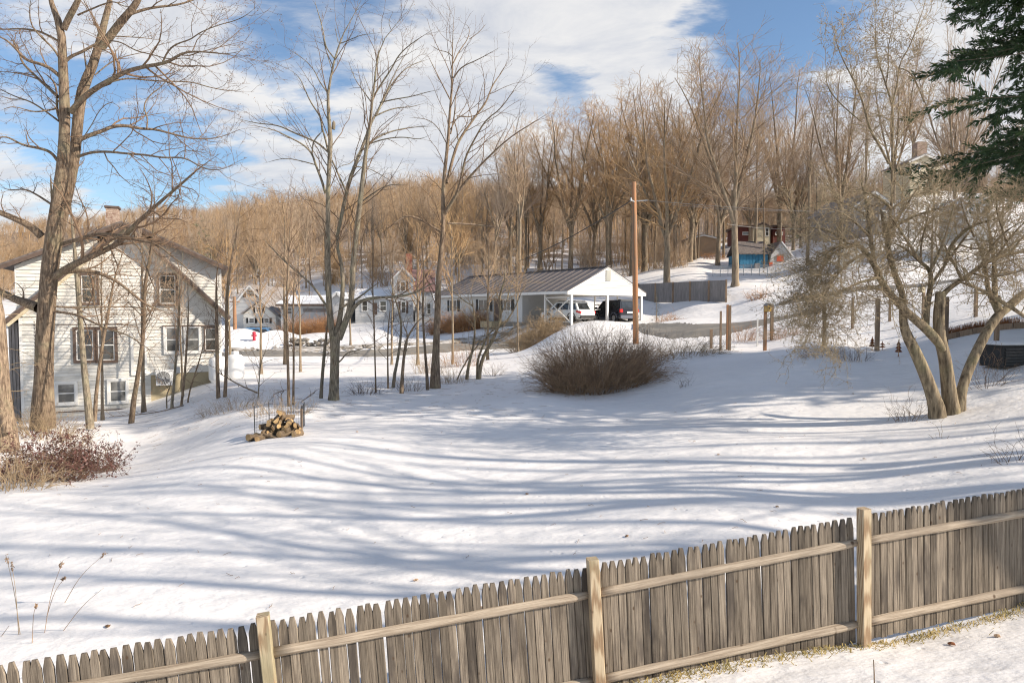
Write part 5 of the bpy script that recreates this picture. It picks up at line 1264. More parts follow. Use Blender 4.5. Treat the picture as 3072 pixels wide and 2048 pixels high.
# ------------------------------------------------------------------ firewood and its wire cage
def firewood():
    b = foot(D(640, 1006, 17.8)); LG = 'split firewood logs heaped by the wire cage'
    rn = random.Random(5)
    protos = []
    for k in range(6):
        r = .062 + .018 * (k % 3); L = .38 + .05 * (k % 2); n = 9; m = MB(); cut = k % 2 == 0
        prof = []
        for j in range(n):
            a = 2 * math.pi * j / n; rr = r * rn.uniform(.86, 1.1)
            x, z = rr * math.cos(a), rr * math.sin(a)
            if cut and z < -r * .1: z = -r * .1
            prof.append((x, z))
        m.prism(prof, -L / 2, L / 2); c = MB(); c.prism([(x * .93, z * .93) for x, z in prof], -L / 2 - .004, -L / 2 - .0005); c.prism([(x * .93, z * .93) for x, z in prof], L / 2 + .0005, L / 2 + .004)
        protos.append((m.mesh('bark'), c.mesh('cut_end'), r))
        protos[-1][0].materials.append(MATS['log_bark' if k != 3 else 'log_cut']); protos[-1][1].materials.append(MATS['log_cut'])
    rows = []
    for lay, (n, z) in enumerate(((9, .06), (8, .16), (7, .26), (5, .36), (3, .46), (1, .55))):
        for k in range(n): rows.append((( k - (n - 1) / 2) * .125 + rn.uniform(-.03, .03), rn.uniform(-.12, .12) + lay * .05, z))
    for k in range(5): rows.append((rn.uniform(-.75, .6), -.30 + rn.uniform(-.1, .1), .05))
    for i, (x, y, z) in enumerate(rows):
        bk, ce, r = protos[rn.randrange(6)]
        px, py = b.x + x, b.y + y; T = thing('firewood_log', 'split firewood log in the heap in front of the wire cage', 'log', (px, py, gz(px, py) + z + .02), 0, LG)
        T['label'] = 'split firewood log in the heap by the wire cage, %s, %s' % (('bottom layer', 'bottom layer', 'second layer', 'third layer', 'fourth layer', 'near the top', 'on the top')[min(6, int(z / .11))] if i < 33 else 'lying loose in front', 'far left' if x < -.5 else 'left' if x < -.2 else 'middle' if x < .1 else 'right' if x < .4 else 'far right')
        T.rotation_euler = (rn.gauss(0, .22), rn.uniform(0, 6.28), rn.gauss(0.15, .55))
        o = link('bark', bk, None, T); o2 = link('cut_end', ce, None, T)
    # cage of welded wire with four stakes
    c = foot(D(645, 975, 18.9)); T = thing('wire_cage', 'dark welded wire cage standing open behind the firewood heap', 'wire cage', c)
    w, d, h = .64, .55, .66
    cor = [(-w, -d * .4), (-w * .8, d), (w * .75, d), (w, -d * .4)]
    for x, y in cor: MB().tube([(x, y, -.3), (x * 1.02, y, h + .05)], .013, 6).build('stake', 'metal_dark', T)
    MB().box(w - .02, w + .03, -d * .4 - .02, -d * .4 + .03, -.2, h * .95).build('stake', 'post_old', T)
    for i in range(3):
        (x0, y0), (x1, y1) = cor[i], cor[i + 1]; L = math.hypot(x1 - x0, y1 - y0); m = MB(); n = int(L / .075)
        for k in range(n + 1): t = k / n; m.bar((x0 + (x1 - x0) * t, y0 + (y1 - y0) * t, -.05), (x0 + (x1 - x0) * t, y0 + (y1 - y0) * t, h + .02 * math.sin(t * 6)), .0045)
        for k in range(9): z = .0 + h * k / 8; m.bar((x0, y0, z), (x1, y1, z + .01), .0045)
        o = m.build('wire_panel', 'metal_dark', T)
firewood()
# ------------------------------------------------------------------ branching plants (all in numpy)
def resample(pl, rad, m):
    P = np.array([tuple(p) for p in pl], float); r = np.array(rad, float)
    if len(P) > 2:       # round the corners
        for _ in range(2):
            a = P[:-1] * .75 + P[1:] * .25; b = P[:-1] * .25 + P[1:] * .75; ra = r[:-1] * .75 + r[1:] * .25; rb = r[:-1] * .25 + r[1:] * .75
            P = np.vstack([P[:1], np.stack([a, b], 1).reshape(-1, 3), P[-1:]]); r = np.r_[r[:1], np.stack([ra, rb], 1).ravel(), r[-1:]]
    s = np.r_[0, np.cumsum(np.linalg.norm(np.diff(P, axis=0), axis=1))]; t = np.linspace(0, s[-1], m)
    return np.stack([np.interp(t, s, P[:, k]) for k in range(3)], 1), np.interp(t, s, r)
def lengths(P): return np.linalg.norm(np.diff(P, axis=1), axis=2).sum(1)
def grow(P, R, rng, per_m=None, n=None, t0=.2, t1=.98, lf=.5, labs=None, ang=(35, 65), m=5, rf=.5, rmin=.003, up=0.0, wig=.12, taper=.25, maxlen=None, azim_flat=0.0, rcap=None):
    """Side branches for every polyline of a batch. P (N,k,3), R (N,k)."""
    N_, k, _ = P.shape; L = lengths(P)
    cnt = np.full(N_, n) if n is not None else np.maximum(0, np.floor(L * (t1 - t0) * per_m + rng.random(N_))).astype(int)
    idx = np.repeat(np.arange(N_), cnt); M_ = len(idx)
    if M_ == 0: return np.zeros((0, m, 3)), np.zeros((0, m))
    first = np.repeat(np.cumsum(cnt) - cnt, cnt); seq = np.arange(M_) - first
    t = t0 + (t1 - t0) * (seq + rng.random(M_)) / np.repeat(cnt, cnt)
    f = t * (k - 1); i0 = np.minimum(f.astype(int), k - 2); w = (f - i0)[:, None]
    pos = P[idx, i0] * (1 - w) + P[idx, i0 + 1] * w
    T = P[idx, i0 + 1] - P[idx, i0]; T /= np.linalg.norm(T, axis=1, keepdims=True) + 1e-9
    rr = R[idx, i0] * (1 - w[:, 0]) + R[idx, i0 + 1] * w[:, 0]
    z = rng.normal(size=(M_, 3)); 
    if azim_flat: z[:, 2] *= (1 - azim_flat)
    z -= T * (z * T).sum(1, keepdims=True); z /= np.linalg.norm(z, axis=1, keepdims=True) + 1e-9
    a = np.radians(rng.uniform(ang[0], ang[1], M_))[:, None]
    d = np.cos(a) * T + np.sin(a) * z
    Lc = (labs * rng.uniform(.5, 1.25, M_)) if labs else L[idx] * lf * (1 - .55 * t) * rng.uniform(.6, 1.25, M_)
    if maxlen: Lc = np.minimum(Lc, maxlen)
    r0 = np.maximum(np.minimum(rr * rf, Lc * .025 + .002), rmin)
    if rcap: r0 = np.minimum(r0, rcap)
    out = np.zeros((M_, m, 3)); out[:, 0] = pos; p = pos.copy(); st = (Lc / (m - 1))[:, None]
    bend = rng.normal(size=(M_, 3)) * wig
    for j in range(1, m):
        d = d + bend * .5 + rng.normal(size=(M_, 3)) * wig; d[:, 2] += up; d /= np.linalg.norm(d, axis=1, keepdims=True)
        p = p + d * st; out[:, j] = p
    s = np.linspace(0, 1, m)[None]; Rr = r0[:, None] * (1 - (1 - taper) * s)
    return out, np.maximum(Rr, rmin * .55)
def tubes(P, R, n):
    """Verts and quads of round tubes along polylines."""
    N_, k, _ = P.shape
    if N_ == 0: return np.zeros((0, 3)), np.zeros((0, 4), int)
    T = np.empty_like(P); T[:, 1:-1] = P[:, 2:] - P[:, :-2]; T[:, 0] = P[:, 1] - P[:, 0]; T[:, -1] = P[:, -1] - P[:, -2]
    T /= np.linalg.norm(T, axis=2, keepdims=True) + 1e-9
    ref = np.where(np.abs(T[:, :1, 2:3]) < .8, np.array([0., 0, 1]), np.array([1., 0.2, 0])); ref = np.broadcast_to(ref, T.shape)
    U = np.cross(T, ref); U /= np.linalg.norm(U, axis=2, keepdims=True) + 1e-9; Vv = np.cross(T, U)
    a = np.arange(n) * 2 * np.pi / n
    V = P[:, :, None] + R[:, :, None, None] * (np.cos(a)[None, None, :, None] * U[:, :, None] + np.sin(a)[None, None, :, None] * Vv[:, :, None])
    b = (np.arange(N_) * k * n)[:, None, None] + (np.arange(k - 1) * n)[None, :, None]; j = np.arange(n)[None, None]; j2 = (j + 1) % n
    Q = np.stack([b + j, b + j2, b + n + j2, b + n + j], -1).reshape(-1, 4)
    return V.reshape(-1, 3), Q
def join(parts):
    V = []; Q = []; o = 0
    for v, q in parts:
        V.append(v); Q.append(q + o); o += len(v)
    return np.vstack(V), np.vstack(Q)
def tips(P, rng, n, size, spread=.03):
    """Small buds and old seed clusters near the ends of twigs: thin two-sided flakes."""
    if len(P) == 0: return np.zeros((0, 3)), np.zeros((0, 4), int)
    i = rng.integers(0, len(P), n); c = P[i, -1] * rng.uniform(.6, 1, (n, 1)); c = P[i, -1] + (P[i, -2] - P[i, -1]) * rng.uniform(0, 1, (n, 1)) + rng.normal(size=(n, 3)) * spread
    a = rng.normal(size=(n, 3)); a /= np.linalg.norm(a, axis=1, keepdims=True); b = np.cross(a, rng.normal(size=(n, 3))); b /= np.linalg.norm(b, axis=1, keepdims=True)
    s = size * rng.uniform(.5, 1.3, (n, 1)); V = np.stack([c - a * s, c + b * s * .45, c + a * s, c - b * s * .45], 1).reshape(-1, 3)
    return V, np.arange(n * 4).reshape(n, 4)
CAMV = np.array([0, 0, CAMH])
def traced(limbs, scale_px, base_Y, m=26, seed=1, zdrift=.5, f=None, base=None):
    """Limbs drawn over the photograph (x, y, width in crop pixels) put in space; each limb drifts in depth as it leaves the trunk."""
    rng = np.random.default_rng(seed); P = []; R = []
    for li, (pts, dz) in enumerate(limbs):
        Y = base_Y + dz[0]; out = []; rad = []
        x0 = pts[0][0]; y0 = pts[0][1]; tot = 0
        for i, q in enumerate(pts):
            if i: tot += math.hypot(q[0] - pts[i - 1][0], q[1] - pts[i - 1][1])
            Yq = Y + dz[1] * tot / scale_px / F * base_Y
            out.append(f(q[0], q[1], Yq)); rad.append(q[2] / scale_px / F * Yq / 2)
        p, r = resample(out, rad, m); r[-6:] *= np.linspace(1, .22, 6) if pts[-1][2] * 3 < pts[0][2] * 2.9 and pts[-1][2] < 20 else 1; P.append(p); R.append(r)
    return np.array(P), np.array(R)
def tree_object(name, label, cat, base, trunkVQ, crownVQ, bark, twig, group=None, extra=None):
    T = thing(name, label, cat, base, 0, group); o = np.array(base)
    link('trunk', mesh_np('trunk', trunkVQ[0] - o, trunkVQ[1], True), bark, T)
    link('crown', mesh_np('crown', crownVQ[0] - o, crownVQ[1], False), twig, T)
    if extra: link(extra[0], mesh_np(extra[0], extra[1][0] - o, extra[1][1], False), extra[2], T)
    return T
def W(pts, ws):
    """Give a list of (x, y) points widths interpolated between ws."""
    n = len(pts); return [(x, y, float(np.interp(i / (n - 1), np.linspace(0, 1, len(ws)), ws))) for i, (x, y) in enumerate(pts)]
def flare(P, R, k, amt=.35):
    """Widen trunk feet."""
    for i in k: R[i][:3] *= np.array([1 + amt, 1 + amt * .45, 1 + amt * .12])
def sink(P, k, d=.35):
    for i in k: P[i][0, 2] -= d

def big_left_tree():
    A1 = C1; Y = 21.5
    a6 = lambda x, y: ((x / 2.614), (y / 2.614)); f1 = lambda x, y: (x / 1.96, 500 + y / 1.96)
    def mix(l1, l6): return [(*f1(x, y), w / 1.96) for x, y, w in l1] + [(*a6(x, y), w / 2.614) for x, y, w in l6]
    fr = lambda x, y, Y=0: ray(x, y, Y)
    L = []
    # two stems standing together up to the fork
    L.append((mix([(250, 1470, 106), (258, 1250, 98), (262, 1000, 96), (282, 720, 92), (300, 500, 86)], [(480, 1420, 92), (500, 1200, 82), (508, 1000, 76), (505, 800, 74), (498, 600, 66), (488, 420, 62), (485, 260, 56), (440, 110, 46), (400, 20, 42), (375, -80, 38), (350, -300, 20), (345, -500, 6)]), (0, .0)))
    L.append((mix([(262, 1100, 70), (290, 760, 72), (316, 480, 74)], [(555, 1420, 74), (590, 1200, 74), (605, 1000, 76), (625, 800, 78), (660, 660, 74), (715, 550, 68), (755, 430, 60), (785, 320, 56), (820, 170, 46), (850, 60, 42), (875, -60, 36), (900, -300, 18), (920, -480, 6)]), (.25, .08)))
    L.append((mix([], W([(500, 230), (540, 140), (580, 70), (620, -10), (660, -150), (720, -400)], [46, 44, 8])), (0, -.25)))
    L.append((mix([], W([(790, 380), (860, 290), (950, 170), (1040, 70), (1090, -10), (1150, -150), (1260, -400)], [60, 56, 44, 10])), (.3, -.1)))
    sub = [
        ([(555, 880), (640, 780), (740, 700), (860, 630), (1000, 555), (1150, 520), (1280, 500), (1350, 470), (1410, 425), (1500, 403), (1650, 412), (1800, 430), (1960, 375)], [46, 36, 26, 14, 5], (0, -.35)),
        ([(1275, 492), (1310, 410), (1370, 350), (1500, 310), (1560, 260), (1700, 200), (1900, 150), (2040, 30)], [14, 9, 4], (-1.2, -.3)),
        ([(880, 640), (1000, 612), (1150, 630), (1300, 640), (1500, 640), (1650, 690), (1850, 722), (1930, 680)], [14, 10, 4], (-.5, .3)),
        ([(600, 1110), (700, 1060), (800, 1030), (880, 990), (1000, 985), (1100, 1012), (1210, 1012), (1330, 1045), (1500, 1090), (1700, 1090), (1900, 1010)], [34, 26, 16, 5], (.2, .35)),
        ([(1150, 1010), (1160, 930), (1120, 830), (1180, 740), (1260, 690), (1330, 600), (1370, 540)], [12, 9, 4], (.9, .3)),
        ([(610, 1230), (700, 1197), (830, 1187), (1000, 1206), (1150, 1215), (1280, 1240), (1450, 1230), (1600, 1330), (1750, 1335), (1900, 1250)], [24, 16, 12, 4], (.2, -.5)),
        ([(1180, 1290), (1080, 1240), (1000, 1206)], [4, 6, 8], (-1, 0)),
        ([(1000, 120), (1100, 85), (1200, 60), (1400, 40), (1520, 0), (1700, -60)], [26, 18, 6], (0, .3)),
        ([(505, 490), (560, 440), (640, 410), (720, 365), (785, 325)], [26, 22, 18], (0, .1)),
        ([(690, 600), (668, 480), (660, 400), (650, 310)], [16, 10, 4], (.3, -.2)),
        ([(470, 600), (400, 540), (330, 505), (200, 475), (140, 400), (60, 320), (-20, 280), (-200, 180)], [30, 24, 16, 6], (0, -.4)),
        ([(455, 760), (380, 690), (300, 620), (240, 560), (170, 490), (150, 400), (90, 300), (30, 240)], [26, 20, 14, 5], (0, .4)),
        ([(460, 325), (380, 280), (290, 240), (150, 225), (0, 235), (-150, 200)], [18, 14, 6], (0, .3)),
        ([(455, 1265), (400, 1190), (300, 1160), (180, 1140), (90, 1090), (40, 1070), (-60, 1090), (-200, 1050)], [26, 20, 12, 6], (0, -.3)),
        ([(490, 985), (445, 880), (450, 760), (430, 640), (330, 560)], [22, 16, 8], (0, .3)),
        ([(455, 850), (300, 880), (230, 870), (100, 830), (0, 870)], [14, 9, 4], (0, -.5)),
        ([(460, 950), (380, 890), (250, 800), (120, 760), (0, 700), (-100, 640)], [16, 10, 4], (0, .3)),
        ([(480, 480), (420, 380), (330, 300), (240, 200), (230, 60), (250, -40)], [18, 12, 5], (0, -.4)),
        ([(880, 285), (1000, 290), (1150, 300), (1290, 322)], [10, 7, 3], (0, .4)),
        ([(785, 300), (760, 200), (720, 110), (660, 20), (640, -60)], [14, 10, 4], (0, .4)),
        ([(860, 320), (950, 330), (1060, 400), (1200, 430), (1330, 470), (1480, 450), (1600, 520), (1700, 600)], [10, 8, 3], (0, -.3)),
        ([(745, 590), (850, 500), (950, 450), (1080, 420), (1200, 400)], [10, 8, 3], (0, .5)),
        ([(610, 120), (700, 80), (820, 30), (900, 10), (980, 60), (1080, 40)], [14, 10, 4], (0, -.3)),
        ([(640, 1100), (720, 980), (780, 860), (870, 790), (960, 860)], [8, 6, 3], (0, -.5)),
    ]
    for pts, ws, dz in sub: L.append((mix([], W(pts, ws)), dz))
    low = [
        ([(245, 410), (180, 350), (100, 310), (0, 270), (-100, 230), (-300, 150)], [46, 36, 30, 12], (0, -.3)),
        ([(225, 830), (150, 800), (90, 780), (0, 735), (-100, 700), (-300, 680)], [62, 46, 40, 16], (0, .2)),
        ([(300, 660), (400, 592), (500, 545), (600, 500), (700, 450), (780, 355), (850, 290), (950, 200), (1080, 90), (1180, 0), (1300, -80)], [46, 36, 26, 16, 5], (0, -.25)),
        ([(300, 650), (400, 612), (540, 612), (620, 640), (700, 680), (800, 765), (860, 810), (950, 850), (1010, 860)], [30, 20, 12, 5], (0, .3)),
        ([(300, 470), (450, 430), (560, 392), (700, 402), (800, 430), (930, 455), (1000, 520), (1100, 590), (1160, 700)], [24, 18, 12, 5], (.2, -.4)),
        ([(320, 850), (450, 868), (560, 920), (640, 960), (740, 980), (860, 1060), (930, 1110)], [16, 10, 4], (0, -.4)),
        ([(300, 820), (450, 830), (700, 822), (850, 830), (960, 860)], [12, 8, 4], (0, .4)),
        ([(780, 440), (830, 490), (850, 560), (900, 700), (960, 800)], [12, 8, 4], (-1, -.2)),
        ([(310, 250), (300, 120), (298, 35)], [16, 10, 5], (0, -.2)),
        ([(300, 220), (240, 180), (215, 165), (150, 130), (60, 140), (0, 120)], [14, 10, 4], (0, .3)),
    ]
    for pts, ws, dz in low: L.append((mix(W(pts, ws), []), dz))
    P, R = traced(L, 1.0, Y, m=30, f=fr)
    rng = np.random.default_rng(11)
    sink(P, [0]); flare(P, R, [0], .3)
    base = foot(Vector((P[0][0, 0], P[0][0, 1], 0)))
    nb = 4; trunk = join([tubes(P[:nb], R[:nb], 14), tubes(P[nb:], R[nb:], 8)])
    a, ra = grow(P[nb:], R[nb:], rng, per_m=2.5, t0=.15, lf=.45, ang=(30, 65), m=7, rf=.55, rmin=.007, up=.03, wig=.17, maxlen=2.8)
    a2, ra2 = grow(P[:nb], R[:nb], rng, per_m=1.3, t0=.30, labs=1.3, ang=(40, 80), m=7, rf=.3, rmin=.006, up=.03, wig=.17, rcap=.018)
    a = np.vstack([a, a2]); ra = np.vstack([ra, ra2])
    b, rb = grow(a, ra, rng, per_m=3.8, t0=.12, labs=.75, ang=(30, 70), m=5, rf=.6, rmin=.0055, up=.03, wig=.2)
    c, rc = grow(b, rb, rng, per_m=4.2, t0=.15, labs=.34, ang=(30, 70), m=4, rf=.7, rmin=.0042, up=.03, wig=.2)
    crown = join([tubes(a, ra, 5), tubes(b, rb, 3), tubes(c, rc, 3)])
    bud = tips(np.vstack([c[:, -2:], b[:, -2:]]), rng, 9000, .020)
    tree_object('maple_tree', 'tall bare twin stemmed tree at the left in front of the cream house', 'tree', base, trunk, crown, 'bark_brown', 'twig_brown', extra=('buds', bud, 'leaf_dry'))
    print('left tree', len(a), len(b), len(c), len(crown[1]))
big_left_tree()

def simple_traced(name, label, limbs, f, sc, Y, bark, twig, seed, group=None, cat='tree', g1=dict(), g2=dict(), g3=None, sides=(12, 8), nb=1, m=20, buds=0, budm='leaf_dry', bsize=.02, skirt=None):
    P, R = traced(limbs, sc, Y, m=m, f=f); rng = np.random.default_rng(seed)
    sink(P, range(nb)); flare(P, R, range(nb), .25)
    base = foot(Vector((P[0][0, 0], P[0][0, 1], 0)))
    trunk = join([tubes(P[:nb], R[:nb], sides[0])] + ([tubes(P[nb:], R[nb:], sides[1])] if len(P) > nb else []))
    k1 = dict(per_m=2.0, t0=.3, lf=.4, ang=(25, 55), m=7, rf=.5, rmin=.006, up=.06, wig=.12, maxlen=2.4); k1.update(g1)
    k2 = dict(per_m=3.0, t0=.15, labs=.5, ang=(25, 55), m=5, rf=.6, rmin=.0045, up=.05, wig=.14); k2.update(g2)
    a, ra = grow(P, R, rng, **k1); b, rb = grow(a, ra, rng, **k2); parts = [tubes(a, ra, 5), tubes(b, rb, 3)]; last = b
    if g3: c, rc = grow(b, rb, rng, **g3); parts.append(tubes(c, rc, 3)); last = c
    ex = ('buds', tips(last, rng, buds, bsize), budm) if buds else None
    return tree_object(name, label, 'tree' if cat is None else cat, base, trunk, join(parts), bark, twig, group, ex)

# the forked tree near the middle: stems traced in two crops, brought to photograph pixels
def S2(l): return [(650 + x / 2.851, 700 + y / 2.851, w / 2.851) for x, y, w in l]
def S7(l): return [(700 + x / 2.24, y / 2.24, w / 2.24) for x, y, w in l]
def S3(l): return [(1250 + x / 2.851, 700 + y / 2.851, w / 2.851) for x, y, w in l]
def S1(l): return [(x / 1.96, 500 + y / 1.96, w / 1.96) for x, y, w in l]
def S5(l): return [(2450 + x / 2.24, 600 + y / 2.24, w / 2.24) for x, y, w in l]
def S9(l): return [(2300 + x / 2.24, y / 2.24, w / 2.24) for x, y, w in l]
def S4(l): return [(1900 + x / 2.851, 600 + y / 2.851, w / 2.851) for x, y, w in l]
def S8(l): return [(1500 + x / 2.24, y / 2.24, w / 2.24) for x, y, w in l]
full = lambda x, y, Y=0: ray(x, y, Y)
def forked_tree():
    L = [
        (S2([(1000, 1435, 90), (1008, 1200, 76), (1012, 1000, 76), (1010, 880, 92)]), (0, 0)),
        (S2([(1000, 900, 66), (975, 780, 54), (960, 600, 50), (955, 400, 46), (950, 150, 45)]) + S7([(636, 1500, 30), (636, 1300, 28), (645, 1100, 28), (655, 950, 30), (648, 860, 26), (638, 760, 20), (633, 640, 18), (652, 530, 15), (682, 390, 12), (715, 290, 12), (760, 180, 10), (810, 110, 9), (850, 20, 7), (890, -60, 4)]), (0, -.04)),
        (S2([(1020, 890, 60), (1050, 760, 46), (1072, 600, 38), (1080, 430, 36), (1078, 300, 32), (1050, 200, 26), (1020, 60, 26)]) + S7([(730, 1440, 24), (760, 1290, 25), (790, 1180, 24), (830, 1080, 22), (880, 960, 20), (915, 850, 18), (955, 770, 13), (1000, 690, 11), (1060, 540, 8), (1120, 430, 6), (1200, 290, 5), (1340, 200, 3)]), (0, .15)),
        (S2([(1040, 900, 70), (1085, 800, 56), (1125, 700, 50), (1150, 600, 46), (1160, 440, 45), (1165, 280, 45), (1180, 120, 42)]) + S7([(835, 1500, 36), (860, 1300, 32), (880, 1100, 27), (900, 960, 22), (920, 830, 20), (930, 700, 16), (945, 600, 13), (960, 440, 11), (990, 300, 9), (1060, 200, 7), (1150, 110, 5), (1220, 0, 3)]), (0, -.12)),
        (S2(W([(1130, 720), (1165, 640), (1240, 570), (1350, 550), (1500, 545), (1620, 530), (1730, 495), (1850, 420), (1990, 380)], [40, 28, 24, 14, 6])), (0, -.5)),
        (S2(W([(1035, 1108), (1070, 1080), (1110, 1020), (1200, 1000), (1290, 968), (1390, 920)], [16, 10, 5])), (0, -.4)),
        (S2(W([(1050, 640), (1130, 600), (1230, 540), (1330, 460), (1420, 400)], [24, 16, 6])), (0, .4)),
        (S2(W([(950, 640), (850, 480), (760, 390), (640, 290), (560, 220), (430, 80), (380, 30)], [22, 16, 10, 5])), (0, .5)),
    ]
    for pts, ws, dz in [
        ([(672, 870), (676, 830), (672, 812)], [24, 20], (0, 0)),
        ([(680, 395), (620, 320), (610, 240), (590, 150), (555, 40), (545, -20)], [10, 7, 3], (-.3, .3)), ([(660, 460), (625, 350), (608, 260)], [6, 3], (0, .2)),
        ([(632, 622), (575, 545), (550, 480), (480, 400), (345, 315)], [9, 6, 3], (0, .4)), ([(715, 295), (780, 270), (860, 235), (960, 225)], [7, 3], (0, -.4)), ([(705, 290), (690, 220), (680, 170)], [5, 3], (0, .2)),
        ([(600, 890), (590, 800), (570, 760), (520, 690), (480, 600), (440, 510), (345, 450)], [14, 9, 3], (0, -.4)), ([(640, 1030), (620, 940), (600, 870)], [14, 12], (0, -.2)),
        ([(645, 1030), (570, 960), (500, 930), (400, 890), (300, 840), (150, 830), (0, 790)], [14, 10, 4], (0, .4)),
        ([(620, 1300), (590, 1200), (550, 1100), (530, 1030), (470, 970), (350, 910), (270, 870), (100, 840)], [18, 12, 4], (0, -.3)),
        ([(530, 1030), (535, 950), (600, 880)], [10, 8], (-.5, 0)), ([(560, 1110), (450, 1080), (340, 1060), (200, 1100)], [8, 3], (0, .3)),
        ([(905, 965), (1000, 905), (1100, 872), (1250, 850), (1340, 855)], [12, 8, 3], (0, .5)), ([(918, 965), (1030, 930), (1150, 920), (1250, 940), (1340, 900)], [10, 7, 3], (0, -.4)),
        ([(955, 780), (1040, 740), (1120, 722), (1190, 722), (1300, 690)], [10, 7, 3], (0, .4)), ([(985, 690), (1080, 668), (1200, 650), (1300, 620), (1400, 600)], [10, 7, 3], (0, -.4)),
        ([(945, 645), (1000, 555), (1060, 470), (1110, 370), (1200, 290), (1350, 195)], [12, 9, 4], (0, -.3)), ([(960, 780), (1020, 640), (1080, 540), (1180, 440), (1340, 390)], [12, 8, 3], (0, .35)),
        ([(925, 685), (865, 600), (820, 540), (770, 405)], [9, 6, 3], (0, .3)), ([(940, 670), (905, 580), (870, 490)], [5, 3], (0, 0)), ([(1060, 200), (1040, 150), (1075, 80)], [5, 2], (0, 0)),
        ([(665, 1080), (740, 1250), (760, 1290)], [10, 14], (0, .1)), ([(800, 1120), (900, 1125), (1000, 1180), (1080, 1230)], [8, 3], (0, .3)), ([(870, 1350), (950, 1290), (1040, 1240), (1180, 1240)], [10, 4], (0, -.5)),
        ([(880, 960), (800, 1100), (730, 1110), (680, 1150)], [6, 3], (0, -.4)),
    ]: L.append((S7(W(pts, ws)), dz))
    simple_traced('forked_tree', 'bare tree with pale bark forking low into three tall stems in the middle left', L, full, 1.0, 24.7, 'bark_grey', 'twig_brown', 21, nb=1, m=24,
        g1=dict(per_m=2.1, t0=.2, lf=.36, ang=(22, 50), maxlen=2.4, rcap=.02), g2=dict(per_m=3.0, labs=.7), g3=dict(per_m=2.5, t0=.2, labs=.28, ang=(25, 55), m=4, rf=.7, rmin=.0035, up=.04, wig=.16), buds=1500)
forked_tree()
def slim_tree():
    L = [(S2([(1868, 1310, 86), (1872, 1100, 64), (1880, 900, 56), (1890, 700, 54), (1892, 500, 50), (1905, 300, 46), (1925, 100, 38)]) + S7([(1413, 1500, 28), (1408, 1300, 28), (1425, 1100, 23), (1445, 950, 20), (1450, 800, 16), (1470, 600, 14), (1472, 400, 12), (1475, 200, 8), (1490, 30, 4)]), (0, 0))]
    for pts, ws, dz in [
        ([(1478, 425), (1520, 340), (1580, 260), (1590, 180), (1530, 150)], [9, 5, 3], (0, .4)), ([(1585, 265), (1650, 220), (1700, 160)], [5, 3], (0, 0)), ([(1480, 525), (1530, 450), (1650, 400), (1790, 320)], [11, 7, 3], (0, -.4)),
        ([(1436, 1230), (1470, 1080), (1510, 950), (1580, 850), (1650, 750), (1700, 690), (1740, 570), (1812, 480), (1852, 380)], [22, 16, 10, 4], (0, .35)),
        ([(1420, 1420), (1500, 1320), (1540, 1150), (1560, 1050), (1640, 900), (1700, 800), (1792, 740), (1890, 600), (1980, 450)], [18, 14, 8, 3], (0, -.4)),
        ([(1420, 1440), (1500, 1300), (1580, 1200), (1650, 1120), (1792, 980), (1892, 900), (2040, 810), (2150, 740)], [24, 16, 9, 4], (0, -.2)),
        ([(1460, 900), (1490, 760), (1490, 640), (1530, 560), (1580, 530)], [10, 6, 3], (0, .3)), ([(1462, 680), (1400, 560), (1330, 420), (1300, 360)], [9, 3], (0, -.3)), ([(1440, 980), (1380, 860), (1310, 800), (1180, 790)], [7, 3], (0, .4)),
        ([(1470, 380), (1440, 350), (1380, 340), (1320, 300)], [6, 3], (0, .4)), ([(1500, 780), (1600, 790), (1700, 740), (1792, 690)], [8, 3], (0, .2)), ([(1400, 1560), (1200, 1440), (1120, 1470), (1000, 1568)], [16, 12, 6], (0, -.4)), ([(1440, 1500), (1600, 1505), (1800, 1530)], [14, 8], (0, .5)),
        ([(1510, 940), (1500, 860), (1480, 800), (1500, 700)], [8, 4], (0, 0)), ([(1580, 1200), (1530, 1150), (1540, 1050)], [7, 5], (0, 0))]: L.append((S7(W(pts, ws)), dz))
    simple_traced('slim_tree', 'tall slim bare tree with upswept limbs just right of the forked tree', L, full, 1.0, 28.6, 'bark_brown', 'twig_brown', 31, nb=1, m=24,
        g1=dict(per_m=2.1, t0=.2, lf=.38, ang=(22, 50), maxlen=2.6, rcap=.02), g2=dict(per_m=3.0, labs=.7), g3=dict(per_m=2.4, t0=.2, labs=.3, ang=(25, 55), m=4, rf=.7, rmin=.004, up=.04, wig=.16))
slim_tree()
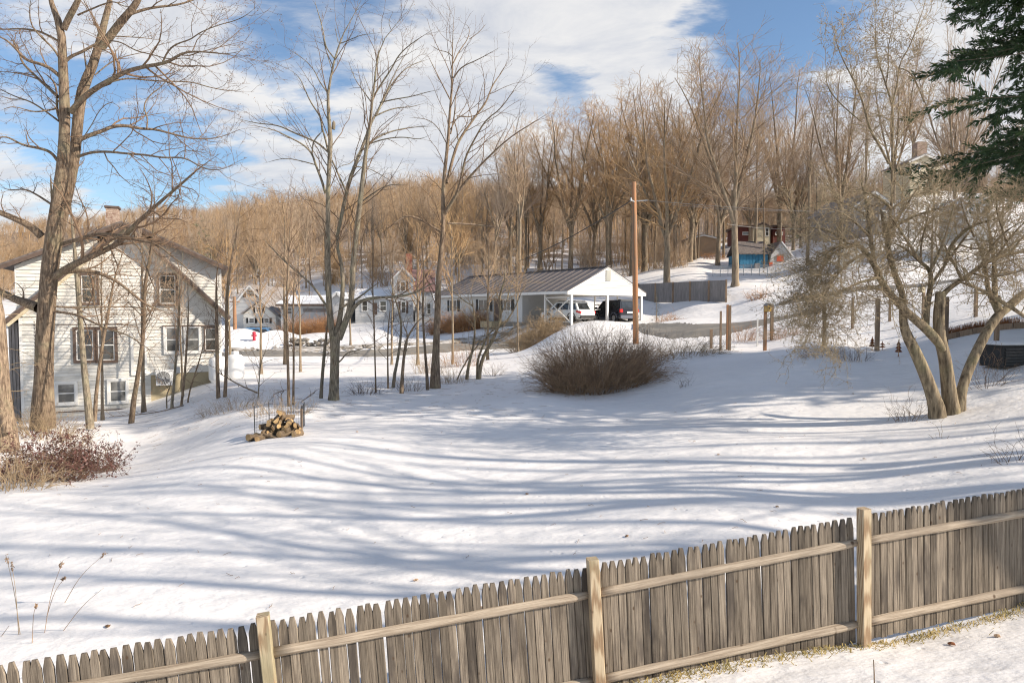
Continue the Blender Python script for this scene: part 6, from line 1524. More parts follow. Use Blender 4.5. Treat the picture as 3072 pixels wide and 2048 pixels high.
# slender saplings in front of the house and along the bank
SAP = [  # points, widths, depth, label
    (S1(W([(530, 1480), (500, 1250), (480, 1000), (465, 800), (450, 600), (430, 400), (415, 250), (410, 60)], [38, 30, 24, 10])), 23.5, 'thickest slender trunk in front of the cream house, leaning left beside its double window'),
    (S1(W([(556, 1440), (580, 1200), (610, 1000), (640, 850), (662, 700), (700, 560), (740, 470), (760, 380)], [20, 18, 12, 5])), 24.5, 'crooked slender trunk leaning right across the double window of the cream house'),
    (S1(W([(768, 1480), (800, 1300), (832, 1100), (846, 950), (850, 700), (880, 550), (902, 400), (910, 150), (900, 0)], [28, 24, 20, 14, 6])), 25.0, 'slender trunk leaning right in front of the middle of the cream house'),
    (S1(W([(1005, 1458), (1030, 1200), (1050, 900), (1060, 700), (1075, 480)], [16, 14, 6])), 27.0, 'thin stem in front of the heat pump, the straighter of two close together'),
    (S1(W([(1060, 1458), (1085, 1250), (1102, 1000), (1110, 800), (1098, 640)], [15, 12, 5])), 27.0, 'thin stem just right of the heat pump, crooked at the top'),
    (S1(W([(1098, 1450), (1110, 1330), (1160, 1180), (1200, 1040), (1230, 900)], [10, 8, 4])), 27.2, 'thin slanting stem under the right hand windows of the cream house'),
    (S1(W([(982, 1440), (978, 1340), (1000, 1300), (1010, 1220)], [9, 7, 4])), 27.4, 'very thin forked stem at the corner of the tan foundation'),
    (S1(W([(1288, 1435), (1278, 1200), (1275, 900), (1270, 650), (1290, 500)], [24, 20, 10])), 26.5, 'left of two slender trunks in front of the propane tanks'),
    (S1(W([(1320, 1430), (1335, 1100), (1330, 800), (1350, 600), (1390, 400), (1425, 180)], [20, 18, 8])), 26.5, 'right of two slender trunks in front of the propane tanks'),
    (S2(W([(348, 1510), (362, 1300), (370, 1120), (420, 1000), (452, 880)], [11, 9, 5])), 25.5, 'thin forked stem in the snow left of the wire cage'),
    (S2(W([(618, 1470), (612, 1200), (604, 900), (600, 560), (612, 300), (622, 100), (625, -60), (640, -300)], [24, 22, 20, 14, 6])), 23.0, 'left of the pair of slender trunks behind the wire cage'),
    (S2(W([(655, 1470), (660, 1100), (655, 800), (655, 560), (680, 200), (690, 60)], [19, 16, 7])), 23.3, 'right of the pair of slender trunks behind the wire cage'),
    (S2(W([(890, 1440), (905, 1200), (928, 950), (946, 800), (950, 620)], [30, 26, 12])), 25.0, 'leaning reddish trunk close on the left of the forked tree'),
    (S2(W([(1362, 1360), (1352, 1000), (1345, 700), (1330, 400), (1345, 60), (1345, -150)], [13, 12, 6])), 26.5, 'thin straight sapling right of the forked tree, first of the row'),
    (S2(W([(1466, 1305), (1460, 900), (1482, 650), (1500, 500)], [15, 12, 6])), 28.0, 'thin sapling in the middle between the forked tree and the slim tree'),
    (S2(W([(1505, 1275), (1545, 1100), (1575, 900), (1582, 750), (1540, 600), (1490, 450), (1480, 150)], [26, 22, 14, 6])), 28.5, 'bent sapling curving right then left before the white farmhouse'),
    (S2(W([(1805, 1300), (1790, 1100), (1770, 850), (1760, 600), (1778, 350), (1752, 100), (1745, -60)], [26, 20, 14, 6])), 28.0, 'slender trunk standing close on the left of the slim tree'),
]
for i, (pts, Y, lab) in enumerate(SAP):
    L = [(pts, (0, 0))]
    simple_traced('sapling', lab, L, full, 1.0, Y, 'bark_brown' if i % 3 else 'bark_grey', 'twig_brown', 50 + i, group='slender saplings along the bank', nb=1, m=14, sides=(7, 5),
        g1=dict(per_m=4.2, t0=.25, labs=1.25, ang=(25, 65), m=6, rcap=.011, rf=.5, rmin=.0055, up=.06, wig=.16), g2=dict(per_m=3.6, labs=.55, rmin=.0045, wig=.18), g3=dict(per_m=3, t0=.2, labs=.2, ang=(30, 60), m=3, rf=.7, rmin=.003, up=.03, wig=.1))
# far left trunk at the frame edge
simple_traced('old_tree', 'thick pale trunk cut off by the left edge of the picture', [(S1([(20, 1590, 130), (5, 1300, 92), (-10, 1000, 84), (-15, 800, 60), (-60, 700, 50), (-120, 500, 40), (-180, 100, 30), (-200, -300, 10)]), (0, 0)), (S1([(-5, 1420, 40), (20, 1450, 46), (45, 1560, 60)]), (-.3, 0))],
    full, 1.0, 18.4, 'bark_brown', 'twig_tan', 77, nb=1, m=24, g1=dict(per_m=4, t0=.02, labs=1.0, ang=(50, 90), rcap=.01, wig=.25, up=0), g2=dict(per_m=4, labs=.5, wig=.25), g3=dict(per_m=3, t0=.2, labs=.25, ang=(30, 70), m=4, rf=.7, rmin=.0035, up=.02, wig=.2))
# several-stemmed thicket tree right of the slim tree
def thicket():
    L = [(S2(W([(1580, 1360), (1592, 1150), (1612, 950), (1640, 868), (1740, 720), (1830, 690)], [34, 22, 14, 8])), (-.5, .2)), (S2(W([(1600, 1100), (1640, 870), (1600, 800), (1580, 700)], [16, 12, 6])), (-.5, 0))]
    simple_traced('branching_sapling', 'small thick footed tree with a low fork between the forked and slim trees', L, full, 1.0, 27.0, 'bark_brown', 'twig_brown', 71, nb=1, sides=(8, 6), g1=dict(per_m=3, labs=1.0, ang=(30, 60), rcap=.012, wig=.16), g2=dict(per_m=3, labs=.45, wig=.18))
    T3 = [([(530, 1215), (560, 1070), (640, 930), (700, 800), (722, 690), (702, 540), (760, 400), (752, 200)], [34, 28, 22, 8]), ([(425, 1250), (450, 1100), (492, 950), (500, 800), (482, 600), (450, 450)], [28, 22, 12, 6]),
          ([(520, 1215), (520, 1080), (560, 980), (610, 850), (740, 780), (840, 700)], [24, 18, 6]), ([(330, 1280), (400, 1130), (500, 980), (600, 880), (700, 840), (790, 800)], [12, 10, 5]),
          ([(700, 800), (780, 740), (860, 600), (900, 480), (1000, 360)], [14, 10, 4]), ([(480, 620), (380, 560), (300, 480), (200, 500)], [10, 8, 4]), ([(722, 690), (780, 560), (800, 430), (900, 330)], [12, 8, 4]), ([(500, 800), (420, 700), (360, 640), (270, 620)], [9, 7, 4]), ([(640, 930), (760, 880), (850, 780)], [10, 5])]
    L = [(S3(W(p, w)), (0, random.uniform(-.4, .4) if i > 1 else 0)) for i, (p, w) in enumerate(T3)]
    simple_traced('multi_stem_tree', 'leaning many stemmed small tree in front of the carport house windows', L, full, 1.0, 31.0, 'bark_apple', 'twig_tan', 81, nb=3, sides=(9, 7),
        g1=dict(per_m=3.2, t0=.25, labs=1.4, ang=(25, 60), rcap=.016, wig=.16, rmin=.007), g2=dict(per_m=4.5, labs=.6, wig=.18, rmin=.0055), g3=dict(per_m=4, t0=.2, labs=.3, ang=(25, 60), m=4, rf=.7, rmin=.0045, up=.03, wig=.16))
thicket()
# the low spreading old fruit tree at the right
def fruit_tree():
    L = [
        (S5([(822, 1450, 98), (775, 1290, 82), (705, 1110, 76), (642, 975, 70), (598, 895, 62), (575, 790, 46), (582, 640, 40), (545, 560, 34), (510, 450, 32), (475, 340, 36), (484, 200, 32), (500, 60, 26), (512, -60, 20)]), (0, 0)),
        (S5([(905, 1430, 104), (885, 1250, 88), (862, 1060, 76), (825, 920, 72), (818, 790, 70), (832, 660, 66), (832, 615, 60)]), (.1, 0)),
        (S5([(948, 1410, 84), (972, 1280, 62), (1022, 1130, 64), (1090, 985, 60), (1162, 850, 60), (1235, 755, 58), (1300, 715, 50), (1345, 668, 46), (1400, 625, 42), (1470, 570, 36), (1600, 480, 20)]), (.15, .15)),
        (S5([(850, 1010, 40), (815, 950, 62), (745, 872, 62), (660, 800, 56), (590, 740, 50), (520, 660, 46), (460, 590, 44), (420, 520, 42), (388, 430, 38), (330, 350, 34), (280, 300, 28), (200, 285, 20), (100, 335, 15), (-20, 415, 10), (-150, 500, 6)]), (0, -.12)),
        (S5([(735, 850, 40), (742, 700, 38), (770, 570, 34), (765, 470, 26), (700, 420, 22), (620, 340, 20), (540, 295, 16), (460, 285, 10)]), (.1, .2)),
        (S5([(845, 640, 40), (880, 600, 34), (960, 545, 32), (1040, 490, 28), (1110, 435, 28), (1200, 392, 24), (1300, 362, 20), (1400, 345, 14), (1550, 330, 6)]), (.1, .1)),
        (S5([(1225, 745, 54), (1195, 685, 48), (1150, 610, 30), (1140, 480, 24), (1110, 360, 16), (1060, 250, 8)]), (.3, .3)),
        (S5([(1195, 690, 40), (1198, 560, 32), (1192, 420, 26), (1180, 300, 20), (1150, 150, 12), (1140, 20, 6)]), (.3, .5)),
        (S5([(1500, 850, 18), (1393, 780, 25), (1300, 715, 28), (1250, 690, 27), (1150, 622, 24), (1000, 560, 20), (900, 540, 10)]), (.0, .0)),
        (S5([(390, 430, 26), (360, 250, 28), (345, 100, 26), (330, -20, 22), (290, -150, 14)]), (-.3, .2)),
        (S5([(585, 640, 24), (575, 590, 24), (520, 470, 24), (480, 300, 24), (440, 120, 20), (420, 0, 12)]), (0, .3)),
        (S5([(330, 350, 24), (200, 430, 16), (90, 560, 12), (40, 700, 10), (45, 860, 8), (100, 940, 5)]), (-.3, -.3)),
        (S5([(280, 300, 22), (130, 330, 16), (60, 420, 12), (10, 520, 10), (-60, 620, 8), (-150, 700, 5)]), (-.3, .3)),
        (S5([(200, 285, 16), (80, 200, 13), (-60, 180, 10), (-160, 220, 6)]), (-.4, .1)), (S5([(420, 520, 22), (260, 560, 14), (120, 640, 10), (0, 760, 7), (-80, 860, 4)]), (-.3, -.5)),
        (S5([(770, 570, 20), (850, 450, 16), (960, 300, 14), (1060, 170, 10), (1130, 60, 6)]), (0, .3)), (S5([(860, 430, 20), (900, 300, 22), (1000, 200, 20), (1100, 150, 14), (1250, 120, 8)]), (.4, -.3)),
        (S5([(700, 420, 16), (700, 300, 12), (740, 150, 10), (760, 20, 7)]), (0, -.3)), (S5([(1110, 435, 20), (1180, 300, 14), (1280, 200, 10), (1420, 120, 6)]), (0, -.3)),
        (S9([(838, 1400, 18), (842, 1250, 16), (845, 1000, 15), (848, 800, 15), (845, 700, 14), (820, 630, 11), (780, 500, 9), (735, 380, 7), (730, 150, 4), (745, 0, 3)]), (0, .1)), (S9([(845, 700, 12), (880, 560, 11), (890, 430, 9), (960, 320, 8), (1010, 180, 7), (1070, 20, 3)]), (0, .3)),
        (S9([(820, 1100, 16), (760, 980, 16), (695, 880, 17), (660, 740, 13), (630, 640, 12), (580, 530, 10), (520, 420, 8), (470, 300, 6), (430, 130, 3)]), (0, -.3)), (S9([(640, 820, 9), (540, 740, 8), (440, 640, 7), (400, 560, 6), (405, 470, 3)]), (0, .2)),
        (S9([(800, 580, 8), (820, 450, 7), (815, 300, 6), (860, 150, 3)]), (.5, 0)), (S9([(900, 460, 8), (960, 480, 8), (1010, 560, 8), (1060, 690, 10)]), (.5, 0)),
        (S5([(1300, 365, 18), (1380, 250, 12), (1480, 160, 6)]), (0, .2)), (S5([(500, 60, 20), (420, -20, 14), (300, -60, 8), (180, -60, 4)]), (0, -.4)), (S5([(500, 60, 18), (620, -20, 14), (760, -60, 10), (900, -40, 5)]), (0, .4)), (S5([(1140, 150, 14), (1240, 40, 10), (1330, 0, 5)]), (0.5, .2)),
        (S5([(484, 200, 24), (620, 120, 18), (800, 60, 12), (1000, 20, 6)]), (0, .5)), (S5([(765, 470, 22), (850, 300, 16), (900, 120, 10), (930, 0, 6)]), (0, -.4)), (S5([(1200, 392, 18), (1300, 250, 12), (1393, 150, 8), (1500, 80, 5)]), (0, -.4)),
        (S5([(1060, 250, 14), (1000, 120, 10), (960, -20, 6)]), (.3, .2)), (S5([(484, 200, 20), (600, 40, 14), (690, -100, 8)]), (0, -.5)), (S5([(1190, 420, 18), (1300, 300, 12), (1420, 240, 6)]), (.3, .5)), (S5([(700, 420, 20), (560, 200, 14), (460, 60, 8)]), (0, -.6)),
        (S5([(360, 250, 18), (240, 130, 12), (120, 60, 8), (0, 60, 5)]), (-.3, -.5)), (S5([(980, 540, 20), (900, 380, 14), (820, 240, 10), (700, 140, 6)]), (0, .3)), (S5([(1300, 362, 16), (1250, 200, 12), (1200, 60, 8), (1220, -60, 5)]), (0, -.5)), (S5([(1040, 490, 18), (1160, 520, 12), (1300, 500, 8), (1420, 460, 5)]), (0, -.6)),
        (S5([(330, 100, 18), (200, 20, 12), (60, 0, 8), (-60, 30, 4)]), (-.2, .4)), (S5([(960, 300, 14), (1050, 330, 10), (1180, 320, 6)]), (0, -.2)),
    ]
    P, R = traced(L, 1.0, 15.7, m=26, f=full); rng = np.random.default_rng(91)
    sink(P, [0, 1, 2], .3); flare(P, R, [0, 1, 2], .25); base = foot(Vector((P[1][0, 0], P[1][0, 1], 0)))
    trunk = join([tubes(P[:4], R[:4], 14), tubes(P[4:], R[4:], 8)])
    a, ra = grow(P[3:], R[3:], rng, per_m=6.5, t0=.14, labs=1.05, ang=(30, 80), m=7, rf=.45, rmin=.006, up=.035, wig=.2, rcap=.014)
    # side limbs that droop on the left
    dl, rdl = grow(P[[11, 12, 14, 3]], R[[11, 12, 14, 3]], rng, per_m=13, t0=.25, labs=1.1, ang=(30, 80), m=7, rf=.5, rmin=.006, up=-.17, wig=.2, rcap=.011)
    a = np.vstack([a, dl]); ra = np.vstack([ra, rdl])
    b, rb = grow(a, ra, rng, per_m=12, t0=.08, labs=.44, ang=(35, 80), m=4, rf=.6, rmin=.0055, up=.04, wig=.24)
    c, rc = grow(b, rb, rng, per_m=8.5, t0=.2, labs=.17, ang=(35, 80), m=3, rf=.75, rmin=.0038, up=.03, wig=.2)
    crown = join([tubes(a, ra, 5), tubes(b, rb, 3), tubes(c, rc, 3)]); bud = tips(c, rng, 16000, .022, .012)
    print('fruit', len(a), len(b), len(c), len(crown[1]))
    tree_object('fruit_tree', 'low spreading old fruit tree with three thick leaning trunks at the right', 'tree', base, trunk, crown, 'bark_apple', 'twig_olive', extra=('buds', bud, 'twig_tan'))
fruit_tree()

# ------------------------------------------------------------------ shrubs
def shrub(name, label, base, rx, ry, h, n, mt, seed, up=.0, r0=.008, lv=2, per=(5, 5), l2=.45, l3=.22, group=None, lean=(15, 75), cat='shrub', wig=.14, curve=-.06, extra=None, foot_spread=.55, rmin=.0035):
    rng = np.random.default_rng(seed); a = rng.uniform(0, 2 * np.pi, n); q = np.sqrt(rng.random(n)) * foot_spread
    x = np.cos(a) * q * rx; y = np.sin(a) * q * ry
    z = np.array([gz(base[0] + i, base[1] + j) for i, j in zip(x, y)]) - .04
    a2 = a + rng.normal(0, .5, n); inc = np.radians(rng.uniform(lean[0], lean[1], n)) * (.4 + .6 * q / max(foot_spread, .01))
    d = np.stack([np.cos(a2) * np.sin(inc), np.sin(a2) * np.sin(inc) * ry / rx, np.cos(inc)], 1)
    # length to the ellipsoid envelope
    L = 1.0 / np.sqrt((d[:, 0] / rx) ** 2 + (d[:, 1] / ry) ** 2 + (d[:, 2] / h) ** 2) * rng.uniform(.6, 1.02, n) * (1 - .45 * q) * (1 + .10 * np.sin(3 * a + seed) + .08 * np.sin(7 * a + 2.3 * seed) + .10 * np.sin(9 * x / rx + seed) * np.cos(5 * y / ry))
    m = 8; P = np.zeros((n, m, 3)); p = np.stack([base[0] + x, base[1] + y, z], 1); P[:, 0] = p; st = (L / (m - 1))[:, None]
    for j in range(1, m):
        d = d + rng.normal(size=(n, 3)) * wig; d[:, 2] += curve * j / 3; d /= np.linalg.norm(d, axis=1, keepdims=True); p = p + d * st; P[:, j] = p
    R = r0 * rng.uniform(.6, 1.3, n)[:, None] * (1 - .7 * np.linspace(0, 1, m))[None]
    b, rb = grow(P, R, rng, per_m=per[0], t0=.15, labs=l2, ang=(25, 65), m=5, rf=.65, rmin=rmin, up=up, wig=.2)
    parts = [tubes(P, R, 4), tubes(b, rb, 3)]; last = b
    if lv > 1:
        c, rc = grow(b, rb, rng, per_m=per[1], t0=.15, labs=l3, ang=(30, 70), m=3, rf=.7, rmin=rmin * .85, up=up, wig=.2); parts.append(tubes(c, rc, 3)); last = c
    V, Q = join(parts); o3 = np.array([base[0], base[1], base[2]])
    T = thing(name, label, cat, base, 0, group)
    link('stems', mesh_np('stems', V - o3, Q), mt, T)
    if extra:
        v, q_ = tips(last, rng, extra[1], extra[2], extra[3]); link(extra[0], mesh_np(extra[0], v - o3, q_), extra[4], T)
    return T
b = foot(D(1375, 895, 26.3)); shrub('dense_shrub', 'wide dense dome shaped shrub of bare dark stems in the middle of the yard', b, 2.5, 1.9, 3.1, 950, 'twig_dark', 3, up=.05, r0=.011, per=(4.0, 3.6), l2=.55, l3=.26, foot_spread=.72, lean=(10, 70), curve=-.05)
b = foot(D(1560, 800, 30)); shrub('tan_brush', 'thin tan brush trailing right of the dense shrub', b, 2.2, 1.2, 1.0, 240, 'twig_tan', 4, per=(4, 4), lean=(20, 80), foot_spread=.9)
b = foot(D(115, 1085, 15.2)); shrub('burgundy_shrub', 'low shrub with clusters of burgundy leaves under the big tree at the left', b, 1.45, 1.0, 1.15, 150, 'twig_brown', 6, per=(5, 6), l2=.4, l3=.2, foot_spread=.5, extra=('leaves', 6500, .032, .035, 'leaf_burgundy'))
b = foot(D(215, 1010, 17.5)); shrub('burgundy_shrub', 'taller sparse part of burgundy leaved brush reaching up before the basement windows', b, .95, .7, 1.0, 70, 'twig_brown', 7, per=(4, 5), l2=.4, l3=.2, foot_spread=.6, extra=('leaves', 2300, .030, .03, 'leaf_burgundy'))
b = foot(D(30, 1110, 13.5)); shrub('tan_brush', 'pale bare brush at the left edge of the picture below the thick trunk', b, 1.1, .8, .9, 90, 'twig_tan', 8, per=(4, 4), foot_spread=.6, l2=.35)
b = foot(D(110, 985, 20.6)); shrub('tan_brush', 'tangle of pale twigs around the foot of the big left tree', b, 1.4, 1.0, 1.2, 160, 'twig_tan', 9, per=(4, 4), foot_spread=.8, lean=(10, 80))
for i, (dx, dy, Y, rx, ry, h, n, mt, lab) in enumerate([
    (1075, 742, 62, 3.6, 1.6, 2.1, 420, 'twig_rust', 'rust coloured round shrub before the left end of the carport house'), (1010, 744, 64, 1.8, 1.2, 1.7, 200, 'twig_rust', 'smaller rust coloured shrub left of the round one'),
    (705, 760, 70, 3.9, 1.6, 2.4, 480, 'twig_rust', 'rust brown hedge clump in front of the low snowy roofed house'), (755, 757, 72, 1.8, 1.2, 2.0, 180, 'twig_rust', 'right end of the rust brown hedge clump beside the forked tree'),
    (1235, 738, 47, 1.5, 1.2, 2.6, 170, 'twig_tan', 'tall tan vase shaped shrub left of the white car'), (1265, 738, 48, 1.2, 1.0, 2.2, 120, 'twig_tan', 'tan vase shaped shrub nearest the white car'), (1195, 735, 50, 1.4, 1.0, 1.9, 110, 'twig_tan', 'low tan shrub farthest from the white car'),
    (1535, 725, 50, 1.3, .8, .9, 80, 'twig_rust', 'small tawny shrub in the snow right of the pole'), (1705, 775, 35, 1.0, .8, 1.3, 80, 'twig_rust', 'reddish tangle between the thick garden posts'), (1790, 775, 34, 1.2, .8, 1.0, 90, 'twig_rust', 'reddish tangle right of the garden posts'),
    (1650, 690, 62, 1.0, .6, .8, 50, 'twig_tan', 'thin weeds at the foot of the grey board fence'), (1740, 690, 55, 1.2, .6, .8, 60, 'twig_rust', 'low brown weeds on the slope left of the fruit tree'),
    (1715, 597, 100, 3, 1, 1.2, 90, 'twig_rust', 'brown weeds on the snowy hill left of the blue shed'), (1640, 600, 98, 3, 1, 1.2, 90, 'twig_rust', 'brown weeds under the tan building'),
    (640, 945, 21.5, 1.7, .7, .55, 90, 'twig_tan', 'low twiggy weeds just behind the wire cage'), (540, 938, 23.5, 2.0, .7, .6, 90, 'twig_tan', 'low twiggy weeds left of the wire cage'), (840, 908, 26, .9, .5, .7, 50, 'twig_brown', 'small bare bush with a stump right of the forked tree'), (935, 893, 27.5, .8, .5, .9, 40, 'twig_brown', 'small bare bush close to the branching sapling'),
    (1040, 872, 30, 1.1, .6, 1.0, 60, 'twig_tan', 'low bare brush between the slim tree and the many stemmed tree'), (1130, 860, 32, .7, .5, .9, 30, 'twig_brown', 'little curved bush right of the many stemmed tree'), (985, 830, 34, 1.3, .8, 1.5, 70, 'twig_tan', 'pale brush behind the slim tree'), (1060, 822, 36, 1.6, .8, 1.6, 90, 'twig_rust', 'tawny brush by the road behind the slim tree'),
    (2092, 950, 15.9, .55, .4, .85, 26, 'twig_brown', 'small bare bush left of the fruit tree foot'), (2265, 930, 17.5, .7, .5, 1.5, 26, 'twig_brown', 'thin upright stems behind the fruit tree'), (1570, 893, 23.6, .28, .25, .55, 14, 'twig_brown', 'tiny bare bush in shade right of the dense shrub'), (1880, 815, 25, 1.2, .6, .8, 60, 'twig_brown', 'bare brush under the drooping branches'), (1960, 815, 24, 1.0, .6, .7, 50, 'twig_brown', 'bare brush behind the shaded bank at the right'),
    (2345, 1045, 10.9, .55, .4, .5, 16, 'twig_brown', 'dark forked twigs in the snow at the right edge'), (2165, 1000, 13.5, .25, .2, .5, 5, 'twig_tan', 'few thin pale stalks below the fruit tree'),
]):
    b = foot(D(dx, dy, Y)); far = Y > 40; shrub('bare_shrub', lab, b, rx, ry, h, n, mt, 200 + i, r0=.014 if far else .006, per=(2.4, 2.5) if far else (4, 4), l2=.7 if far else .35, l3=.35 if far else .18, rmin=.009 if far else .0032, foot_spread=.5 if far else .6, lean=(5, 65), curve=-.03)
# dry stalks with seed heads at the lower left
def stalks():
    c4 = crop(0, 1100, 1.654)
    data = [([(98, 1248), (70, 1100), (28, 930)], 'tall dry seed stalk at the far lower left, left of its pair'), ([(90, 1248), (78, 1100), (55, 965)], 'tall dry seed stalk at the far lower left, right of its pair'), ([(157, 1290), (165, 1220), (182, 1180)], 'short dry stalk with a round seed head at the lower left'),
            ([(218, 1245), (250, 1130), (290, 1020), (310, 965)], 'upright thin dry stalk at the lower left'), ([(228, 1175), (270, 1110), (325, 1042)], 'dark dry stalk with a seed head leaning right, shorter one'), ([(316, 1118), (400, 1030), (522, 926)], 'longest dark dry stalk leaning right with a seed head'), ([(308, 1240), (410, 1180), (515, 1095)], 'dark dry stalk lying low to the right without a head'), ([(0, 1250), (45, 1283)], 'reddish stalk lying at the left edge')]
    for i, (pts, lab) in enumerate(data):
        Y = 3.45 * F / (1100 + pts[0][1] / 1.654 - 934); P = [c4(x, y, Y - .12 * k) for k, (x, y) in enumerate(pts)]; b = foot(P[0]); P[0] = b - Vector((0, 0, .02)); T = thing('dry_stalk', lab, 'stalk', b, 0, 'dry seed stalks in the snow')
        p, r = resample([q - b for q in P], [.004] * len(P), 10); v, q_ = tubes(p[None], r[None] * np.linspace(1, .5, 10), 5); link('stem', mesh_np('stem', v, q_), 'twig_tan' if i in (0, 1) else 'twig_dark', T)
        if i not in (6, 7): v, q_ = tips(np.array([p[-2:]]), np.random.default_rng(i), 26, .016, .010); link('seed_head', mesh_np('seed_head', v, q_), 'twig_dark', T)
stalks()
def debris():
    spots = [(248, 1440, 'leaf_dry', 'curled brown leaf'), (1440, 1232, 'leaf_dry', 'dead oak leaf'), (1210, 1135, 'leaf_dry', 'brown leaf'), (2185, 1480, 'rust', 'dark red leaf'), (1960, 905, 'twig_dark', 'dark leaf'), (1985, 1055, 'twig_dark', 'dark leaf'), (1650, 1045, 'twig_dark', 'curled leaf'), (2060, 965, 'twig_dark', 'dark leaf'), (2290, 1462, 'twig_dark', 'dark speck of bark'), (955, 1333, 'twig_dark', 'dark speck of bark'), (1110, 1398, 'twig_dark', 'dark speck of bark'), (1785, 1165, 'twig_dark', 'dark speck of bark'), (820, 992, 'twig_dark', 'curled twig')]
    for i, (dx, dy, mt, lab) in enumerate(spots):
        Y = 10.0
        for _ in range(30): p = D(dx, dy, Y); g = gz(p.x, p.y); Y += (p.z - g) * F / (dy * K - 934) * .6 * (1)
        p = D(dx, dy, Y); s = .035; rn = random.Random(i); m = MB(); n = 8; top = [(math.cos(a) * s * rn.uniform(.5, 1.5), math.sin(a) * s * rn.uniform(.4, 1.0), rn.uniform(.0, .02)) for a in np.linspace(0, 6.28, n, False)]
        m.add(top + [(0, 0, .022)] + [(x, y, z - .004) for x, y, z in top], [(k, (k + 1) % n, n) for k in range(n)] + [(k, n + 1 + k, n + 1 + (k + 1) % n, (k + 1) % n) for k in range(n)] + [tuple(n + 1 + k for k in range(n - 1, -1, -1))])
        where = 'in front of the fence at the right' if dy > 1450 and dx > 2000 else ('in the shade right of the dense shrub' if dy < 1000 else 'lying alone on the open snow')
        side = ('far left' if dx < 400 else 'left' if dx < 960 else 'left of centre' if dx < 1150 else 'centre' if dx < 1500 else 'right of centre' if dx < 2000 else 'right') + (', near' if dy > 1200 else ', middle' if dy > 1000 else ', far')
        tag(m.build('fallen_leaf' if 'leaf' in lab else 'bark_chip', mt, None, (p.x, p.y, gz(p.x, p.y) + .008), rn.uniform(0, 6)), '%s %s, %s' % (lab, where, side), 'debris')
    # twigs scattered over the snow: nobody could count them
    V = []; Q = []; rng = np.random.default_rng(4); P = []
    for k in range(420):
        if k < 300: dx, Y = rng.uniform(330, 1250), rng.uniform(20, 31)
        else: dx, Y = rng.uniform(100, 2300), rng.uniform(8, 20)
        p = D(dx, 900, Y); a = rng.normal(.2, .9); L = rng.uniform(.05, .5 if k < 300 else .12); q = []
        for t in np.linspace(-.5, .5, 4): x = p.x + math.cos(a) * L * t; y = p.y + math.sin(a) * L * t; q.append((x, y, gz(x, y) + .006 + rng.uniform(0, .02)))
        P.append(q)
    P = np.array(P); R = np.full(P.shape[:2], .0035); v, q = tubes(P, R, 3); o = link('fallen_twigs', mesh_np('fallen_twigs', v, q), 'twig_dark'); tag(o, 'small fallen twigs scattered over the snow', 'twigs', kind='stuff')
    # long fallen branches near the bank
    for i, (pts, lab) in enumerate([([(1245, 1620, 20), (1110, 1445, 16), (1000, 1330, 12), (1110, 1380, 8)], ''), ]): pass
    for i, (f_, pts, Y, w, lab) in enumerate([(S1, [(1080, 1450), (900, 1480), (640, 1470)], 26.5, 10, 'dead branch lying on the snow below the cream house'), (S2, [(350, 1440), (180, 1290), (0, 1180)], 26.5, 14, 'long fallen branch slanting down behind the wire cage'), (S2, [(560, 1440), (545, 1370), (600, 1330), (480, 1380)], 23.5, 9, 'twisted dead branch just behind the wire cage'), (S2, [(720, 1460), (780, 1400), (840, 1360)], 23.8, 8, 'thin fallen branch left of the forked tree')]):
        P = [ray(x, y, Y) for x, y, _ in f_(W(pts, [w, w * .5]))]; b = foot(P[0]); zz = [max(p.z, gz(p.x, p.y) + .03) for p in P]; P = [Vector((p.x, p.y, z)) - b for p, z in zip(P, zz)]; p, r = resample(P, [w / 2.851 / F * Y / 2] * len(P), 14)
        sd_, rs = grow(p[None], r[None], rng, n=7, t0=.1, labs=.5, ang=(30, 70), m=5, rf=.5, rmin=.005, wig=.2); v, q = join([tubes(p[None], r[None] * np.linspace(1, .5, 14), 6), tubes(sd_, rs, 4)]); o = link('fallen_branch', mesh_np('fallen_branch', v, q), 'bark_brown', None, b); tag(o, lab, 'branch')
debris()

def stick_and_nest():
    c7 = crop(2300, 1400, 2.42); a = foot(c7(785, 1515, 5.35)); b = c7(776, 1398, 5.35); h = b - a; p, r = resample([Vector((0, 0, -.04)), h * .5 + Vector((.003, 0, 0)), h], [.006, .005, .004], 8)
    v, q = tubes(p[None], r[None], 6); tag(link('stick', mesh_np('stick', v, q), 'bark_brown', None, a), 'short dark stick standing upright in the snow in front of the picket fence', 'stick')
    rng = np.random.default_rng(12); c = ray(1884, 418, 97); n = 260; z = rng.normal(size=(n, 3)); z /= np.linalg.norm(z, axis=1, keepdims=True); z *= .42 * rng.uniform(.6, 1, (n, 1)); d = np.cross(z, rng.normal(size=(n, 3))); d /= np.linalg.norm(d, axis=1, keepdims=True)
    P = np.stack([z - d * .3, z + d * .05 * 0, z + d * .3], 1); v, q = tubes(P, np.full((n, 3), .02), 3); tag(link('bird_nest', mesh_np('bird_nest', v, q), 'leaf_burgundy', None, c), 'dark round nest high in the crowns above the utility pole', 'nest')
stick_and_nest()
